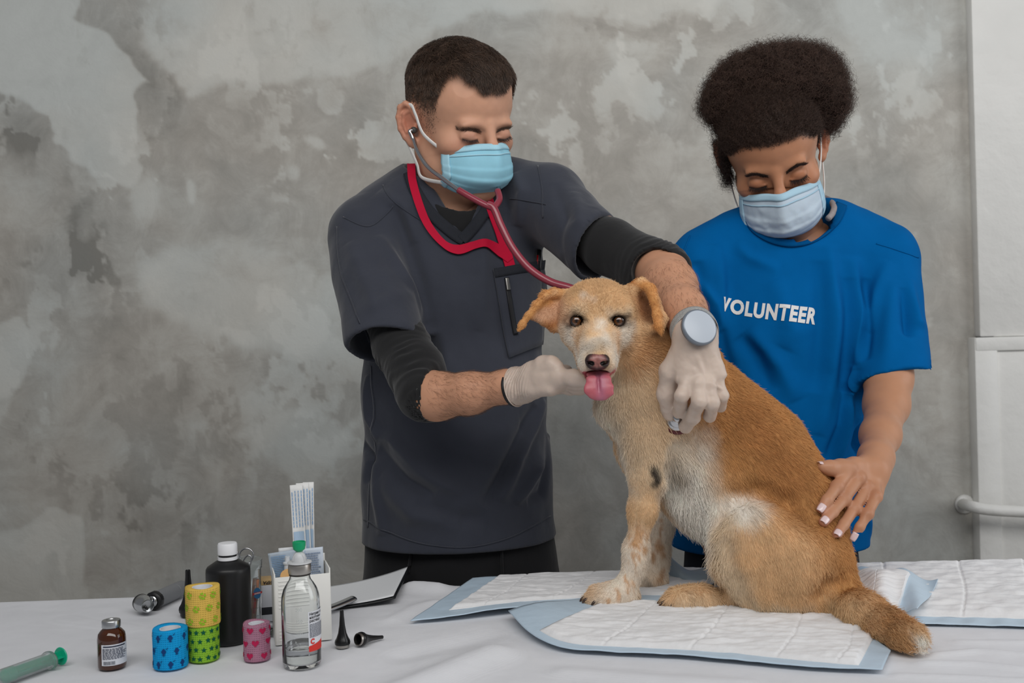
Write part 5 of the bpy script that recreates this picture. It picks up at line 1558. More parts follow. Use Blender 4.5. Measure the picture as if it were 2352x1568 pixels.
    # dark lash line on the lids
    for s in (-1, 1):
        d, t = poly_dist(q, [np.array([s * 0.020, -0.0085, 0.086]), np.array([s * 0.032, -0.0108, 0.089]), np.array([s * 0.046, -0.0070, 0.082])])
        w = np.exp(-(d / 0.0022) ** 2)[:, None] * 0.85
        colh = colh * (1 - w) + lin(58, 38, 30) * w
        d, t = poly_dist(q, [np.array([s * 0.013, 0.0060, 0.090]), np.array([s * 0.032, 0.0105, 0.090]), np.array([s * 0.048, 0.0065, 0.080])])
        w = np.exp(-(d / 0.0042) ** 2)[:, None] * 0.55
        colh = colh * (1 - w) + lin(92, 64, 48) * w
    colh = colh * (1 + 0.04 * fbm(Vh, 120, 3, 3)[:, None])

    # ---- arms and hands (skin), gloves share the hand shape
    def hand_R(v, o=0.0, cuff=False):
        v.put(p_ecap(U(1192, 884, 1.352), U(1282, 872, 1.322), (0.026 + o, 0.0165 + o), (0.036 + o, 0.0140 + o), (0, 1, 0.30)), 0.01)
        kn = [(1282, 866, 1.296), (1288, 872, 1.318), (1288, 879, 1.338), (1280, 886, 1.355)]
        md = [(1318, 868, 1.283), (1324, 876, 1.303), (1322, 884, 1.322), (1312, 890, 1.340)]
        tp = [(1346, 872, 1.272), (1356, 878, 1.290), (1350, 886, 1.308), (1334, 892, 1.328)]
        for a, b, c, r in zip(kn, md, tp, (0.0100, 0.0102, 0.0096, 0.0085)):
            back = U(a[0] - 40, a[1], a[2] + 0.015)
            finger(v, [back, U(*a), U(*b), U(*c)], r * 1.1 + o, r * 0.88 + o, 0.007)
        finger(v, [U(1200, 876, 1.342), U(1226, 857, 1.326), U(1250, 840, 1.312), U(1266, 838, 1.303), U(1279, 844, 1.297)], 0.0165 + o, 0.0088 + o, 0.005)
        v.put(p_cap(U(1222, 876, 1.328), U(1275, 874, 1.306), 0.017 + o, 0.0125 + o), 0.010)
    def hand_L(v, o=0.0):
        v.put(p_ecap(U(1597, 782, 1.250), U(1610, 866, 1.241), (0.0235 + o, 0.0180 + o), (0.0320 + o, 0.0110 + o), (1, 0, -0.05)), 0.012)
        for f, r in (([(1588, 830, 1.246), (1579, 878, 1.236), (1565, 910, 1.228), (1561, 946, 1.258)], 0.0086), ([(1602, 830, 1.244), (1603, 880, 1.231), (1606, 922, 1.222), (1592, 956, 1.246), (1574, 980, 1.270)], 0.0088),
                     ([(1614, 830, 1.246), (1627, 884, 1.234), (1636, 926, 1.228), (1630, 956, 1.256)], 0.0084), ([(1624, 830, 1.252), (1646, 878, 1.244), (1660, 908, 1.240), (1654, 934, 1.264)], 0.0076)):
            finger(v, [U(*p) for p in f], r * 1.05 + o, r * 0.84 + o, 0.0035)
        finger(v, [U(1572, 800, 1.254), U(1540, 852, 1.258), U(1530, 905, 1.266), U(1537, 952, 1.281)], 0.0140 + o, 0.0080 + o, 0.008)
        v.put(p_cap(U(1570, 820, 1.252), U(1582, 850, 1.244), 0.013 + o, 0.011 + o), 0.010)
    arR = Vol(np.array([-0.14, 1.24, 1.06]), np.array([0.13, 1.48, 1.24]), 0.002)
    limb(arR, [U(972, 904, 1.432), U(1003, 910, 1.415), U(1080, 903, 1.385), U(1165, 887, 1.360), U(1200, 883, 1.350)], [0.036, 0.0325, 0.0270, 0.0205, 0.0200], 0.015)
    hand_R(arR)
    VaR, FaR = arR.mesh(1)
    arL = Vol(np.array([0.12, 1.18, 1.04]), np.array([0.34, 1.52, 1.36]), 0.002)
    limb(arL, [elL, U(1538, 660, 1.405), U(1568, 715, 1.325), U(1596, 765, 1.260), U(1598, 790, 1.250)], [0.040, 0.0370, 0.0300, 0.0235, 0.022], 0.015)
    hand_L(arL)
    VaL, FaL = arL.mesh(1)
    # hidden torso core joins head and arms
    core = Vol(np.array([-0.34, 1.38, 0.95]), np.array([0.32, 1.78, 1.48]), 0.008)
    core.put(p_ecap(U(1036, 540, 1.675), U(1050, 1200, 1.66), (0.12, 0.07), (0.12, 0.09), (1, 0, 0)), 0)
    core.put(p_cap(neck_b, U(1036, 540, 1.675), 0.05, 0.06), 0.03)
    limb(core, [U(1036, 520, 1.675), shR, elR], [0.05, 0.036, 0.028], 0.03); limb(core, [U(1036, 520, 1.675), shL, elL], [0.05, 0.036, 0.028], 0.03)
    Vc, Fc_ = core.mesh(1)
    parts = [(Vh, Fh, colh)]
    for v_, f_ in ((VaR, FaR), (VaL, FaL)):
        c_ = np.tile(lin(200, 148, 118), (len(v_), 1)) * (1 + 0.05 * fbm(v_, 60, 3, 3)[:, None])
        parts.append((v_, f_, c_))
    parts.append((Vc, Fc_, np.tile(skin, (len(Vc), 1))))
    o_ = 0; VV, FF, CC = [], [], []
    for v_, f_, c_ in parts: VV.append(v_); FF.append(f_ + o_); CC.append(c_); o_ += len(v_)
    mesh_obj('body', np.concatenate(VV), np.concatenate(FF), m_skin, vet, col=np.clip(np.concatenate(CC), 0, 1))

    # ---- hair: cropped, longer and combed forward on top
    r = np.random.default_rng(3)
    P, Nn = scalp_points(hd, Vh, Fh, Nh, lambda q: scalp_w(q) * (q[:, 1] > -0.06) * (0.25 + 0.75 * smooth01(q[:, 1], 0.02, 0.07)), 60000, 4)
    ql = hd.loc(P); topw = smooth01(ql[:, 1], 0.045, 0.095)
    L = 0.0016 + 0.004 * smooth01(ql[:, 1], 0.02, 0.06) + 0.013 * topw * (0.75 + 0.5 * r.random(len(P)))
    ctr = hd.w((0, 0.10, -0.06))
    dirs = nrm((P - ctr) @ hd.R @ np.diag([1.0, 0.3, 1.0])) @ hd.R.T * 0.7 + hd.R[:, 2] * (0.55 * topw)[:, None] - hd.R[:, 1] * (0.6 * (1 - topw))[:, None]
    dirs = dirs + 0.30 * r.normal(size=dirs.shape) + 0.9 * np.stack([fbm(P, 130, 3, 2), fbm(P, 130, 5, 2), fbm(P, 130, 7, 2)], 1)
    dirs = nrm(dirs - Nn * (dirs * Nn).sum(1, keepdims=True))
    lift = (0.55 + 0.35 * r.random((len(P), 1)))
    Lc = L[:, None]
    st = np.stack([P - Nn * 0.001, P + (Nn * lift + dirs * 0.45) * Lc * 0.4, P + (Nn * lift * 0.8 + dirs * 0.8) * Lc * 0.75, P + (Nn * lift * 0.55 + dirs * 1.0) * Lc], 1)
    hc = lin(74, 57, 46)[None] * (0.4 + 1.0 * r.random((len(P), 1))) * (1 + 0.5 * fbm(P, 130, 11, 2)[:, None]); hc = hc * (1 + 0.5 * (1 - topw))[:, None]
    hair_obj('hair', st, np.array([0.00020, 0.00020, 0.00016, 0.00005]), mat_hair('dark_brown_hair', 0.45, 0.4), vet, hc)['label'] = 'short dark brown hair, cropped at the sides'
    bs = brow_strands(hd, hv, False, None, n=170)
    hair_obj('eyebrow', bs, np.array([0.00022, 0.0002, 0.00006]), MATS['dark_brown_hair'], vet, np.tile(lin(84, 62, 48), (len(bs), 1)))
    ls = lash_strands(hd, hv, 60, 0.0065)
    hair_obj('eyelash', ls, np.array([0.0002, 0.00016, 0.00005]), MATS['dark_brown_hair'], vet, np.tile(lin(38, 28, 24), (len(ls), 1)))
    # fine forearm hair
    for v_, f_, ax, nn_, sd in ((VaR, FaR, nrm(U(1165, 888, 1.36) - U(1003, 910, 1.415)), 1500, 1), (VaL, FaL, foL, 1500, 2)):
        Na = vert_normals(v_, f_)
        a0 = U(1010, 908, 1.41) if sd == 1 else U(1535, 655, 1.41); a1 = U(1160, 888, 1.362) if sd == 1 else U(1586, 745, 1.285)
        tpos = (v_ - a0) @ nrm(a1 - a0) / np.linalg.norm(a1 - a0)
        tri, bc = sample_surface(v_, f_, nn_, ((tpos > 0) & (tpos < 1)).astype(float) * (np.linalg.norm(v_ - (a0 + a1) / 2, axis=1) < 0.16), sd)
        Pa, Nn_ = interp(v_, tri, bc), nrm(interp(Na, tri, bc))
        d = ax[None] + np.array([0, 0, -0.5]) + 0.35 * r.normal(size=Pa.shape); d = nrm(d - Nn_ * (d * Nn_).sum(1, keepdims=True))
        La = (0.007 + 0.006 * r.random((len(Pa), 1)))
        hair_obj('arm_hair', np.stack([Pa, Pa + (d * 0.5 + Nn_ * 0.14) * La, Pa + (d + Nn_ * 0.16) * La], 1), np.array([0.00007, 0.00006, 0.00003]), MATS['dark_brown_hair'], vet, np.tile(lin(120, 88, 66), (len(Pa), 1)))

    # ---- gloves
    gR = Vol(np.array([-0.02, 1.24, 1.06]), np.array([0.13, 1.42, 1.24]), 0.0016)
    hand_R(gR, 0.0011)
    gR.put(p_ecap(U(1190, 886, 1.354), U(1222, 880, 1.342), (0.0275, 0.0220), (0.0262, 0.0195), (0, 1, 0.3)), 0.008)
    gR.put(p_ecap(U(1186, 888, 1.356), U(1204, 886, 1.350), (0.0305, 0.0262), (0.0270, 0.0215), (0, 1, 0.3)), 0.006)
    cR = U(1184, 888, 1.356); nc = nrm(U(1165, 890, 1.362) - U(1215, 878, 1.345))
    gR.cut(cR, nc)
    gR.put(p_ecap(cR - nc * 0.012, cR + nc * 0.02, (0.0245, 0.0195), (0.0290, 0.0245), (0, 1, 0.3)), 0.002, 's')
    Vg, Fg = gR.mesh(1); Ng = vert_normals(Vg, Fg)
    wr = np.exp(-((Vg - U(1205, 886, 1.35)) @ nc / 0.016) ** 2)
    Vg = Vg + Ng * (wr * 0.0012 * np.sin(((Vg - cR) @ (nc + [0, 0, 0.45])) * 1500 + 3 * fbm(Vg, 60, 2, 2)))[:, None] + Ng * (0.0006 * fbm(Vg, 90, 5, 2))[:, None]
    gl = mesh_obj('glove', Vg, Fg, m_glove, vet); gl['label'] = 'latex glove under the dog\'s chin'
    ring = [cR + frame_from(nc, (0, 1, 0.3))[:, 0] * 0.0302 * math.cos(a) + frame_from(nc, (0, 1, 0.3))[:, 1] * 0.0260 * math.sin(a) for a in np.linspace(0, 2 * math.pi, 40, endpoint=False)]
    mesh_obj('cuff_rim', *tube(ring, 0.0011, 8, closed=True), m_glove, gl)
    gL = Vol(np.array([0.155, 1.18, 1.04]), np.array([0.30, 1.32, 1.26]), 0.0016)
    hand_L(gL, 0.0011)
    limb(gL, [U(1588, 745, 1.284), U(1597, 770, 1.256), U(1599, 800, 1.25)], [0.0275, 0.0262, 0.024], 0.01)
    cL = U(1583, 735, 1.290); nl = -foL
    gL.cut(cL, nl)
    gL.put(p_cap(cL - nl * 0.01, cL + nl * 0.03, 0.0262, 0.0262), 0.001, 's')
    Vg, Fg = gL.mesh(1); Ng = vert_normals(Vg, Fg)
    Vg = Vg + Ng * (0.0009 * fbm(Vg, 70, 6, 3))[:, None]
    for pts, w, a in (([(1598, 812), (1612, 850), (1622, 872)], 0.003, 0.0014), ([(1640, 885), (1652, 890), (1660, 896)], 0.0016, 0.0022), ([(1606, 800), (1620, 845)], 0.003, -0.001)):
        Vg = fold(Vg, Ng, cast(gL, pts, 1.15, 1.35), w, a)
    gl2 = mesh_obj('glove', Vg, Fg, m_glove, vet); gl2['label'] = 'latex glove holding the stethoscope head'
    return vet, hd, hv, top, solid, dict(dfm=dfm, shL=shL, elL=elL, foL=foL, cR=cR, nc=nc, cL=cL)
vet, vet_head, vet_hv, vet_top, vet_solid, VP = build_vet()

# things the vet wears or carries
face_mask(vet_head, None, 'sky blue pleated face mask on the person in scrubs', m_blue_mask, m_blue_edge, m_white_el, seed=1, dy=0.001, drop=-0.018, widen=0.96, flat=0.003)

def build_vet_things():
    dfm = VP['dfm']
    m_red = mat('crimson_webbing', c4(190, 10, 52), 0.7, spec=0.25, weave=0.3, weave_scale=900)
    ly = thing('lanyard', 'crimson lanyard hanging round the neck over the scrub top', 'lanyard', U(1050, 570, 1.54))
    A = [(947, 385), (949, 420), (964, 470), (987, 522), (1020, 562), (1052, 575), (1087, 566), (1118, 563), (1150, 580), (1168, 600)]
    mesh_obj('strap', *ribbon(vet_solid, A, 8.5, 1.38, 1.75, 0.0016, 0.004, 8, 4, hws=[9, 9, 9, 8.5, 8, 11, 9, 10, 13, 8], post=dfm), m_red, ly, split_angle=40)
    B = [(1112, 428), (1128, 480), (1150, 540), (1168, 612), (1172, 632)]
    mesh_obj('strap', *ribbon(vet_solid, B, 11, 1.38, 1.75, 0.0016, 0.0025, 8, 4, post=dfm), m_red, ly, split_angle=40)
    m_red_tube = mat('burgundy_rubber', c4(140, 52, 66), 0.28, spec=0.5, coat=0.3)
    m_steel = mat('polished_steel', c4(200, 200, 202), 0.18, 1.0)
    st = thing('stethoscope', 'burgundy stethoscope hanging from the ears of the person in scrubs', 'stethoscope', U(1135, 480, 1.49))
    ear = vet_head.w((-0.080, -0.010, -0.012)); ear2 = vet_head.w((0.080, -0.010, -0.012))
    out = vet_head.R[:, 0]
    p1 = [ear, ear - out * 0.006 - vet_head.R[:, 1] * 0.002, U(951, 322, 1.565), U(962, 352, 1.548), U(985, 385, 1.535), U(1020, 412, 1.520), U(1056, 438, 1.505)]
    mesh_obj('ear_tube', *tube(catmull(p1, 8), 0.0032, 12), m_steel, st)
    p2 = [ear2, U(1140, 370, 1.64), U(1146, 420, 1.575), U(1143, 444, 1.522)]
    mesh_obj('ear_tube', *tube(catmull(p2, 8), 0.0032, 12), m_steel, st)
    for e_, d_ in ((ear, 1), (ear2, -1)):
        V, Fc = lathe([(0.001, 0), (0.0048, 0.001), (0.0055, 0.005), (0.0035, 0.009), (0.001, 0.010)], 16)
        mesh_obj('ear_tip', xf(V, rot=frame_from(out * d_), loc=e_ - out * d_ * 0.003), Fc, mat('grey_rubber', c4(70, 68, 66), 0.5), st)
    j = U(1134, 478, 1.488)
    mesh_obj('branch', *tube(catmull([U(1053, 436, 1.506), U(1075, 449, 1.500), U(1110, 468, 1.492), j], 8), 0.0050, 14), m_red_tube, st)
    mesh_obj('branch', *tube(catmull([U(1143, 438, 1.517), U(1147, 458, 1.503), j], 8), 0.0050, 14), m_red_tube, st)
    run = [U(1120, 470, 1.491), j, U(1152, 520, 1.482), U(1178, 570, 1.475), U(1215, 615, 1.467), U(1262, 646, 1.457), U(1312, 662, 1.447), U(1390, 690, 1.440), U(1480, 720, 1.430), U(1560, 770, 1.41), U(1590, 800, 1.36), U(1592, 830, 1.295), U(1575, 900, 1.272), U(1566, 940, 1.283)]
    mesh_obj('tubing', *tube(catmull(run, 10), 0.0058, 14), m_red_tube, st)
    # chest piece under the fingertips
    cp = U(1556, 962, 1.286); fr = frame_from((-0.12, -1, 0.25))
    V, Fc = lathe([(0.0, -0.002), (0.0185, -0.002), (0.0205, 0.0), (0.0205, 0.003), (0.018, 0.0045), (0.016, 0.0050)], 32, False, False)
    cpo = mesh_obj('chest_piece', xf(V, rot=fr, loc=cp), Fc, mat('dark_red_rim', c4(96, 40, 44), 0.35), st)
    V, Fc = lathe([(0.0165, 0.0045), (0.0165, 0.007), (0.013, 0.009), (0.007, 0.0105), (0.0065, 0.015), (0.004, 0.017), (0.0, 0.017)], 32, False, False)
    mesh_obj('bell', xf(V, rot=fr, loc=cp), Fc, m_steel, cpo)
    # pen clipped in the chest pocket
    P = cast(vet_top, [(1239, 574), (1238, 600), (1237, 630)], 1.38, 1.75) + np.array([0, -0.007, 0])
    pen = thing('pen', 'slim black and red pen standing in the chest pocket', 'pen', P[1])
    mesh_obj('barrel', *tube(P, 0.0036, 10), mat('black_gloss', c4(18, 18, 20), 0.25), pen)
    mesh_obj('clip', *tube(P[:2] * 0.5 + P[1:] * 0.5 + np.array([-0.003, -0.004, 0]), 0.0014, 8), mat('red_gloss', c4(150, 20, 26), 0.25), pen)
    # bracelet
    cR, nc = VP['cR'], VP['nc']; f = frame_from(nc, (0, 1, 0.3))
    ring = [cR + nc * 0.004 + f[:, 0] * 0.0275 * math.cos(a) + f[:, 1] * 0.0235 * math.sin(a) for a in np.linspace(0, 2 * math.pi, 36, endpoint=False)]
    br = mesh_obj('wristband', *tube(ring, 0.0026, 8, closed=True), mat('black_silicone', c4(20, 20, 21), 0.5))
    tag(br, 'thin black band on the wrist at the cuff of the glove under the chin', 'wristband')
    # watch
    wc = U(1608, 750, 1.222); wn = nrm(np.array([0.30, -0.90, 0.32])); f = frame_from(wn, (1, 0, 0.1))
    w = thing('wristwatch', 'watch with plain pale grey round face on the wrist of the raised glove', 'watch', wc)
    V, Fc = lathe([(0.0, 0.0), (0.0200, 0.0), (0.0232, 0.002), (0.0236, 0.006), (0.0226, 0.0082), (0.0212, 0.0088)], 48, False, False)
    mesh_obj('case', xf(V, rot=f, loc=wc - wn * 0.008), Fc, mat('grey_watch_case', c4(128, 136, 146), 0.35, 0.3), w)
    V, Fc = lathe([(0.0, 0.0094), (0.019, 0.0092), (0.0214, 0.0086)], 48, False, False)
    mesh_obj('dial', xf(V, rot=f, loc=wc - wn * 0.008), Fc, mat('pale_watch_dial', c4(186, 194, 204), 0.3), w)
    ax = VP['foL']; g = frame_from(ax, wn); c0 = U(1594, 760, 1.266)
    ring = [c0 + g[:, 0] * 0.0300 * math.cos(a) + g[:, 1] * 0.0292 * math.sin(a) for a in np.linspace(0, 2 * math.pi, 48, endpoint=False)]
    V, Fc = tube(ring, 1, 10, closed=True, flat=(0.0010, 0.0100), up=np.array([nrm(p - c0) for p in ring]))
    mesh_obj('strap', V, Fc, mat('grey_fabric_strap', c4(160, 160, 158), 0.7, noise=0.25, noise_scale=400), w)
build_vet_things()
# ------------------------------------------------------------------ the volunteer
m_skin2 = mat('brown_skin', attr='Col', rough=0.45, spec=0.4, sss=0.10, bump=0.12, bump_scale=500, bump_dist=0.0004)
m_tee = mat('royal_blue_cotton', c4(0, 92, 156), 0.9, spec=0.08, sheen=0.0, noise=0.04, noise_scale=25, bump=0.2, bump_scale=50, bump_dist=0.003, weave=0.12, weave_scale=500)
m_tee_rib = mat('royal_blue_rib', c4(0, 78, 134), 0.9, spec=0.08, weave=0.4, weave_scale=300)
m_pale_mask = mat('whitish_blue_mask_fabric', c4(190, 205, 218), 0.75, spec=0.2, sss=0.05, bump=0.3, bump_scale=40, bump_dist=0.004)
m_pale_edge = mat('light_blue_mask_band', c4(172, 206, 224), 0.7, spec=0.2, weave=0.3, weave_scale=260)

def build_volunteer():
    vol_p = thing('person', 'person in blue t-shirt with gathered curly hair, one hand on the dog\'s back', 'person', (0.45, 1.72, 0.0))
    # ---- T-shirt
    lo = np.array([0.20, 1.40, 0.80]); hi = np.array([0.80, 1.92, 1.50])
    tee = Vol(lo, hi, 0.003)
    ch = [((1830, 590, 1.715), (0.158, 0.088)), ((1822, 760, 1.712), (0.158, 0.108)), ((1798, 950, 1.712), (0.150, 0.108)), ((1775, 1130, 1.715), (0.158, 0.112)), ((1763, 1330, 1.715), (0.170, 0.120))]
    for (a, ra), (b, rb) in zip(ch[:-1], ch[1:]): tee.put(p_ecap(U(*a), U(*b), ra, rb, (1, -0.05, 0)), 0.03)
    tee.put(p_cap(U(1745, 545, 1.730), U(1612, 592, 1.705), 0.050, 0.048), 0.05)
    tee.put(p_cap(U(1910, 535, 1.725), U(2030, 590, 1.700), 0.052, 0.053), 0.05)
    # sleeve on the reaching arm: wide and square cut
    full = layer_like(tee); full.D = tee.D.copy()
    shl = U(2032, 605, 1.690); ehl = U(2050, 880, 1.600)
    sv = layer_like(tee); dS = nrm(ehl - shl)
    sv.put(p_ecap(shl, shl + dS * 0.26, (0.055, 0.055), (0.0625, 0.060), (1, -0.1, 0)), 0)
    A, B = U(1978, 884, 1.60), U(2148, 872, 1.62); ab = nrm(B - A); nS = nrm(dS - ab * dS.dot(ab)); hem = (A + B) / 2
    sv.cut(hem, nS); blend(full, sv, 0.022)
    sv.put(p_ecap(hem - nS * 0.05, hem + nS * 0.08, (0.056, 0.054), (0.057, 0.055), (1, -0.1, 0)), 0.0, 's')
    blend(tee, sv, 0.022)
    # other sleeve, mostly behind the forearm
    shr = U(1600, 610, 1.690); sv = layer_like(tee)
    dR = nrm(np.array([-0.02, 0.02, -1.0]))
    sv.put(p_ecap(shr, shr + dR * 0.22, (0.047, 0.052), (0.052, 0.056), (1, 0, 0)), 0)
    sv.cut(shr + dR * 0.20, dR); blend(tee, sv, 0.022); blend(full, sv, 0.022)
    # neck opening
    tee.put(p_cap(U(1832, 520, 1.690), U(1812, 400, 1.66), 0.058, 0.062), 0.014, 's')
    tee.put(p_ell(U(1818, 500, 1.655), (0.064, 0.075, 0.034), frame_from((0.1, -0.2, 1))), 0.014, 's')
    solid = tee
    hz = U(1600, 1290, 1.60)[2]
    tee.cut((0, 0, hz), (0, 0, -1))
    V, Fq = tee.mesh(2); V00 = V.copy()
    N = vgrad(full, V, 0.008)
    for pts, w, a in [
        ([(1960, 590), (1975, 720), (1968, 850)], 0.014, 0.008), ([(1985, 640), (1990, 740), (1985, 830)], 0.010, -0.008), ([(2040, 600), (2010, 680), (1990, 760)], 0.012, 0.006),
        ([(1950, 640), (1945, 760), (1935, 900)], 0.014, -0.006), ([(1905, 560), (1920, 700), (1910, 860), (1880, 1000)], 0.014, 0.007), ([(1880, 600), (1885, 760), (1870, 900)], 0.014, -0.005),
        ([(1965, 840), (1945, 960), (1925, 1060)], 0.010, 0.009), ([(1950, 880), (1935, 980), (1900, 1060)], 0.010, -0.008), ([(1975, 960), (1965, 1020), (1985, 1060)], 0.008, -0.007), ([(1960, 940), (1980, 1000), (1990, 1060)], 0.008, 0.006),
        ([(1640, 560), (1660, 700), (1700, 860)], 0.014, 0.005), ([(1600, 600), (1620, 720), (1640, 760)], 0.012, -0.007), ([(1580, 620), (1640, 700), (1660, 760)], 0.010, 0.006), ([(1700, 770), (1740, 820), (1770, 900)], 0.014, -0.007), ([(1720, 760), (1790, 840), (1830, 920)], 0.016, 0.006),
        ([(2090, 640), (2105, 740), (2110, 850)], 0.010, 0.005), ([(2075, 660), (2085, 760), (2080, 870)], 0.009, -0.007), ([(2050, 640), (2040, 760), (2030, 860)], 0.012, 0.004),
        ([(1690, 560), (1720, 590), (1790, 620)], 0.010, 0.003), ([(1780, 640), (1820, 760), (1800, 800)], 0.018, 0.004), ([(1990, 1080), (1982, 1180), (1986, 1280)], 0.010, 0.005)]:
        V = fold(V, N, cast(tee, pts, 1.42, 1.80), w * 0.95, a * 1.7)
    V = V + N * (0.0030 * fbm(V * np.array([1, 1, 0.6]), 13, 8, 3))[:, None]
    dfm = Deform(V00, V)
    shirt = mesh_obj('t_shirt', V, Fq, m_tee, vol_p); shirt['label'] = 'royal blue t-shirt with white lettering'
    # neck rib
    mesh_obj('neck_rib', *ribbon(solid, [(1714, 488), (1735, 525), (1775, 548), (1822, 555), (1872, 543), (1914, 510), (1932, 474)], 12, 1.42, 1.80, 0.0045, 0.0002, 8, 5, post=dfm), m_tee_rib, shirt)
    for path in ([(2012, 560), (2060, 575), (2108, 592)], [(1585, 540), (1560, 600), (1548, 630)]):
        mesh_obj('seam', *ribbon(solid, path, 1.2, 1.42, 1.80, 0.001, 0.0002, 8, 3, post=dfm), m_tee, shirt)
    # chest lettering
    Vt, Ft = text_mesh('VOLUNTEER', 1.0, 0.045, 0.10, 1.12, 4)
    bm = bmesh.new(); vs = [bm.verts.new(v) for v in Vt]
    for f in Ft:
        try: bm.faces.new([vs[i] for i in f])
        except ValueError: pass
    bmesh.ops.triangulate(bm, faces=bm.faces[:])
    for _ in range(2): bmesh.ops.subdivide_edges(bm, edges=[e for e in bm.edges if e.calc_length() > 0.12], cuts=1, use_grid_fill=False); bmesh.ops.triangulate(bm, faces=bm.faces[:])
    bm.verts.index_update()
    Vt = np.array([v.co[:] for v in bm.verts]); Ft = np.array([[v.index for v in f.verts] for f in bm.faces]); bm.free()
    u = (Vt[:, 0] - Vt[:, 0].min()) / np.ptp(Vt[:, 0]); v = (Vt[:, 1] - Vt[:, 1].min()) / np.ptp(Vt[:, 1])
    # the word follows the cloth: baseline sags to the right over the chest
    q = np.array([[1655, 716], [1874, 745], [1879, 706], [1655, 682]], float)
    pp_ = (q[0] * (1 - u)[:, None] + q[1] * u[:, None]) * (1 - v)[:, None] + (q[3] * (1 - u)[:, None] + q[2] * u[:, None]) * v[:, None]
    pp_[:, 1] += 4 * np.sin(u * math.pi)
    dsm = Vol.__new__(Vol); dsm.__dict__.update(tee.__dict__)
    P = cast(tee, pp_, 1.42, 1.80); G = vgrad(tee, P, 0.012)
    P = dfm(P) + G * 0.0012
    lt = mesh_obj('chest_lettering', P, Ft, mat('white_print', c4(226, 224, 222), 0.6), shirt, smooth=False)
    lt['label'] = 'white printed word VOLUNTEER'

    # ---- trousers and shoes
    tr = Vol(np.array([0.20, 1.46, 0.0]), np.array([0.72, 1.98, 0.98]), 0.006)
    hipc = U(1770, 1270, 1.72)
    tr.put(p_ecap(hipc, hipc - [0, 0, 0.13], (0.148, 0.100), (0.160, 0.110), (1, 0, 0)), 0)
    for s in (-1, 1): limb(tr, [hipc + [s * 0.075, 0, -0.12], hipc + [s * 0.08, 0, -0.48], hipc + [s * 0.08, 0.02, -0.82]], [0.084, 0.058, 0.046], 0.03)
    tr.cut((0, 0, 0.05), (0, 0, -1))
    mesh_obj('trousers', *tr.mesh(2), mat('navy_denim', c4(38, 42, 52), 0.8, spec=0.2), vol_p)
    for s in (-1, 1):
        g = np.array([hipc[0] + s * 0.08, hipc[1] + 0.02, 0.0])
        sv = Vol(g + [-0.06, -0.22, -0.004], g + [0.06, 0.12, 0.13], 0.004)
        sv.put(p_ecap(g + [0, 0.045, 0.042], g + [0, -0.13, 0.034], (0.038, 0.042), (0.042, 0.034), (1, 0, 0)), 0)
        sv.put(p_cap(g + [0, 0.03, 0.06], g + [0, 0.02, 0.09], 0.040, 0.044), 0.03); sv.cut((0, 0, 0.002), (0, 0, -1))
        mesh_obj('shoe', *sv.mesh(1), mat('grey_trainer', c4(120, 120, 122), 0.6), vol_p)

    # ---- head
    hd = Head(-10, 36, 10, (0, -0.006, 0.088), U(1788, 420, 1.595), 1.0)
    neck_b = U(1832, 560, 1.715)
    hv = hd.build(0.0017, True, neck_b, 0.047, 0.93)
    Vh, Fh = hv.mesh(1); Nh = vert_normals(Vh, Fh)
    skin, red = lin(184, 130, 98), lin(176, 104, 74)
    q, colh = head_colors(hd, Vh, skin, red, None, None, True, lid=lin(166, 104, 72))
    def scalp_w(q):
        ang = np.abs(q[:, 0]) / 0.075
        hl = 0.057 - 0.022 * smooth01(ang, 0.55, 1.0)
        front = smooth01(q[:, 1] - hl, -0.004, 0.008)
        side = smooth01(q[:, 1], 0.0, 0.02) * (1 - smooth01(q[:, 2], 0.018, 0.036))
        back = (1 - smooth01(q[:, 2], -0.050, -0.030)) * smooth01(q[:, 1], -0.06, -0.03)
        w = np.maximum(np.maximum(front, side), back)
        ear = np.exp(-(((np.abs(q[:, 0]) - 0.082) / 0.012) ** 2 + ((q[:, 1]) / 0.032) ** 2 + ((q[:, 2] + 0.028) / 0.022) ** 2))
        return np.clip(w * (1 - 2 * ear), 0, 1)
    sw = scalp_w(q)[:, None] * 0.9
    dark = lin(42, 31, 27)
    colh = colh * (1 - sw) + dark * sw
    for s in (-1, 1):
        d, t = poly_dist(q, [np.array([s * 0.019, -0.0082, 0.086]), np.array([s * 0.032, -0.0110, 0.089]), np.array([s * 0.047, -0.0065, 0.081])])
        w = np.exp(-(d / 0.0024) ** 2)[:, None] * 0.92; colh = colh * (1 - w) + lin(36, 22, 18) * w
        d, t = poly_dist(q, [np.array([s * 0.014, 0.0085, 0.090]), np.array([s * 0.034, 0.0180, 0.086]), np.array([s * 0.050, 0.0140, 0.074])])
        w = np.exp(-(d / 0.0034) ** 2)[:, None] * 0.55; colh = colh * (1 - w) + lin(70, 46, 34) * w
    colh = colh * (1 + 0.04 * fbm(Vh, 110, 3, 3)[:, None])

    # ---- reaching arm and hand
    ar = Vol(np.array([0.36, 1.17, 0.95]), np.array([0.72, 1.74, 1.26]), 0.0021)
    limb(ar, [U(2046, 740, 1.640), U(2040, 870, 1.590), U(2036, 930, 1.555), U(2022, 1000, 1.470), U(2012, 1052, 1.395), U(2008, 1078, 1.362)],
         [0.038, 0.0345, 0.0315, 0.0260, 0.0210, 0.0200], 0.02)
    def P3(a): return U(*a)
    THY = min(1.335, cast(dog_vol, [(1892, 1074)], 1.05, 1.50)[0, 1] - 0.012)
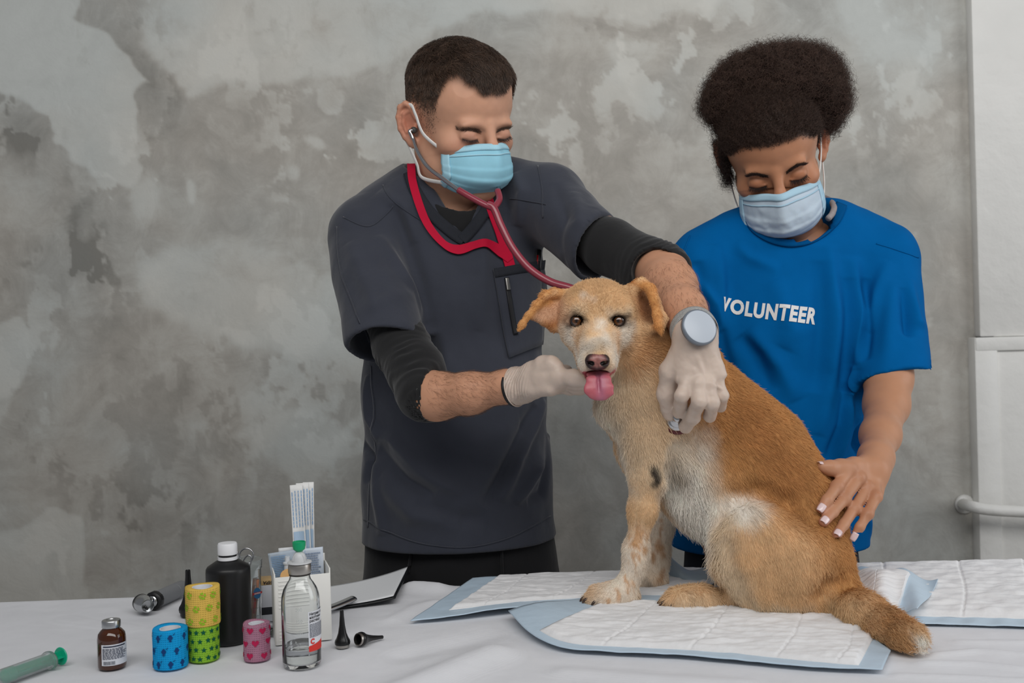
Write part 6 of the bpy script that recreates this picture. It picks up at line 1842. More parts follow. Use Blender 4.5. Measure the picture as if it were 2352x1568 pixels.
    fs = {'index': [(1985, 1078, 1.392), (1952, 1078, 1.362), (1922, 1118, 1.342), (1900, 1148, 1.336), (1886, 1168, 1.336)],
          'middle': [(1990, 1085, 1.390), (1972, 1098, 1.355), (1938, 1146, 1.330), (1912, 1176, 1.322), (1892, 1198, 1.322)],
          'ring': [(1998, 1092, 1.392), (1992, 1120, 1.356), (1962, 1168, 1.330), (1938, 1204, 1.322), (1922, 1228, 1.324)],
          'little': [(2006, 1098, 1.352), (2013, 1140, 1.318), (1993, 1180, 1.300), (1975, 1210, 1.292), (1963, 1230, 1.292)]}
    for nm in ('index', 'middle', 'ring'):                  # fingers rest on the coat
        for i in range(1, 5):
            a = fs[nm][i]; ys = cast(dog_vol, [a[:2]], 1.05, 1.50)[0, 1]
            if ys < 1.49: fs[nm][i] = (a[0], a[1], min(a[2], ys - 0.0115 + (0.003 if i == 4 else 0)))
        d_ = [p[2] for p in fs[nm]]
        for i in (3, 2, 1): fs[nm][i] = (fs[nm][i][0], fs[nm][i][1], min(fs[nm][i][2], fs[nm][i + 1][2] + 0.022, 1.34))
        fs[nm][0] = (fs[nm][0][0], fs[nm][0][1], min(fs[nm][0][2], fs[nm][1][2] + 0.034))
    KY = (fs['middle'][1][2] + fs['ring'][1][2]) / 2 + 0.004
    ar.put(p_ecap(U(2010, 1066, 1.372), U(1990, 1104, KY + 0.012), (0.0205, 0.0160), (0.0305, 0.0120), (0.80, 0.10, -0.62)), 0.012)
    for nm, r in (('index', 0.0082), ('middle', 0.0084), ('ring', 0.0080), ('little', 0.0070)):
        finger(ar, [P3(a) for a in fs[nm]], r * 1.08, r * 0.78, 0.004)
        for a in fs[nm][1:3]: ar.put(p_ell(P3(a), (r * 1.10, r * 1.10, r * 1.10)), 0.004)
    finger(ar, [U(1998, 1072, 1.365), U(1962, 1072, 1.345), U(1930, 1074, THY + 0.012), U(1905, 1074, THY + 0.002), U(1890, 1072, THY)], 0.0140, 0.0074, 0.008)
    Va, Fa = ar.mesh(1)
    ca = np.tile(lin(190, 138, 106), (len(Va), 1))
    for nm in fs:
        for a in fs[nm][1:3]:
            w = np.exp(-(np.linalg.norm(Va - P3(a), axis=1) / 0.010) ** 2)[:, None] * 0.45; ca = ca * (1 - w) + lin(160, 100, 72) * w
        w = np.exp(-(np.linalg.norm(Va - P3(fs[nm][-1]), axis=1) / 0.009) ** 2)[:, None] * 0.6; ca = ca * (1 - w) + lin(196, 128, 108) * w
    # hidden torso, other arm hanging behind the table
    core = Vol(np.array([0.20, 1.40, 0.72]), np.array([0.80, 1.86, 1.42]), 0.008)
    core.put(p_ecap(U(1830, 590, 1.725), U(1770, 1230, 1.72), (0.12, 0.06), (0.12, 0.08), (1, 0, 0)), 0)
    core.put(p_cap(neck_b, U(1830, 600, 1.725), 0.045, 0.055), 0.03)
    limb(core, [U(1830, 600, 1.725), shl, U(2046, 740, 1.640), U(2040, 860, 1.592)], [0.05, 0.036, 0.033, 0.03], 0.03)
    limb(core, [U(1830, 600, 1.725), shr, shr + [-0.015, 0.01, -0.24], shr + [0.0, -0.06, -0.44]], [0.05, 0.034, 0.032, 0.024], 0.03)
    hb = shr + np.array([0.0, -0.06, -0.44])
    core.put(p_ecap(hb, hb + [0.006, -0.02, -0.09], (0.026, 0.014), (0.034, 0.013), (0.3, 1, 0)), 0.015)
    Vc, Fc_ = core.mesh(1)
    parts = [(Vh, Fh, colh), (Va, Fa, ca * (1 + 0.04 * fbm(Va, 60, 3, 3)[:, None])), (Vc, Fc_, np.tile(skin, (len(Vc), 1)))]
    o_ = 0; VV, FF, CC = [], [], []
    for v_, f_, c_ in parts: VV.append(v_); FF.append(f_ + o_); CC.append(c_); o_ += len(v_)
    mesh_obj('body', np.concatenate(VV), np.concatenate(FF), m_skin2, vol_p, col=np.clip(np.concatenate(CC), 0, 1))
    # nails
    m_nail = mat('pale_nail_polish', c4(232, 206, 206), 0.22, coat=0.5)
    for nm, r in (('index', 0.0060), ('middle', 0.0062), ('ring', 0.0060), ('little', 0.0052), ('thumb', 0.0062)):
        if nm == 'thumb': a, b = U(1905, 1074, THY + 0.002), U(1890, 1072, THY); up = np.array([-0.2, -0.2, 1.0])
        else: a, b = P3(fs[nm][-2]), P3(fs[nm][-1]); up = np.array([-0.25, -1.0, 0.35])
        d = nrm(b - a); up = nrm(up - d * up.dot(d)); sd = np.cross(d, up)
        rad = r * 1.10; c = b + d * 0.0015
        def nail(u, v):
            w_ = (u * 2 - 1); l_ = v * 2 - 1; ang = w_ * 0.80 * (1 - 0.12 * l_ ** 2)
            return c + d * (l_ * 0.0058)[:, None] + (sd[None] * np.sin(ang)[:, None] + up[None] * np.cos(ang)[:, None]) * (rad + 0.0003 - 0.0008 * np.clip(l_, 0, 1) ** 2)[:, None]
        Vn, Fn = grid_mesh(nail, 9, 9); n_ = vert_normals(Vn, Fn)
        if (n_ @ up).sum() < 0: Fn = Fn[:, ::-1]; n_ = -n_
        mesh_obj('fingernail', *solidify(Vn, Fn, 0.0009, n_), m_nail, vol_p)

    # ---- hair: pulled back from the forehead into a big round puff
    r = np.random.default_rng(9)
    pv = Vol(U(1590, 420, 1.80) - [0.02, 0.34, 0], U(1980, 70, 1.80) + [0.02, 0.03, 0.02], 0.004)
    PE = lambda a, rr, k=0.03: pv.put(p_ell(U(*a), rr), k)
    PE((1785, 205, 1.655), (0.094, 0.085, 0.056), 0); PE((1672, 240, 1.665), (0.037, 0.056, 0.046), 0.018); PE((1890, 236, 1.665), (0.037, 0.056, 0.046), 0.018); PE((1770, 172, 1.655), (0.072, 0.062, 0.036)); PE((1845, 182, 1.655), (0.058, 0.056, 0.042))
    Vp, Fp = pv.mesh(2); Np = vert_normals(Vp, Fp)
    Vp = Vp + Np * (0.006 * fbm(Vp, 40, 4, 3))[:, None]
    m_hd = mat_hair('dark_curly_hair', 0.6, 0.25)
    hair = mesh_obj('hair_puff', Vp, Fp, mat('dark_hair_mass', c4(36, 26, 23), 0.9, spec=0.1), vol_p); hair['label'] = 'big round puff of dark curly hair'
    tri, bc = sample_surface(Vp, Fp, 15000, None, 3)
    P0, N0 = interp(Vp, tri, bc), nrm(interp(Np, tri, bc))
    def curls(P0, N0, L, turns, amp, k, d=None, droop=0.0):
        n = len(P0); d = N0 if d is None else d
        a = np.cross(d, nrm(r.normal(size=(n, 3)))); a = nrm(a); b = np.cross(d, a)
        ph = r.random(n) * 6.28; t = np.linspace(0, 1, k)
        tw = turns * (0.7 + 0.6 * r.random(n)); am = amp * (0.6 + 0.8 * r.random(n))
        out = P0[:, None] + d[:, None] * (L[:, None] * t)[:, :, None]
        an = ph[:, None] + tw[:, None] * t * 6.28
        out = out + (a[:, None] * np.cos(an)[..., None] + b[:, None] * np.sin(an)[..., None]) * (am[:, None] * np.sqrt(t))[..., None]
        return out
    dd = nrm(N0 + 0.45 * r.normal(size=N0.shape))
    L = 0.010 + 0.016 * r.random(len(P0)) ** 1.5
    S = curls(P0 - N0 * 0.004, N0, L, 2.2, 0.0042, 14, dd)
    hc = lin(70, 53, 45)[None] * (0.45 + 1.0 * r.random((len(P0), 1)))
    hair_obj('curls', S, np.linspace(0.00022, 0.00008, 14), m_hd, hair, hc)
    # scalp hair, combed back from the hairline
    P, Nn = scalp_points(hd, Vh, Fh, Nh, scalp_w, 24000, 5)
    back = hd.w((0, 0.12, -0.06))
    d = nrm(back - P); d = nrm(d - Nn * (d * Nn).sum(1, keepdims=True) + 0.25 * r.normal(size=P.shape)); d = nrm(d + Nn * 0.35)
    L = 0.009 + 0.014 * r.random(len(P))
    S = curls(P, Nn, L, 2.0, 0.0026, 10, d)
    hair_obj('hairline', S, np.linspace(0.0002, 0.00007, 10), m_hd, vol_p, lin(62, 47, 40)[None] * (0.45 + 1.0 * r.random((len(P), 1))))
    # loose curls at the temple on the far side of the face
    base = hd.w(np.stack([-0.074 + 0.004 * r.normal(size=900), 0.045 - 0.070 * r.random(900), 0.012 + 0.012 * r.normal(size=900)], 1))
    dl = nrm(-hd.R[:, 0][None] * 0.8 - hd.R[:, 1] * 0.6 + 0.5 * r.normal(size=base.shape))
    S = curls(base, dl, 0.010 + 0.016 * r.random(900), 2.5, 0.0035, 14, dl)
    hair_obj('loose_curls', S, np.linspace(0.00018, 0.00007, 14), m_hd, vol_p, lin(46, 34, 30)[None] * (0.5 + 0.8 * r.random((900, 1))))
    bs = brow_strands(hd, hv, True, None, n=260)
    hair_obj('eyebrow', bs, np.array([0.00020, 0.00018, 0.00006]), m_hd, vol_p, np.tile(lin(48, 33, 27), (len(bs), 1)))
    ls = lash_strands(hd, hv, 90, 0.009, 3)
    hair_obj('eyelash', ls, np.array([0.00018, 0.00014, 0.00005]), m_hd, vol_p, np.tile(lin(26, 18, 16), (len(ls), 1)))
    return vol_p, hd, hv, tee
volunteer, vol_head, vol_hv, vol_tee = build_volunteer()
face_mask(vol_head, None, 'creased pale blue-white face mask on the person in the blue t-shirt', m_pale_mask, m_pale_edge, m_white_el, widen=1.02, crumple=0.0035, seed=4, dy=0.004, loop_x=0.965, drop=-0.008)
def build_scarf():
    # grey bead cord round the neck, just showing at the collar
    sc = thing('neck_cord', 'grey fabric cord round the neck inside the blue collar', 'necklace', U(1915, 485, 1.66))
    p = [U(1735, 520, 1.640), U(1733, 500, 1.655), U(1750, 470, 1.70), U(1830, 450, 1.775), U(1895, 455, 1.73), U(1915, 472, 1.675), U(1912, 490, 1.655), U(1902, 502, 1.645)]
    mesh_obj('cord', *tube(catmull(p, 8), 0.0052, 10), mat('grey_cotton_cord', c4(150, 142, 142), 0.85, noise=0.1, noise_scale=200, bump=0.5, bump_scale=300, bump_dist=0.001), sc)
build_scarf()
# ------------------------------------------------------------------ things on the table
Z3 = np.array([0, 0, 1.0])
def at_table(p_, h=0.0): q = T(*p_).copy(); q[2] = TABLE_Z + h; return q
def lth(nm, prof, m, parent, loc, rot=None, n=40, c0=True, c1=True, split=35):
    V, Fc = lathe(prof, n, c0, c1)
    return mesh_obj(nm, xf(V, rot=rot, loc=loc), Fc, m, parent, split_angle=split)
def cyl_map(V2, c, R, facing, zoff=0.0):
    """wrap flat artwork (x along the circumference, y up, metres) round an upright cylinder; facing = angle of its middle"""
    V2 = np.asarray(V2, float); a = facing + V2[:, 0] / R
    return np.stack([c[0] + R * np.cos(a), c[1] + R * np.sin(a), c[2] + zoff + V2[:, 1]], 1)
def tri_subdiv(V2, Fc, maxlen):
    bm = bmesh.new(); vs = [bm.verts.new((v[0], v[1], 0)) for v in V2]
    for f in Fc:
        try: bm.faces.new([vs[i] for i in f])
        except ValueError: pass
    bmesh.ops.triangulate(bm, faces=bm.faces[:])
    for _ in range(3):
        es = [e for e in bm.edges if e.calc_length() > maxlen]
        if not es: break
        bmesh.ops.subdivide_edges(bm, edges=es, cuts=1); bmesh.ops.triangulate(bm, faces=bm.faces[:])
    bm.verts.index_update()
    V = np.array([v.co[:] for v in bm.verts]); F_ = [[v.index for v in f.verts] for f in bm.faces]; bm.free()
    return V, F_
def rect(x0, x1, y0, y1): return [(x0, y0), (x1, y0), (x1, y1), (x0, y1)], [(0, 1, 2, 3)]
FACE = -math.pi / 2                                    # towards the lens
def facing(c): return math.atan2(-c[1], -c[0])
def fan(pts):
    n = len(pts); c = np.mean(pts, 0)
    return [tuple(p) for p in pts] + [tuple(c)], [(i, (i + 1) % n, n) for i in range(n)]
def star(s, n=5, inner=0.42): return fan([(s * (1 if i % 2 == 0 else inner) * math.sin(i * math.pi / n), s * (1 if i % 2 == 0 else inner) * math.cos(i * math.pi / n)) for i in range(2 * n)])
def heart(s):
    t = np.linspace(0, 2 * math.pi, 26, endpoint=False)
    return fan(np.stack([s * np.sin(t) ** 3 * 1.0, s * (13 * np.cos(t) - 5 * np.cos(2 * t) - 2 * np.cos(3 * t) - np.cos(4 * t)) / 16], 1))
def disc(cx, cy, rx, ry=None, n=14, rot=0.0):
    ry = rx if ry is None else ry
    t = np.linspace(0, 2 * math.pi, n, endpoint=False); x, y = rx * np.cos(t), ry * np.sin(t)
    return fan(np.stack([cx + x * math.cos(rot) - y * math.sin(rot), cy + x * math.sin(rot) + y * math.cos(rot)], 1))
def clover(s):
    parts = [heart(s * 0.40) for _ in range(4)]; out = []
    for i, (v, f) in enumerate(parts):
        v = np.array(v) + [0, s * 0.60]; a = i * math.pi / 2 + 0.3
        out.append((np.stack([v[:, 0] * math.cos(a) - v[:, 1] * math.sin(a), v[:, 0] * math.sin(a) + v[:, 1] * math.cos(a)], 1), f))
    out.append((np.array(rect(-s * 0.06, s * 0.06, -s * 1.1, 0)[0]) @ np.array([[0.9, -0.45], [0.45, 0.9]]), [(0, 1, 2, 3)]))
    return merge2(out)
def fishy(s):
    out = [disc(0, 0, s * 0.55, s * 0.75), disc(0, -s * 0.95, s * 0.40, s * 0.16)]
    for q in (-1, 1): out.append(disc(q * s * 0.55, -s * 0.1, s * 0.28, s * 0.10, 10, q * 0.6))
    out.append(disc(s * 0.85, s * 0.75, s * 0.16, None, 10)); out.append(disc(s * 1.12, s * 0.95, s * 0.12, None, 8))
    return merge2(out)
def merge2(parts):
    V, Fc, o = [], [], 0
    for v, f in parts:
        V.append(np.asarray(v, float).reshape(-1, 2)); Fc += [tuple(i + o for i in q) for q in f]; o += len(v)
    return np.concatenate(V), Fc

def bandage(name_label, c, R, H, color, motif, mcol, rows, cols, seed, tilt=0.0, core=0.6):
    r = np.random.default_rng(seed)
    t = thing('bandage_roll', name_label, 'bandage', c, 'rolls of cohesive bandage')
    m = mat('bandage_%02d%02d%02d' % tuple(int(v) % 100 for v in color), c4(*color), 0.9, spec=0.1, noise=0.06, noise_scale=150, weave=0.9, weave_scale=130)
    n = 56; prof = [(R * 0.62, 0.0), (R * 0.97, 0.0), (R, 0.0012)] + [(R, H * k / 8) for k in range(1, 8)] + [(R, H - 0.0012), (R * 0.97, H), (R * 0.64, H - 0.0006), (R * core, H - 0.0015), (R * core, 0.0), (R * 0.62, 0.0)]
    V, Fc = lathe(prof, n, False, False); V = np.array(V)
    a = np.arctan2(V[:, 1], V[:, 0]); V[:, :2] *= (1 + 0.012 * np.sin(a * 3 + seed) + 0.006 * fbm(V, 160, seed, 2))[:, None]
    V[:, 2] += 0.0007 * np.sin(a * 2 + seed) * (V[:, 2] > H * 0.9)
    mesh_obj('wrap', V + c, Fc, m, t)
    lth('core_tube', [(R * core, 0.0005), (R * core, H - 0.001), (R * (core - 0.05), H - 0.001), (R * (core - 0.05), 0.0005)], mat('white_card', c4(232, 234, 240), 0.7), t, c, n=40, c0=False, c1=False)
    parts = []
    f0 = facing(c)
    for i in range(rows):
        for j in range(cols):
            x = (j - (cols - 1) / 2 + (0.5 if i % 2 else 0.0) + 0.06 * r.normal()) * (math.pi * 1.25 * R / cols); y = H * (i + 0.5) / rows + 0.0005 * r.normal()
            v, f = motif; v = np.asarray(v); q = cyl_map(v + [x, y], c, R * 1.012 + 0.0004, f0)
            q[:, 2] = np.clip(q[:, 2], c[2] + 0.0006, c[2] + H - 0.0006)
            parts.append((q, f))
    Vp, Fp = merge(*parts)
    mesh_obj('printed_motif', Vp, Fp, mat('print_%02d%02d%02d' % tuple(int(v) % 100 for v in mcol), c4(*mcol), 0.85, spec=0.1), t, smooth=False)
    return t

cB = at_table((393, 1528)); bandage('bright blue bandage roll with small dark fish prints', cB, 0.0193, 0.0440, (26, 158, 222), fishy(0.0042), (30, 66, 120), 3, 5, 3)
cG = at_table((469, 1512)); bandage('lime green bandage roll with dark star prints, under the yellow roll', cG, 0.0178, 0.0405, (140, 192, 58), star(0.0036), (26, 92, 66), 4, 8, 5)
cY = cG + np.array([-0.0005, 0.001, 0.0407]); bandage('yellow bandage roll with green clover prints, on top of the green roll', cY, 0.0195, 0.0440, (228, 190, 92), clover(0.0045), (150, 196, 48), 3, 5, 7)
cP = at_table((591, 1512)); bandage('mauve bandage roll with red heart prints beside the clear bottle', cP, 0.0152, 0.0425, (176, 124, 146), heart(0.0042), (186, 40, 84), 3, 4, 9)

def lines(x0, x1, y0, y1, n, r, gap=0.35, ragged=0.25):
    """rows of tiny print as separate word dashes"""
    out = []; h = (y1 - y0) / n
    for i in range(n):
        x = x0; y = y1 - h * (i + 0.5)
        end = x1 - (x1 - x0) * ragged * r.random()
        while x < end:
            w = (0.04 + 0.10 * r.random()) * (x1 - x0); out.append(rect(x, min(x + w, end), y - h * (1 - gap) / 2, y + h * (1 - gap) / 2)); x += w + 0.02 * (x1 - x0)
    return merge2(out)

def amber_vial():
    c = at_table((258, 1530)); r = np.random.default_rng(4)
    t = thing('medicine_vial', 'small amber glass vial with white label and silver cap', 'vial', c)
    R = 0.0156
    lth('glass', [(0.0, 0.0015), (R * 0.80, 0.001), (R * 0.96, 0.0003), (R, 0.0025), (R, 0.0330), (R * 0.93, 0.0385), (R * 0.72, 0.0425), (R * 0.58, 0.0445), (R * 0.55, 0.0470), (R * 0.55, 0.0500)], mat('amber_glass', c4(98, 46, 10), 0.05, spec=0.6, trans=0.55, ior=1.5, coat=0.4), t, c, c0=False)
    lth('liquid', [(0.0, 0.002), (R * 0.92, 0.002), (R * 0.92, 0.030), (0.0, 0.030)], mat('dark_liquid', c4(40, 18, 8), 0.2), t, c, c0=False, c1=False)
    lth('cap', [(R * 0.60, 0.0455), (R * 0.66, 0.0458), (R * 0.66, 0.0525), (R * 0.62, 0.0535), (R * 0.35, 0.0535), (R * 0.33, 0.0530), (0, 0.0530)], mat('brushed_aluminium', c4(196, 198, 200), 0.3, 1.0), t, c, c1=False)
    f0 = facing(c) + 0.30
    V, Fc = tri_subdiv(*rect(-R * 1.08, R * 1.08, 0.0055, 0.0290), 0.003)
    lab = mesh_obj('label', cyl_map(V[:, :2], c, R + 0.0004, f0), Fc, mat('label_paper', c4(222, 224, 230), 0.6), t)
    ink = mat('label_ink', c4(70, 76, 92), 0.7)
    V, Fc = lines(-R * 1.0, R * 1.0, 0.0125, 0.0250, 10, r, 0.45)
    mesh_obj('print', cyl_map(V, c, R + 0.0007, f0), Fc, ink, lab, smooth=False)
    V, Fc = merge2([rect(-R * 0.95, R * 0.75, 0.0262, 0.0276)]); V, Fc = tri_subdiv(V, Fc, 0.004)
    mesh_obj('headline', cyl_map(V[:, :2], c, R + 0.0007, f0), Fc, mat('dark_blue_ink', c4(36, 44, 66), 0.7), lab, smooth=False)
    bars, x = [], -R * 0.95
    while x < -R * 0.1: w = 0.0002 + 0.0005 * r.random(); bars.append(rect(x, x + w, 0.0065, 0.0105)); x += w + 0.0003 + 0.0004 * r.random()
    V, Fc = merge2(bars); mesh_obj('barcode', cyl_map(V, c, R + 0.0007, f0), Fc, ink, lab, smooth=False)
amber_vial()

def black_bottle():
    c = at_table((528, 1470)); R = 0.0268
    t = thing('plastic_bottle', 'matte black plastic bottle with white screw cap', 'bottle', c)
    lth('body', [(0.0, 0.001), (R * 0.90, 0.0), (R * 0.98, 0.002), (R, 0.006), (R, 0.0860), (R * 0.985, 0.0895), (R * 0.93, 0.0920), (R * 0.55, 0.0985), (R * 0.42, 0.0998), (R * 0.40, 0.1020), (R * 0.40, 0.1180), (0, 0.1180)], mat('black_polyethylene', c4(27, 27, 28), 0.38, spec=0.45, noise=0.08, noise_scale=30), t, c, n=64, c0=False, c1=False, split=60)
    wm = mat('white_cap_plastic', c4(236, 237, 240), 0.4)
    lth('cap', [(R * 0.425, 0.1070), (R * 0.44, 0.1068), (R * 0.445, 0.1080), (R * 0.44, 0.1190), (R * 0.41, 0.1205), (R * 0.30, 0.1208), (0, 0.1208)], wm, t, c, n=48, c0=False, c1=False, split=50)
    lth('tamper_ring', [(R * 0.41, 0.1002), (R * 0.445, 0.1002), (R * 0.445, 0.1042), (R * 0.41, 0.1042)], wm, t, c, n=48, c0=False, c1=False)
black_bottle()

def saline_bottle():
    c = at_table((694, 1526)); R = 0.0216; r = np.random.default_rng(8)
    t = thing('infusion_bottle', 'clear glass infusion bottle with metal collar and green-capped spike', 'bottle', c)
    g = mat('clear_glass', c4(250, 252, 252), 0.02, spec=0.5, trans=1.0, ior=1.45)
    outer = [(0.0, 0.0025), (R * 0.70, 0.0015), (R * 0.88, 0.0), (R * 0.97, 0.0015), (R, 0.005), (R, 0.0720), (R * 0.97, 0.0790), (R * 0.86, 0.0870), (R * 0.68, 0.0935), (R * 0.57, 0.0970), (R * 0.53, 0.1000), (R * 0.53, 0.1050)]
    inner = [(q * 0.93 - 0.0002, z) for q, z in outer[5:]][::-1] + [(R * 0.93, 0.0065), (R * 0.86, 0.0045), (0.0, 0.0042)]
    lth('glass', outer + inner, g, t, c, n=64, c0=False, c1=False, split=60)
    lth('liquid', [(0.0, 0.0046), (R * 0.85, 0.0048), (R * 0.915, 0.0068), (R * 0.915, 0.0215), (R * 0.90, 0.0219), (0, 0.0217)], mat('clear_saline', c4(248, 250, 252), 0.02, trans=1.0, ior=1.33), t, c, n=48, c0=False, c1=False)
    lth('rubber_seal', [(R * 0.50, 0.1020), (R * 0.56, 0.1022), (R * 0.56, 0.1045), (R * 0.50, 0.1045)], mat('dark_rubber', c4(40, 34, 30), 0.6), t, c, n=40, c0=False, c1=False)
    lth('metal_collar', [(R * 0.54, 0.1042), (R * 0.58, 0.1042), (R * 0.595, 0.1060), (R * 0.595, 0.1125), (R * 0.57, 0.1145), (0, 0.1147)], mat('worn_aluminium', c4(184, 180, 174), 0.35, 1.0), t, c, n=48, c0=False, c1=False)
    wp = mat('white_spike_plastic', c4(224, 226, 228), 0.4, trans=0.2)
    lth('flange', [(0, 0.1148), (R * 0.58, 0.1152), (R * 0.64, 0.1160), (R * 0.62, 0.1172), (0, 0.1176)], wp, t, c, n=40, c0=False, c1=False)
    sp = lth('spike_dome', [(R * 0.36, 0.1172), (R * 0.35, 0.1220), (R * 0.28, 0.1260), (R * 0.15, 0.1285), (0, 0.1290)], wp, t, c, n=28, c0=False, c1=False)
    for q in (-1, 1):
        path = [c + [q * R * 0.30, -R * 0.2, 0.1176], c + [q * R * 0.27, -R * 0.22, 0.1230], c + [q * R * 0.10, -R * 0.18, 0.1275]]
        mesh_obj('rib', *tube(catmull(path, 5), 0.0006, 6), wp, sp)
    lth('green_cap', [(0, 0.1282), (R * 0.16, 0.1284), (R * 0.30, 0.1310), (R * 0.34, 0.1350), (R * 0.345, 0.1395), (R * 0.31, 0.1398), (R * 0.30, 0.1385), (0, 0.1385)], mat('green_cap_plastic', c4(0, 158, 104), 0.35), t, c, n=32, c0=False, c1=False)
    f0 = facing(c) + 1.05
    V, Fc = tri_subdiv(*merge2([([(-0.0150, 0.026), (0.0150, 0.031), (0.0150, 0.064), (-0.0150, 0.064)], [(0, 1, 2, 3)])]), 0.003)
    lab = mesh_obj('label', cyl_map(V[:, :2], c, R + 0.0004, f0), Fc, mat('label_paper', c4(222, 224, 230), 0.6), t)
    V, Fc = tri_subdiv([(-0.0150, 0.0195), (0.0150, 0.0195), (0.0150, 0.0308), (-0.0150, 0.0258)], [(0, 1, 2, 3)], 0.003)
    mesh_obj('red_band', cyl_map(V[:, :2], c, R + 0.0004, f0), Fc, mat('red_print', c4(214, 48, 40), 0.6), lab)
    ink = mat('label_ink', c4(70, 76, 92), 0.7)
    for i, s in enumerate(('Натрия хл', 'изотонич', 'раствор')):
        V, Fc = text_mesh(s, 0.0042, True); V = V[:, :2] + [-0.0140, 0.0600 - i * 0.0038]
        mesh_obj('lettering', cyl_map(V, c, R + 0.0008, f0), Fc, mat('black_ink', c4(36, 36, 40), 0.7), lab, smooth=False)
    V, Fc = lines(-0.0140, 0.0140, 0.0350, 0.0505, 14, r, 0.5, 0.1); mesh_obj('print', cyl_map(V, c, R + 0.0008, f0), Fc, ink, lab, smooth=False)
    a = np.linspace(0.6, 2 * math.pi - 0.6, 22); ro, ri = 0.0032, 0.0016
    pts = [(-0.0100 + ro * math.cos(q), 0.0308 + ro * math.sin(q)) for q in a] + [(-0.0100 + ri * math.cos(q), 0.0308 + ri * math.sin(q)) for q in a[::-1]]
    n = len(a); V = np.array(pts); Fc = [(i, i + 1, 2 * n - 2 - i, 2 * n - 1 - i) for i in range(n - 1)]
    mesh_obj('logo', cyl_map(V, c, R + 0.0008, f0), Fc, MATS['red_print'], lab, smooth=False)
    for i, s in enumerate(('200', '150', '100', '50')):
        V, Fc = text_mesh(s, 0.0050); V = V[:, :2] + [-0.006, 0.066 - i * 0.013]
        mesh_obj('graduation', cyl_map(V, c, R + 0.0004, facing(c)), Fc, mat('embossed_glass', c4(200, 204, 204), 0.2, trans=0.6), t, smooth=False)
saline_bottle()

def syringe():
    a, b = T(141, 1506, 0.0098), T(6, 1554, 0.0098); ax = nrm(b - a); f = frame_from(ax, (0, 0, 1)); L = 0.105
    t = thing('syringe', 'plastic syringe with mint green plunger at the table corner', 'syringe', (a + b) / 2 * np.array([1, 1, 0]) + [0, 0, TABLE_Z])
    gp = mat('green_plunger_plastic', c4(16, 178, 138), 0.4)
    cp = mat('clear_barrel_plastic', c4(232, 238, 238), 0.15, trans=0.85, ior=1.3)
    R = 0.0088
    lth('thumb_plate', [(0, 0), (0.0098, 0), (0.0104, 0.0008), (0.0098, 0.0018), (0, 0.0018)], gp, t, a, f, 36, False, False)
    for ang in (0, math.pi / 2):
        V, Fc = box((0, 0, 0.034), (0.0130, 0.0012, 0.066)); Rz = np.array([[math.cos(ang), -math.sin(ang), 0], [math.sin(ang), math.cos(ang), 0], [0, 0, 1]])
        mesh_obj('plunger_rib', xf(xf(V, rot=Rz), rot=f, loc=a), Fc, gp, t, smooth=False)
    lth('piston', [(0, 0.064), (R * 0.93, 0.064), (R * 0.93, 0.074), (R * 0.5, 0.078), (0, 0.079)], gp, t, a, f, 32, False, False)
    lth('barrel', [(R * 0.96, 0.0165), (R, 0.0165), (R, L), (R * 0.45, L + 0.004), (0.0024, L + 0.005), (0.0020, L + 0.016), (0.0012, L + 0.016), (0.0014, L + 0.004), (R * 0.94, L - 0.001), (R * 0.95, 0.0165)], cp, t, a, f, 40, False, False)
    V, Fc = lathe([(R, 0.0150), (0.0128, 0.0152), (0.0130, 0.0165), (0.0128, 0.0178), (R, 0.0180)], 36, False, False); V = np.array(V); V[:, 0] *= 0.80
    mesh_obj('finger_flange', xf(V, rot=f, loc=a), Fc, cp, t)
    marks = merge2([rect(-0.0001, 0.0001, 0, 0.004 if i % 5 == 0 else 0.0022) for i in range(1)])
    parts = []
    for i in range(24):
        z = 0.026 + i * 0.003; w = 0.0045 if i % 5 == 0 else 0.0025
        an = np.linspace(1.9, 1.9 + w / R, 4)
        V = [((R + 0.0002) * math.cos(q), (R + 0.0002) * math.sin(q), z + dz) for q in an for dz in (-0.00018, 0.00018)]
        parts.append((xf(V, rot=f, loc=a), [(2 * k, 2 * k + 1, 2 * k + 3, 2 * k + 2) for k in range(3)]))
    mesh_obj('scale_marks', *merge(*parts), mat('brown_ink', c4(96, 72, 54), 0.7), t, smooth=False)
syringe()

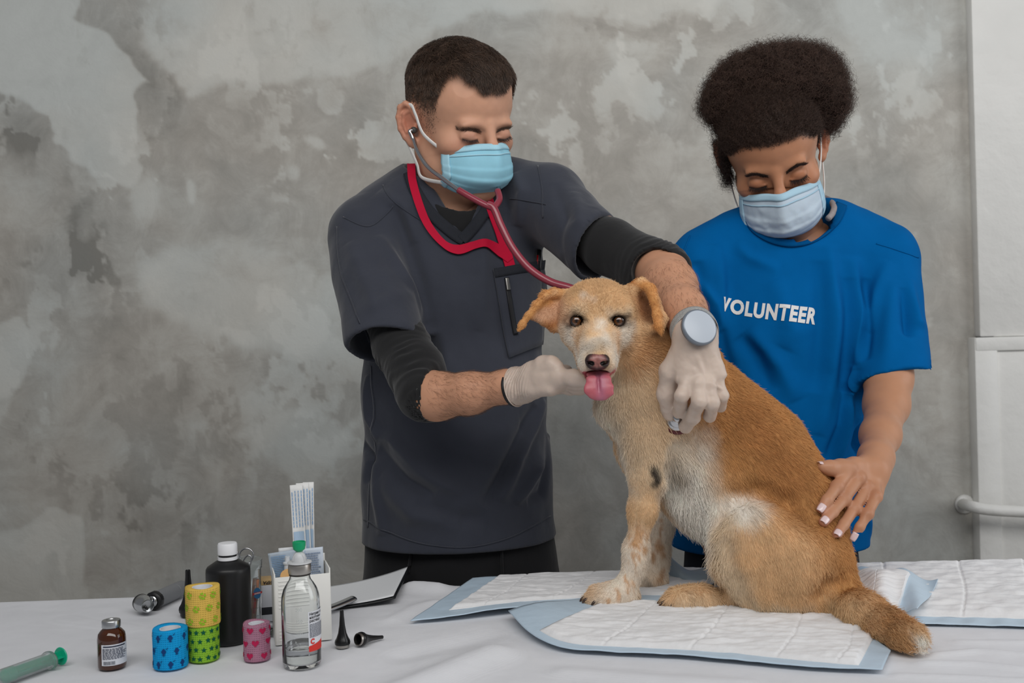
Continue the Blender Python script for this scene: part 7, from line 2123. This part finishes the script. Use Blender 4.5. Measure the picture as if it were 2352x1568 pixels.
def otoscope():
    m_g = mat('grey_handle_coating', c4(120, 122, 125), 0.5); m_s = mat('brushed_chrome', c4(190, 192, 194), 0.25, 1.0); m_k = mat('black_collar_plastic', c4(26, 26, 28), 0.45)
    a, b = T(352, 1380, 0.0118), T(414, 1352, 0.0118); ax = nrm(b - a); f = frame_from(ax, (0, 0, 1))
    t = thing('otoscope', 'otoscope with grey handle and chrome head lying on the cloth', 'otoscope', a * np.array([1, 1, 0]) + [0, 0, TABLE_Z])
    L = np.linalg.norm(b - a) + 0.004
    lth('handle', [(0.0, 0.006), (0.0108, 0.006), (0.0114, 0.008), (0.0114, L * 0.72), (0.0110, L * 0.725), (0.0110, L * 0.735), (0.0114, L * 0.74), (0.0112, L), (0.0098, L + 0.004), (0.0, L + 0.005)], m_g, t, a, f, 40, False, False)
    V, Fc = lathe([(0.0085, -0.002), (0.0126, -0.001), (0.0130, 0.001), (0.0130, 0.006), (0.0120, 0.008), (0.009, 0.009)], 48, False, False); V = np.array(V)
    an = np.arctan2(V[:, 1], V[:, 0]); V[:, :2] *= (1 + 0.02 * np.sign(np.sin(an * 24)))[:, None]
    mesh_obj('knurled_collar', xf(V, rot=f, loc=a), Fc, m_k, t)
    lth('neck', [(0.0075, 0.0), (0.0078, -0.003), (0.0066, -0.004), (0.0074, -0.006), (0.0064, -0.008), (0.0070, -0.012), (0.0060, -0.016)], m_s, t, a, f, 32, False, False)
    hc = a - ax * 0.021; hx = nrm(np.array([0.62, -0.78, 0.0])); hf = frame_from(hx, (0, 0, 1))
    hc[2] = TABLE_Z + 0.0128
    lth('head', [(0.0, -0.0125), (0.0108, -0.0125), (0.0118, -0.0110), (0.0120, -0.002), (0.0112, 0.004), (0.0092, 0.009), (0.0088, 0.0130), (0.0078, 0.0132), (0.0074, 0.004), (0.0, 0.003)], m_s, t, hc, hf, 40, False, False)
    lth('eyepiece_rim', [(0.0095, -0.0142), (0.0118, -0.0142), (0.0121, -0.0125), (0.0118, -0.0108), (0.0095, -0.0110)], m_k, t, hc, hf, 40, False, False)
    V, Fc = tube([hc + hx * 0.004 - [0, 0, 0.003], hc + hx * 0.012 - [0, 0, 0.004]], 0.0016, 10); mesh_obj('lamp_tip', V, Fc, m_k, t)
otoscope()

m_spec = mat('black_speculum_plastic', c4(20, 20, 21), 0.28, spec=0.5)
m_ring = mat('dull_nickel', c4(176, 172, 166), 0.35, 1.0)
def speculum(label, c, ax, s, ringm=True):
    t = thing('ear_speculum', label, 'speculum', c, 'black ear specula')
    f = frame_from(ax, (1, 0, 0.2))
    k = lambda pr: [(a * s, b * s) for a, b in pr]
    lth('cone', k([(0.0078, 0.0035), (0.0092, 0.0035), (0.0096, 0.0060), (0.0090, 0.0085), (0.0074, 0.0110), (0.0052, 0.0170), (0.0036, 0.0260), (0.0026, 0.0380), (0.0024, 0.0440), (0.0020, 0.0445), (0.0017, 0.0440), (0.0030, 0.0260), (0.0046, 0.0160), (0.0072, 0.0085), (0.0078, 0.0035)]), m_spec, t, c, f, 40, False, False)
    lth('mounting_ring', k([(0.0070, 0.0), (0.0082, 0.0), (0.0084, 0.0038), (0.0072, 0.0038), (0.0070, 0.0)]), m_ring if ringm else m_spec, t, c, f, 36, False, False)
speculum('black ear speculum standing upright right of the clear bottle', at_table((787, 1485)), (0, 0, 1), 0.98)
d = nrm(T(868, 1463, 0.003) - T(826, 1467, 0.008)); speculum('black ear speculum lying on its side with its wide end open', T(822, 1468, 0.0088), d, 0.90)
speculum('tall black ear speculum standing behind the yellow roll', at_table((434, 1412)), (0, 0, 1), 1.38, False)

def cup_and_contents():
    c = at_table((566, 1436)); R = 0.0205; H = 0.086
    t = thing('plastic_cup', 'clear plastic cup behind the black bottle', 'cup', c)
    cp = mat('clear_cup_plastic', c4(236, 240, 240), 0.08, trans=0.92, ior=1.25)
    lth('wall', [(0, 0.0008), (R * 0.86, 0.0), (R * 0.88, 0.001), (R, H * 0.86), (R * 1.06, H * 0.87), (R * 1.08, H), (R * 1.03, H), (R * 1.01, H * 0.88), (R * 0.96, H * 0.86), (R * 0.84, 0.002), (0, 0.002)], cp, t, c, None, 48, False, False)
    for i in range(6):
        z = 0.014 + i * 0.010; an = np.linspace(-0.25, 0.25, 6) + facing(c) + 0.75
        V = [(c[0] + (R * (0.89 + 0.11 * z / H)) * math.cos(q), c[1] + (R * (0.89 + 0.11 * z / H)) * math.sin(q), c[2] + z + dz) for q in an for dz in (0, 0.0006)]
        mesh_obj('graduation', V, [(2 * k, 2 * k + 1, 2 * k + 3, 2 * k + 2) for k in range(5)], mat('grey_ink', c4(120, 122, 124), 0.6), t, smooth=False)
    # scissors standing in the cup, finger rings up
    s = thing('scissors', 'steel scissors standing in the clear cup, finger rings up', 'scissors', c + [0, 0, 0.004])
    ms = mat('polished_steel', c4(200, 200, 202), 0.18, 1.0)
    def ringp(cx, cy, rx, ry, Y, rot=0): return [U(cx + rx * math.cos(a) * math.cos(rot) - ry * math.sin(a) * math.sin(rot), cy + rx * math.cos(a) * math.sin(rot) + ry * math.sin(a) * math.cos(rot), Y) for a in np.linspace(0, 2 * math.pi, 30, endpoint=False)]
    Yc = c[1]
    mesh_obj('finger_ring', *tube(ringp(566, 1276, 16, 17, Yc + 0.004, 0.3), 0.0011, 8, closed=True), ms, s)
    mesh_obj('finger_ring', *tube(ringp(538, 1280, 11, 17, Yc + 0.008), 0.0011, 8, closed=True), ms, s)
    mesh_obj('finger_ring', *tube(ringp(567, 1292, 9, 18, Yc - 0.004, 0.35), 0.0011, 8, closed=True), ms, s)
    mesh_obj('shank', *tube(catmull([U(573, 1290, Yc + 0.004), U(572, 1320, Yc), U(566, 1380, Yc), c + [0.002, 0, 0.006]], 6), 0.0013, 8), ms, s)
    mesh_obj('shank', *tube(catmull([U(545, 1296, Yc + 0.008), U(556, 1330, Yc + 0.004), U(562, 1380, Yc), c + [-0.004, 0, 0.006]], 6), 0.0013, 8), ms, s)
    # stick with a round trade mark on it
    a0, a1 = c + np.array([0.0095, -0.006, 0.004]), U(588, 1330, Yc - 0.006)
    th = thing('plastic_stick', 'orange-tinted stick with red marks inside the clear cup', 'stick', a0)
    mesh_obj('tube', *tube([a0, a1], 0.0042, 14), mat('orange_clear_plastic', c4(214, 150, 116), 0.2, trans=0.3), th)
    mesh_obj('red_mark', *tube([a0 * 0.75 + a1 * 0.25 + [0.0015, -0.0038, 0], a0 * 0.40 + a1 * 0.60 + [0.0015, -0.0038, 0]], 0.0016, 8), mat('red_print', c4(214, 48, 40), 0.6), th)
    cc = U(591, 1362, c[1] - R * 0.80); n_ = nrm(np.array([0.45, -1, 0.05])); f = frame_from(n_, (1, 0.45, 0))
    lb = thing('sticker', 'round blue sticker with red banner on the clear cup', 'sticker', cc)
    t_ = np.linspace(0, 2 * math.pi, 30, endpoint=False)
    V = np.array([(0.0048 * math.cos(q), 0.0070 * math.sin(q), 0.0) for q in t_] + [(0, 0, 0)] ); mesh_obj('disc', xf(V, rot=f, loc=cc), [(i, (i + 1) % 30, 30) for i in range(30)], mat('trade_blue', c4(52, 112, 160), 0.5), lb, smooth=False)
    mesh_obj('banner', xf(np.array([(-0.0062, -0.0022, 0.0003), (0.0060, -0.0004, 0.0003), (0.0062, 0.0022, 0.0003), (-0.0060, 0.0008, 0.0003)]), rot=f, loc=cc), [(0, 1, 2, 3)], mat('trade_red', c4(186, 50, 58), 0.5), lb, smooth=False)
    V, Fc = text_mesh('sanitas', 0.0030, True); V = V - [np.ptp(V[:, 0]) / 2, 0.0007, -0.0006]; a = 0.14; V = V @ np.array([[math.cos(a), math.sin(a), 0], [-math.sin(a), math.cos(a), 0], [0, 0, 1]])
    mesh_obj('lettering', xf(V, rot=f, loc=cc), Fc, mat('white_print', c4(226, 224, 222), 0.6), lb, smooth=False)
cup_and_contents()

def holder_and_contents():
    c = at_table((694, 1462)); ang = 0.30; w, d, h, tk = 0.066, 0.050, 0.088, 0.0018
    ex, ey = np.array([math.cos(ang), math.sin(ang), 0]), np.array([-math.sin(ang), math.cos(ang), 0])
    wp = mat('white_holder_plastic', c4(236, 235, 230), 0.5)
    t = thing('desk_holder', 'white ribbed plastic holder behind the clear bottle', 'holder', c)
    def panel(nm, cx, cy, sx, sy, z0, z1, m=wp):
        p = c + ex * cx + ey * cy
        return mesh_obj(nm, *box((p[0], p[1], c[2] + (z0 + z1) / 2), (sx, sy, z1 - z0), ang, 0.0007), m, t, split_angle=40)
    fr = panel('front_panel', 0, -d / 2, w, tk, 0.0, h * 0.93); panel('back_panel', 0, d / 2, w, tk, 0.0, h * 1.10); panel('side_panel', -w / 2, 0, tk, d, 0.0, h * 0.98); panel('side_panel', w / 2, 0, tk, d, 0.0, h); panel('base', 0, 0, w, d, 0.0, 0.002)
    for i in range(12):
        z = h * (0.30 + 0.052 * i) if i > 3 else h * (0.06 + 0.045 * i)
        p = c + ex * (-w * 0.14) + ey * (-d / 2 - tk * 0.5); mesh_obj('rib', *box((p[0], p[1], c[2] + z), (w * 0.60, 0.0012, 0.0016), ang, 0.0004), wp, fr, split_angle=40)
    # contents
    def pouch(name, label, cat, foot, head, wpx, m, print_fn=None, thick=0.0012, side=(1, 0, 0), grp=None):
        foot, head = np.asarray(foot), np.asarray(head); ax = head - foot; L = np.linalg.norm(ax); f = frame_from(ax, side)
        o = thing(name, label, cat, foot, grp)
        def g(u, v): return np.stack([(u - 0.5) * wpx * (1 + 0.04 * np.sin(v * 7)), 0.0018 * np.sin(u * 3.1) * np.sin(v * 3.0) + 0.0008 * np.sin(v * 9 + u * 4), v * L], 1)
        V, Fq = grid_mesh(g, 12, 30); V2, F2 = solidify(V, Fq, thick)
        mesh_obj('pouch', xf(V2, rot=f, loc=foot), F2, m, o)
        if print_fn:
            for V, Fc, mm in print_fn(wpx, L):
                V = np.asarray(V); uu, vv = V[:, 0] / wpx + 0.5, V[:, 1] / L
                q = g(uu, vv)
                for s_ in (-1, 1):
                    qq = q.copy(); qq[:, 1] += s_ * (thick + 0.0003); mesh_obj('print', xf(qq, rot=f, loc=foot), Fc, mm, o, smooth=False)
        return o
    paper = mat('white_pouch_paper', c4(226, 226, 224), 0.7); blue_ink = mat('blue_ink', c4(120, 158, 196), 0.7); blue_area = mat('pale_blue_print', c4(166, 190, 212), 0.7)
    r = np.random.default_rng(3)
    def swab_print(w_, L):
        out = []
        V, Fc = merge2([rect(-w_ * 0.42, w_ * 0.42, L * 0.30, L * 0.68)]); V, Fc = tri_subdiv(V, Fc, 0.006); out.append((V[:, :2], Fc, blue_area))
        cols = []
        for i in range(4):
            x = w_ * (-0.36 + 0.24 * i); y = L * 0.71
            while y < L * 0.95: hh = 0.0025 + 0.004 * r.random(); cols.append(rect(x - 0.0005, x + 0.0005, y, min(y + hh, L * 0.96))); y += hh + 0.0009
        V, Fc = merge2(cols); out.append((V, Fc, blue_ink)); return out
    base = c + np.array([0, 0, 0.004])
    bk = base + ey * 0.008
    side = (1, 0.25, 0)
    pouch('swab_pouch', 'tall sterile swab pouch with blue print, leftmost in the white holder', 'swab pouch', bk + ex * 0.004, U(680, 1113, bk[1] + 0.012), 0.0155, paper, swab_print, side=side, grp='tall sterile pouches')
    pouch('swab_pouch', 'tall sterile swab pouch standing between the two others in the white holder', 'swab pouch', bk + ex * 0.008 + ey * 0.004, U(694, 1109, bk[1] + 0.017), 0.0155, paper, swab_print, side=side, grp='tall sterile pouches')
    pouch('swab_pouch', 'tallest sterile swab pouch, rightmost in the white holder', 'swab pouch', bk + ex * 0.011 + ey * 0.008, U(708, 1107, bk[1] + 0.021), 0.0135, paper, swab_print, side=side, grp='tall sterile pouches')
    clearp = mat('clear_pouch_film', c4(206, 218, 230), 0.15, trans=0.45, ior=1.2)
    def small_print(w_, L): V, Fc = lines(-w_ * 0.42, w_ * 0.1, L * 0.70, L * 0.96, 12, r, 0.5, 0.2); return [(V, Fc, blue_ink)]
    def label_print(w_, L):
        V, Fc = lines(-w_ * 0.40, w_ * 0.40, L * 0.55, L * 0.95, 14, r, 0.5, 0.2); return [(V, Fc, mat('grey_blue_ink', c4(130, 146, 172), 0.7))]
    pouch('syringe_pouch', 'clear blister pouch with a small syringe, on the side near the black bottle', 'pouch', base - ex * 0.012 + ey * 0.010, U(648, 1266, base[1] + 0.006), 0.034, clearp, small_print, 0.0009, side=side)
    sy = U(660, 1285, base[1] + 0.002); s_ = thing('small_syringe', 'small white syringe tip inside the clear blister pouch', 'syringe', sy)
    lth('hub', [(0, 0), (0.0042, 0), (0.0042, 0.010), (0.0055, 0.011), (0.0055, 0.013), (0.0030, 0.014), (0.0030, 0.020), (0, 0.020)], mat('translucent_white_plastic', c4(228, 232, 236), 0.3, trans=0.2), s_, sy + [0, 0, -0.016], None, 20, False, False)
    pouch('labelled_pouch', 'flat pouch covered with small blue print behind the clear bottle', 'pouch', base + ex * 0.020 + ey * 0.012, U(716, 1258, base[1] + 0.018), 0.027, mat('white_blue_pouch', c4(204, 214, 226), 0.5), label_print, 0.0010, side=side)
    # wooden spatula
    wd = mat('light_wood', c4(226, 178, 118), 0.6, noise=0.08, noise_scale=60); b0, b1 = base - ex * 0.010 - ey * 0.010, U(660, 1306, base[1] - 0.006)
    f = frame_from(b1 - b0, (1, 0.3, 0)); L = np.linalg.norm(b1 - b0); pts = [(-0.0095, 0), (0.0095, 0), (0.0095, L - 0.008)] + [(0.0095 * math.cos(a), L - 0.008 + 0.008 * math.sin(a)) for a in np.linspace(0.2, math.pi - 0.2, 9)] + [(-0.0095, L - 0.008)]
    n = len(pts); V = np.array([(x, -0.0009, z) for x, z in pts] + [(x, 0.0009, z) for x, z in pts]); Fc = [tuple(range(n))[::-1], tuple(range(n, 2 * n))] + [(i, (i + 1) % n, (i + 1) % n + n, i + n) for i in range(n)]
    tag(mesh_obj('wooden_spatula', xf(V, rot=f, loc=b0), Fc, wd, smooth=False), 'pale wooden spatula standing in the white holder', 'spatula')
    # white curved cardboard behind the pouches
    b0, b1 = base + ey * 0.019 - ex * 0.006, U(668, 1256, base[1] + 0.022)
    pouch('folded_paper', 'white folded paper with rounded top at the back of the holder', 'paper', b0, b1, 0.030, mat('plain_white_paper', c4(232, 234, 236), 0.7), None, 0.0008, side=side)
holder_and_contents()

def box_and_ampoules():
    # small carton and glass ampoules half hidden between cup and holder
    c = at_table((632, 1420)); t = thing('carton', 'small tan-topped carton with black text behind the white holder', 'box', c)
    p = c + np.array([0, 0, 0.024]); mesh_obj('carton_body', *box(p, (0.034, 0.024, 0.048), 0.25, 0.0008), mat('white_carton', c4(214, 216, 222), 0.6), t, split_angle=40)
    mesh_obj('carton_lid', *box(p + [0, 0, 0.0275], (0.0345, 0.0245, 0.007), 0.25, 0.0008), mat('tan_carton', c4(206, 172, 120), 0.6), t, split_angle=40)
    mesh_obj('dark_stripe', *box(p + [0, 0, -0.010], (0.0345, 0.0245, 0.010), 0.25, 0.0004), mat('dark_carton_print', c4(38, 40, 46), 0.6), t, split_angle=40)
    ex = np.array([math.cos(0.25), math.sin(0.25), 0]); ey = np.array([-math.sin(0.25), math.cos(0.25), 0])
    V, Fc = text_mesh('ИPA', 0.0062, True, 0.25); V = np.stack([-(V[:, 0] - np.ptp(V[:, 0]) / 2), 0 * V[:, 0], -(V[:, 1] - 0.002)], 1)
    q = p + [0, 0, 0.0275] - ey * 0.0128 - ex * 0.008; Vw = q + V[:, :1] * ex + V[:, 2:] * Z3
    mesh_obj('lettering', Vw, [f[::-1] for f in Fc], mat('black_ink', c4(36, 36, 40), 0.7), t, smooth=False)
    g = mat('clear_glass', c4(250, 252, 252), 0.02, spec=0.5, trans=1.0, ior=1.45)
    for i, (px_, py_, lb) in enumerate(((612, 1446, 'small clear glass ampoule lying nearest the cup'), (622, 1450, 'small clear glass ampoule lying against the white holder'), (617, 1436, 'small clear glass ampoule lying behind two others'))):
        a = T(px_, py_, 0.0052); dv = nrm(np.array([0.5, -0.5 + 0.25 * i, 0])); f = frame_from(dv, (0, 0, 1)); t2 = thing('ampoule', lb, 'ampoule', a - [0, 0, 0.0052], 'glass ampoules')
        lth('glass_body', [(0, -0.014), (0.0044, -0.013), (0.0050, -0.011), (0.0050, 0.008), (0.0022, 0.012), (0.0020, 0.015), (0.0030, 0.018), (0.0016, 0.023), (0, 0.024)], g, t2, a, f, 20, False, False)
        lth('ink_band', [(0.0051, -0.004), (0.0052, -0.004), (0.0052, -0.001), (0.0051, -0.001)], mat('label_ink', c4(70, 76, 92), 0.7), t2, a, f, 20, False, False)
box_and_ampoules()

def clipboard():
    # flexible black folder board with a sheet of paper curling up towards its far end
    A, B, Cc, Dd = (735, 1402), (908, 1386), (944, 1322), (742, 1352)      # near left, near right, far right, far left (pixels on the cloth)
    def g(u, v, lift=0.0, inset=0.0):
        u = inset + (1 - 2 * inset) * u; v = inset + (1 - 2 * inset) * v
        P = np.array([T(*A) , T(*B), T(*Cc), T(*Dd)])
        Q = (P[0] * ((1 - u) * (1 - v))[:, None] + P[1] * (u * (1 - v))[:, None] + P[2] * (u * v)[:, None] + P[3] * ((1 - u) * v)[:, None])
        Q[:, 2] += 0.002 + 0.014 * u ** 2.5 * (0.5 + 0.5 * v) + lift
        return Q
    c = T(830, 1375)
    t = thing('clipboard', 'thin black clipboard curling up at its far corner', 'clipboard', c)
    V, Fq = grid_mesh(lambda u, v: g(u, v), 24, 16); N = vert_normals(V, Fq); Fq = Fq if N[:, 2].mean() > 0 else Fq[:, ::-1]; N = N if N[:, 2].mean() > 0 else -N
    mesh_obj('board', *solidify(V, Fq, 0.002, N), mat('black_board_plastic', c4(26, 27, 29), 0.4), t)
    cl = [U(745, 1402, T(745, 1402)[1]), U(780, 1392, T(780, 1392)[1]), U(812, 1379, T(812, 1379)[1])]
    cl = [q * np.array([1, 1, 0]) + [0, 0, TABLE_Z + h_] for q, h_ in zip([T(742, 1412), T(778, 1402), T(812, 1392)], (0.006, 0.008, 0.011))]
    mesh_obj('clip', *tube(catmull(cl, 6), 1, 12, flat=(0.0035, 0.008), up=np.tile([0, 0, 1.0], (13, 1))), mat('brushed_chrome', c4(190, 192, 194), 0.25, 1.0), t)
    V, Fq = grid_mesh(lambda u, v: g(u, v, 0.0016, 0.03), 24, 16); N = vert_normals(V, Fq); Fq = Fq if N[:, 2].mean() > 0 else Fq[:, ::-1]; N = N if N[:, 2].mean() > 0 else -N
    tag(mesh_obj('paper_sheet', *solidify(V, Fq, 0.0006, N), mat('plain_white_paper', c4(232, 234, 236), 0.7)), 'blank white sheet of paper on the black clipboard', 'paper')
clipboard()
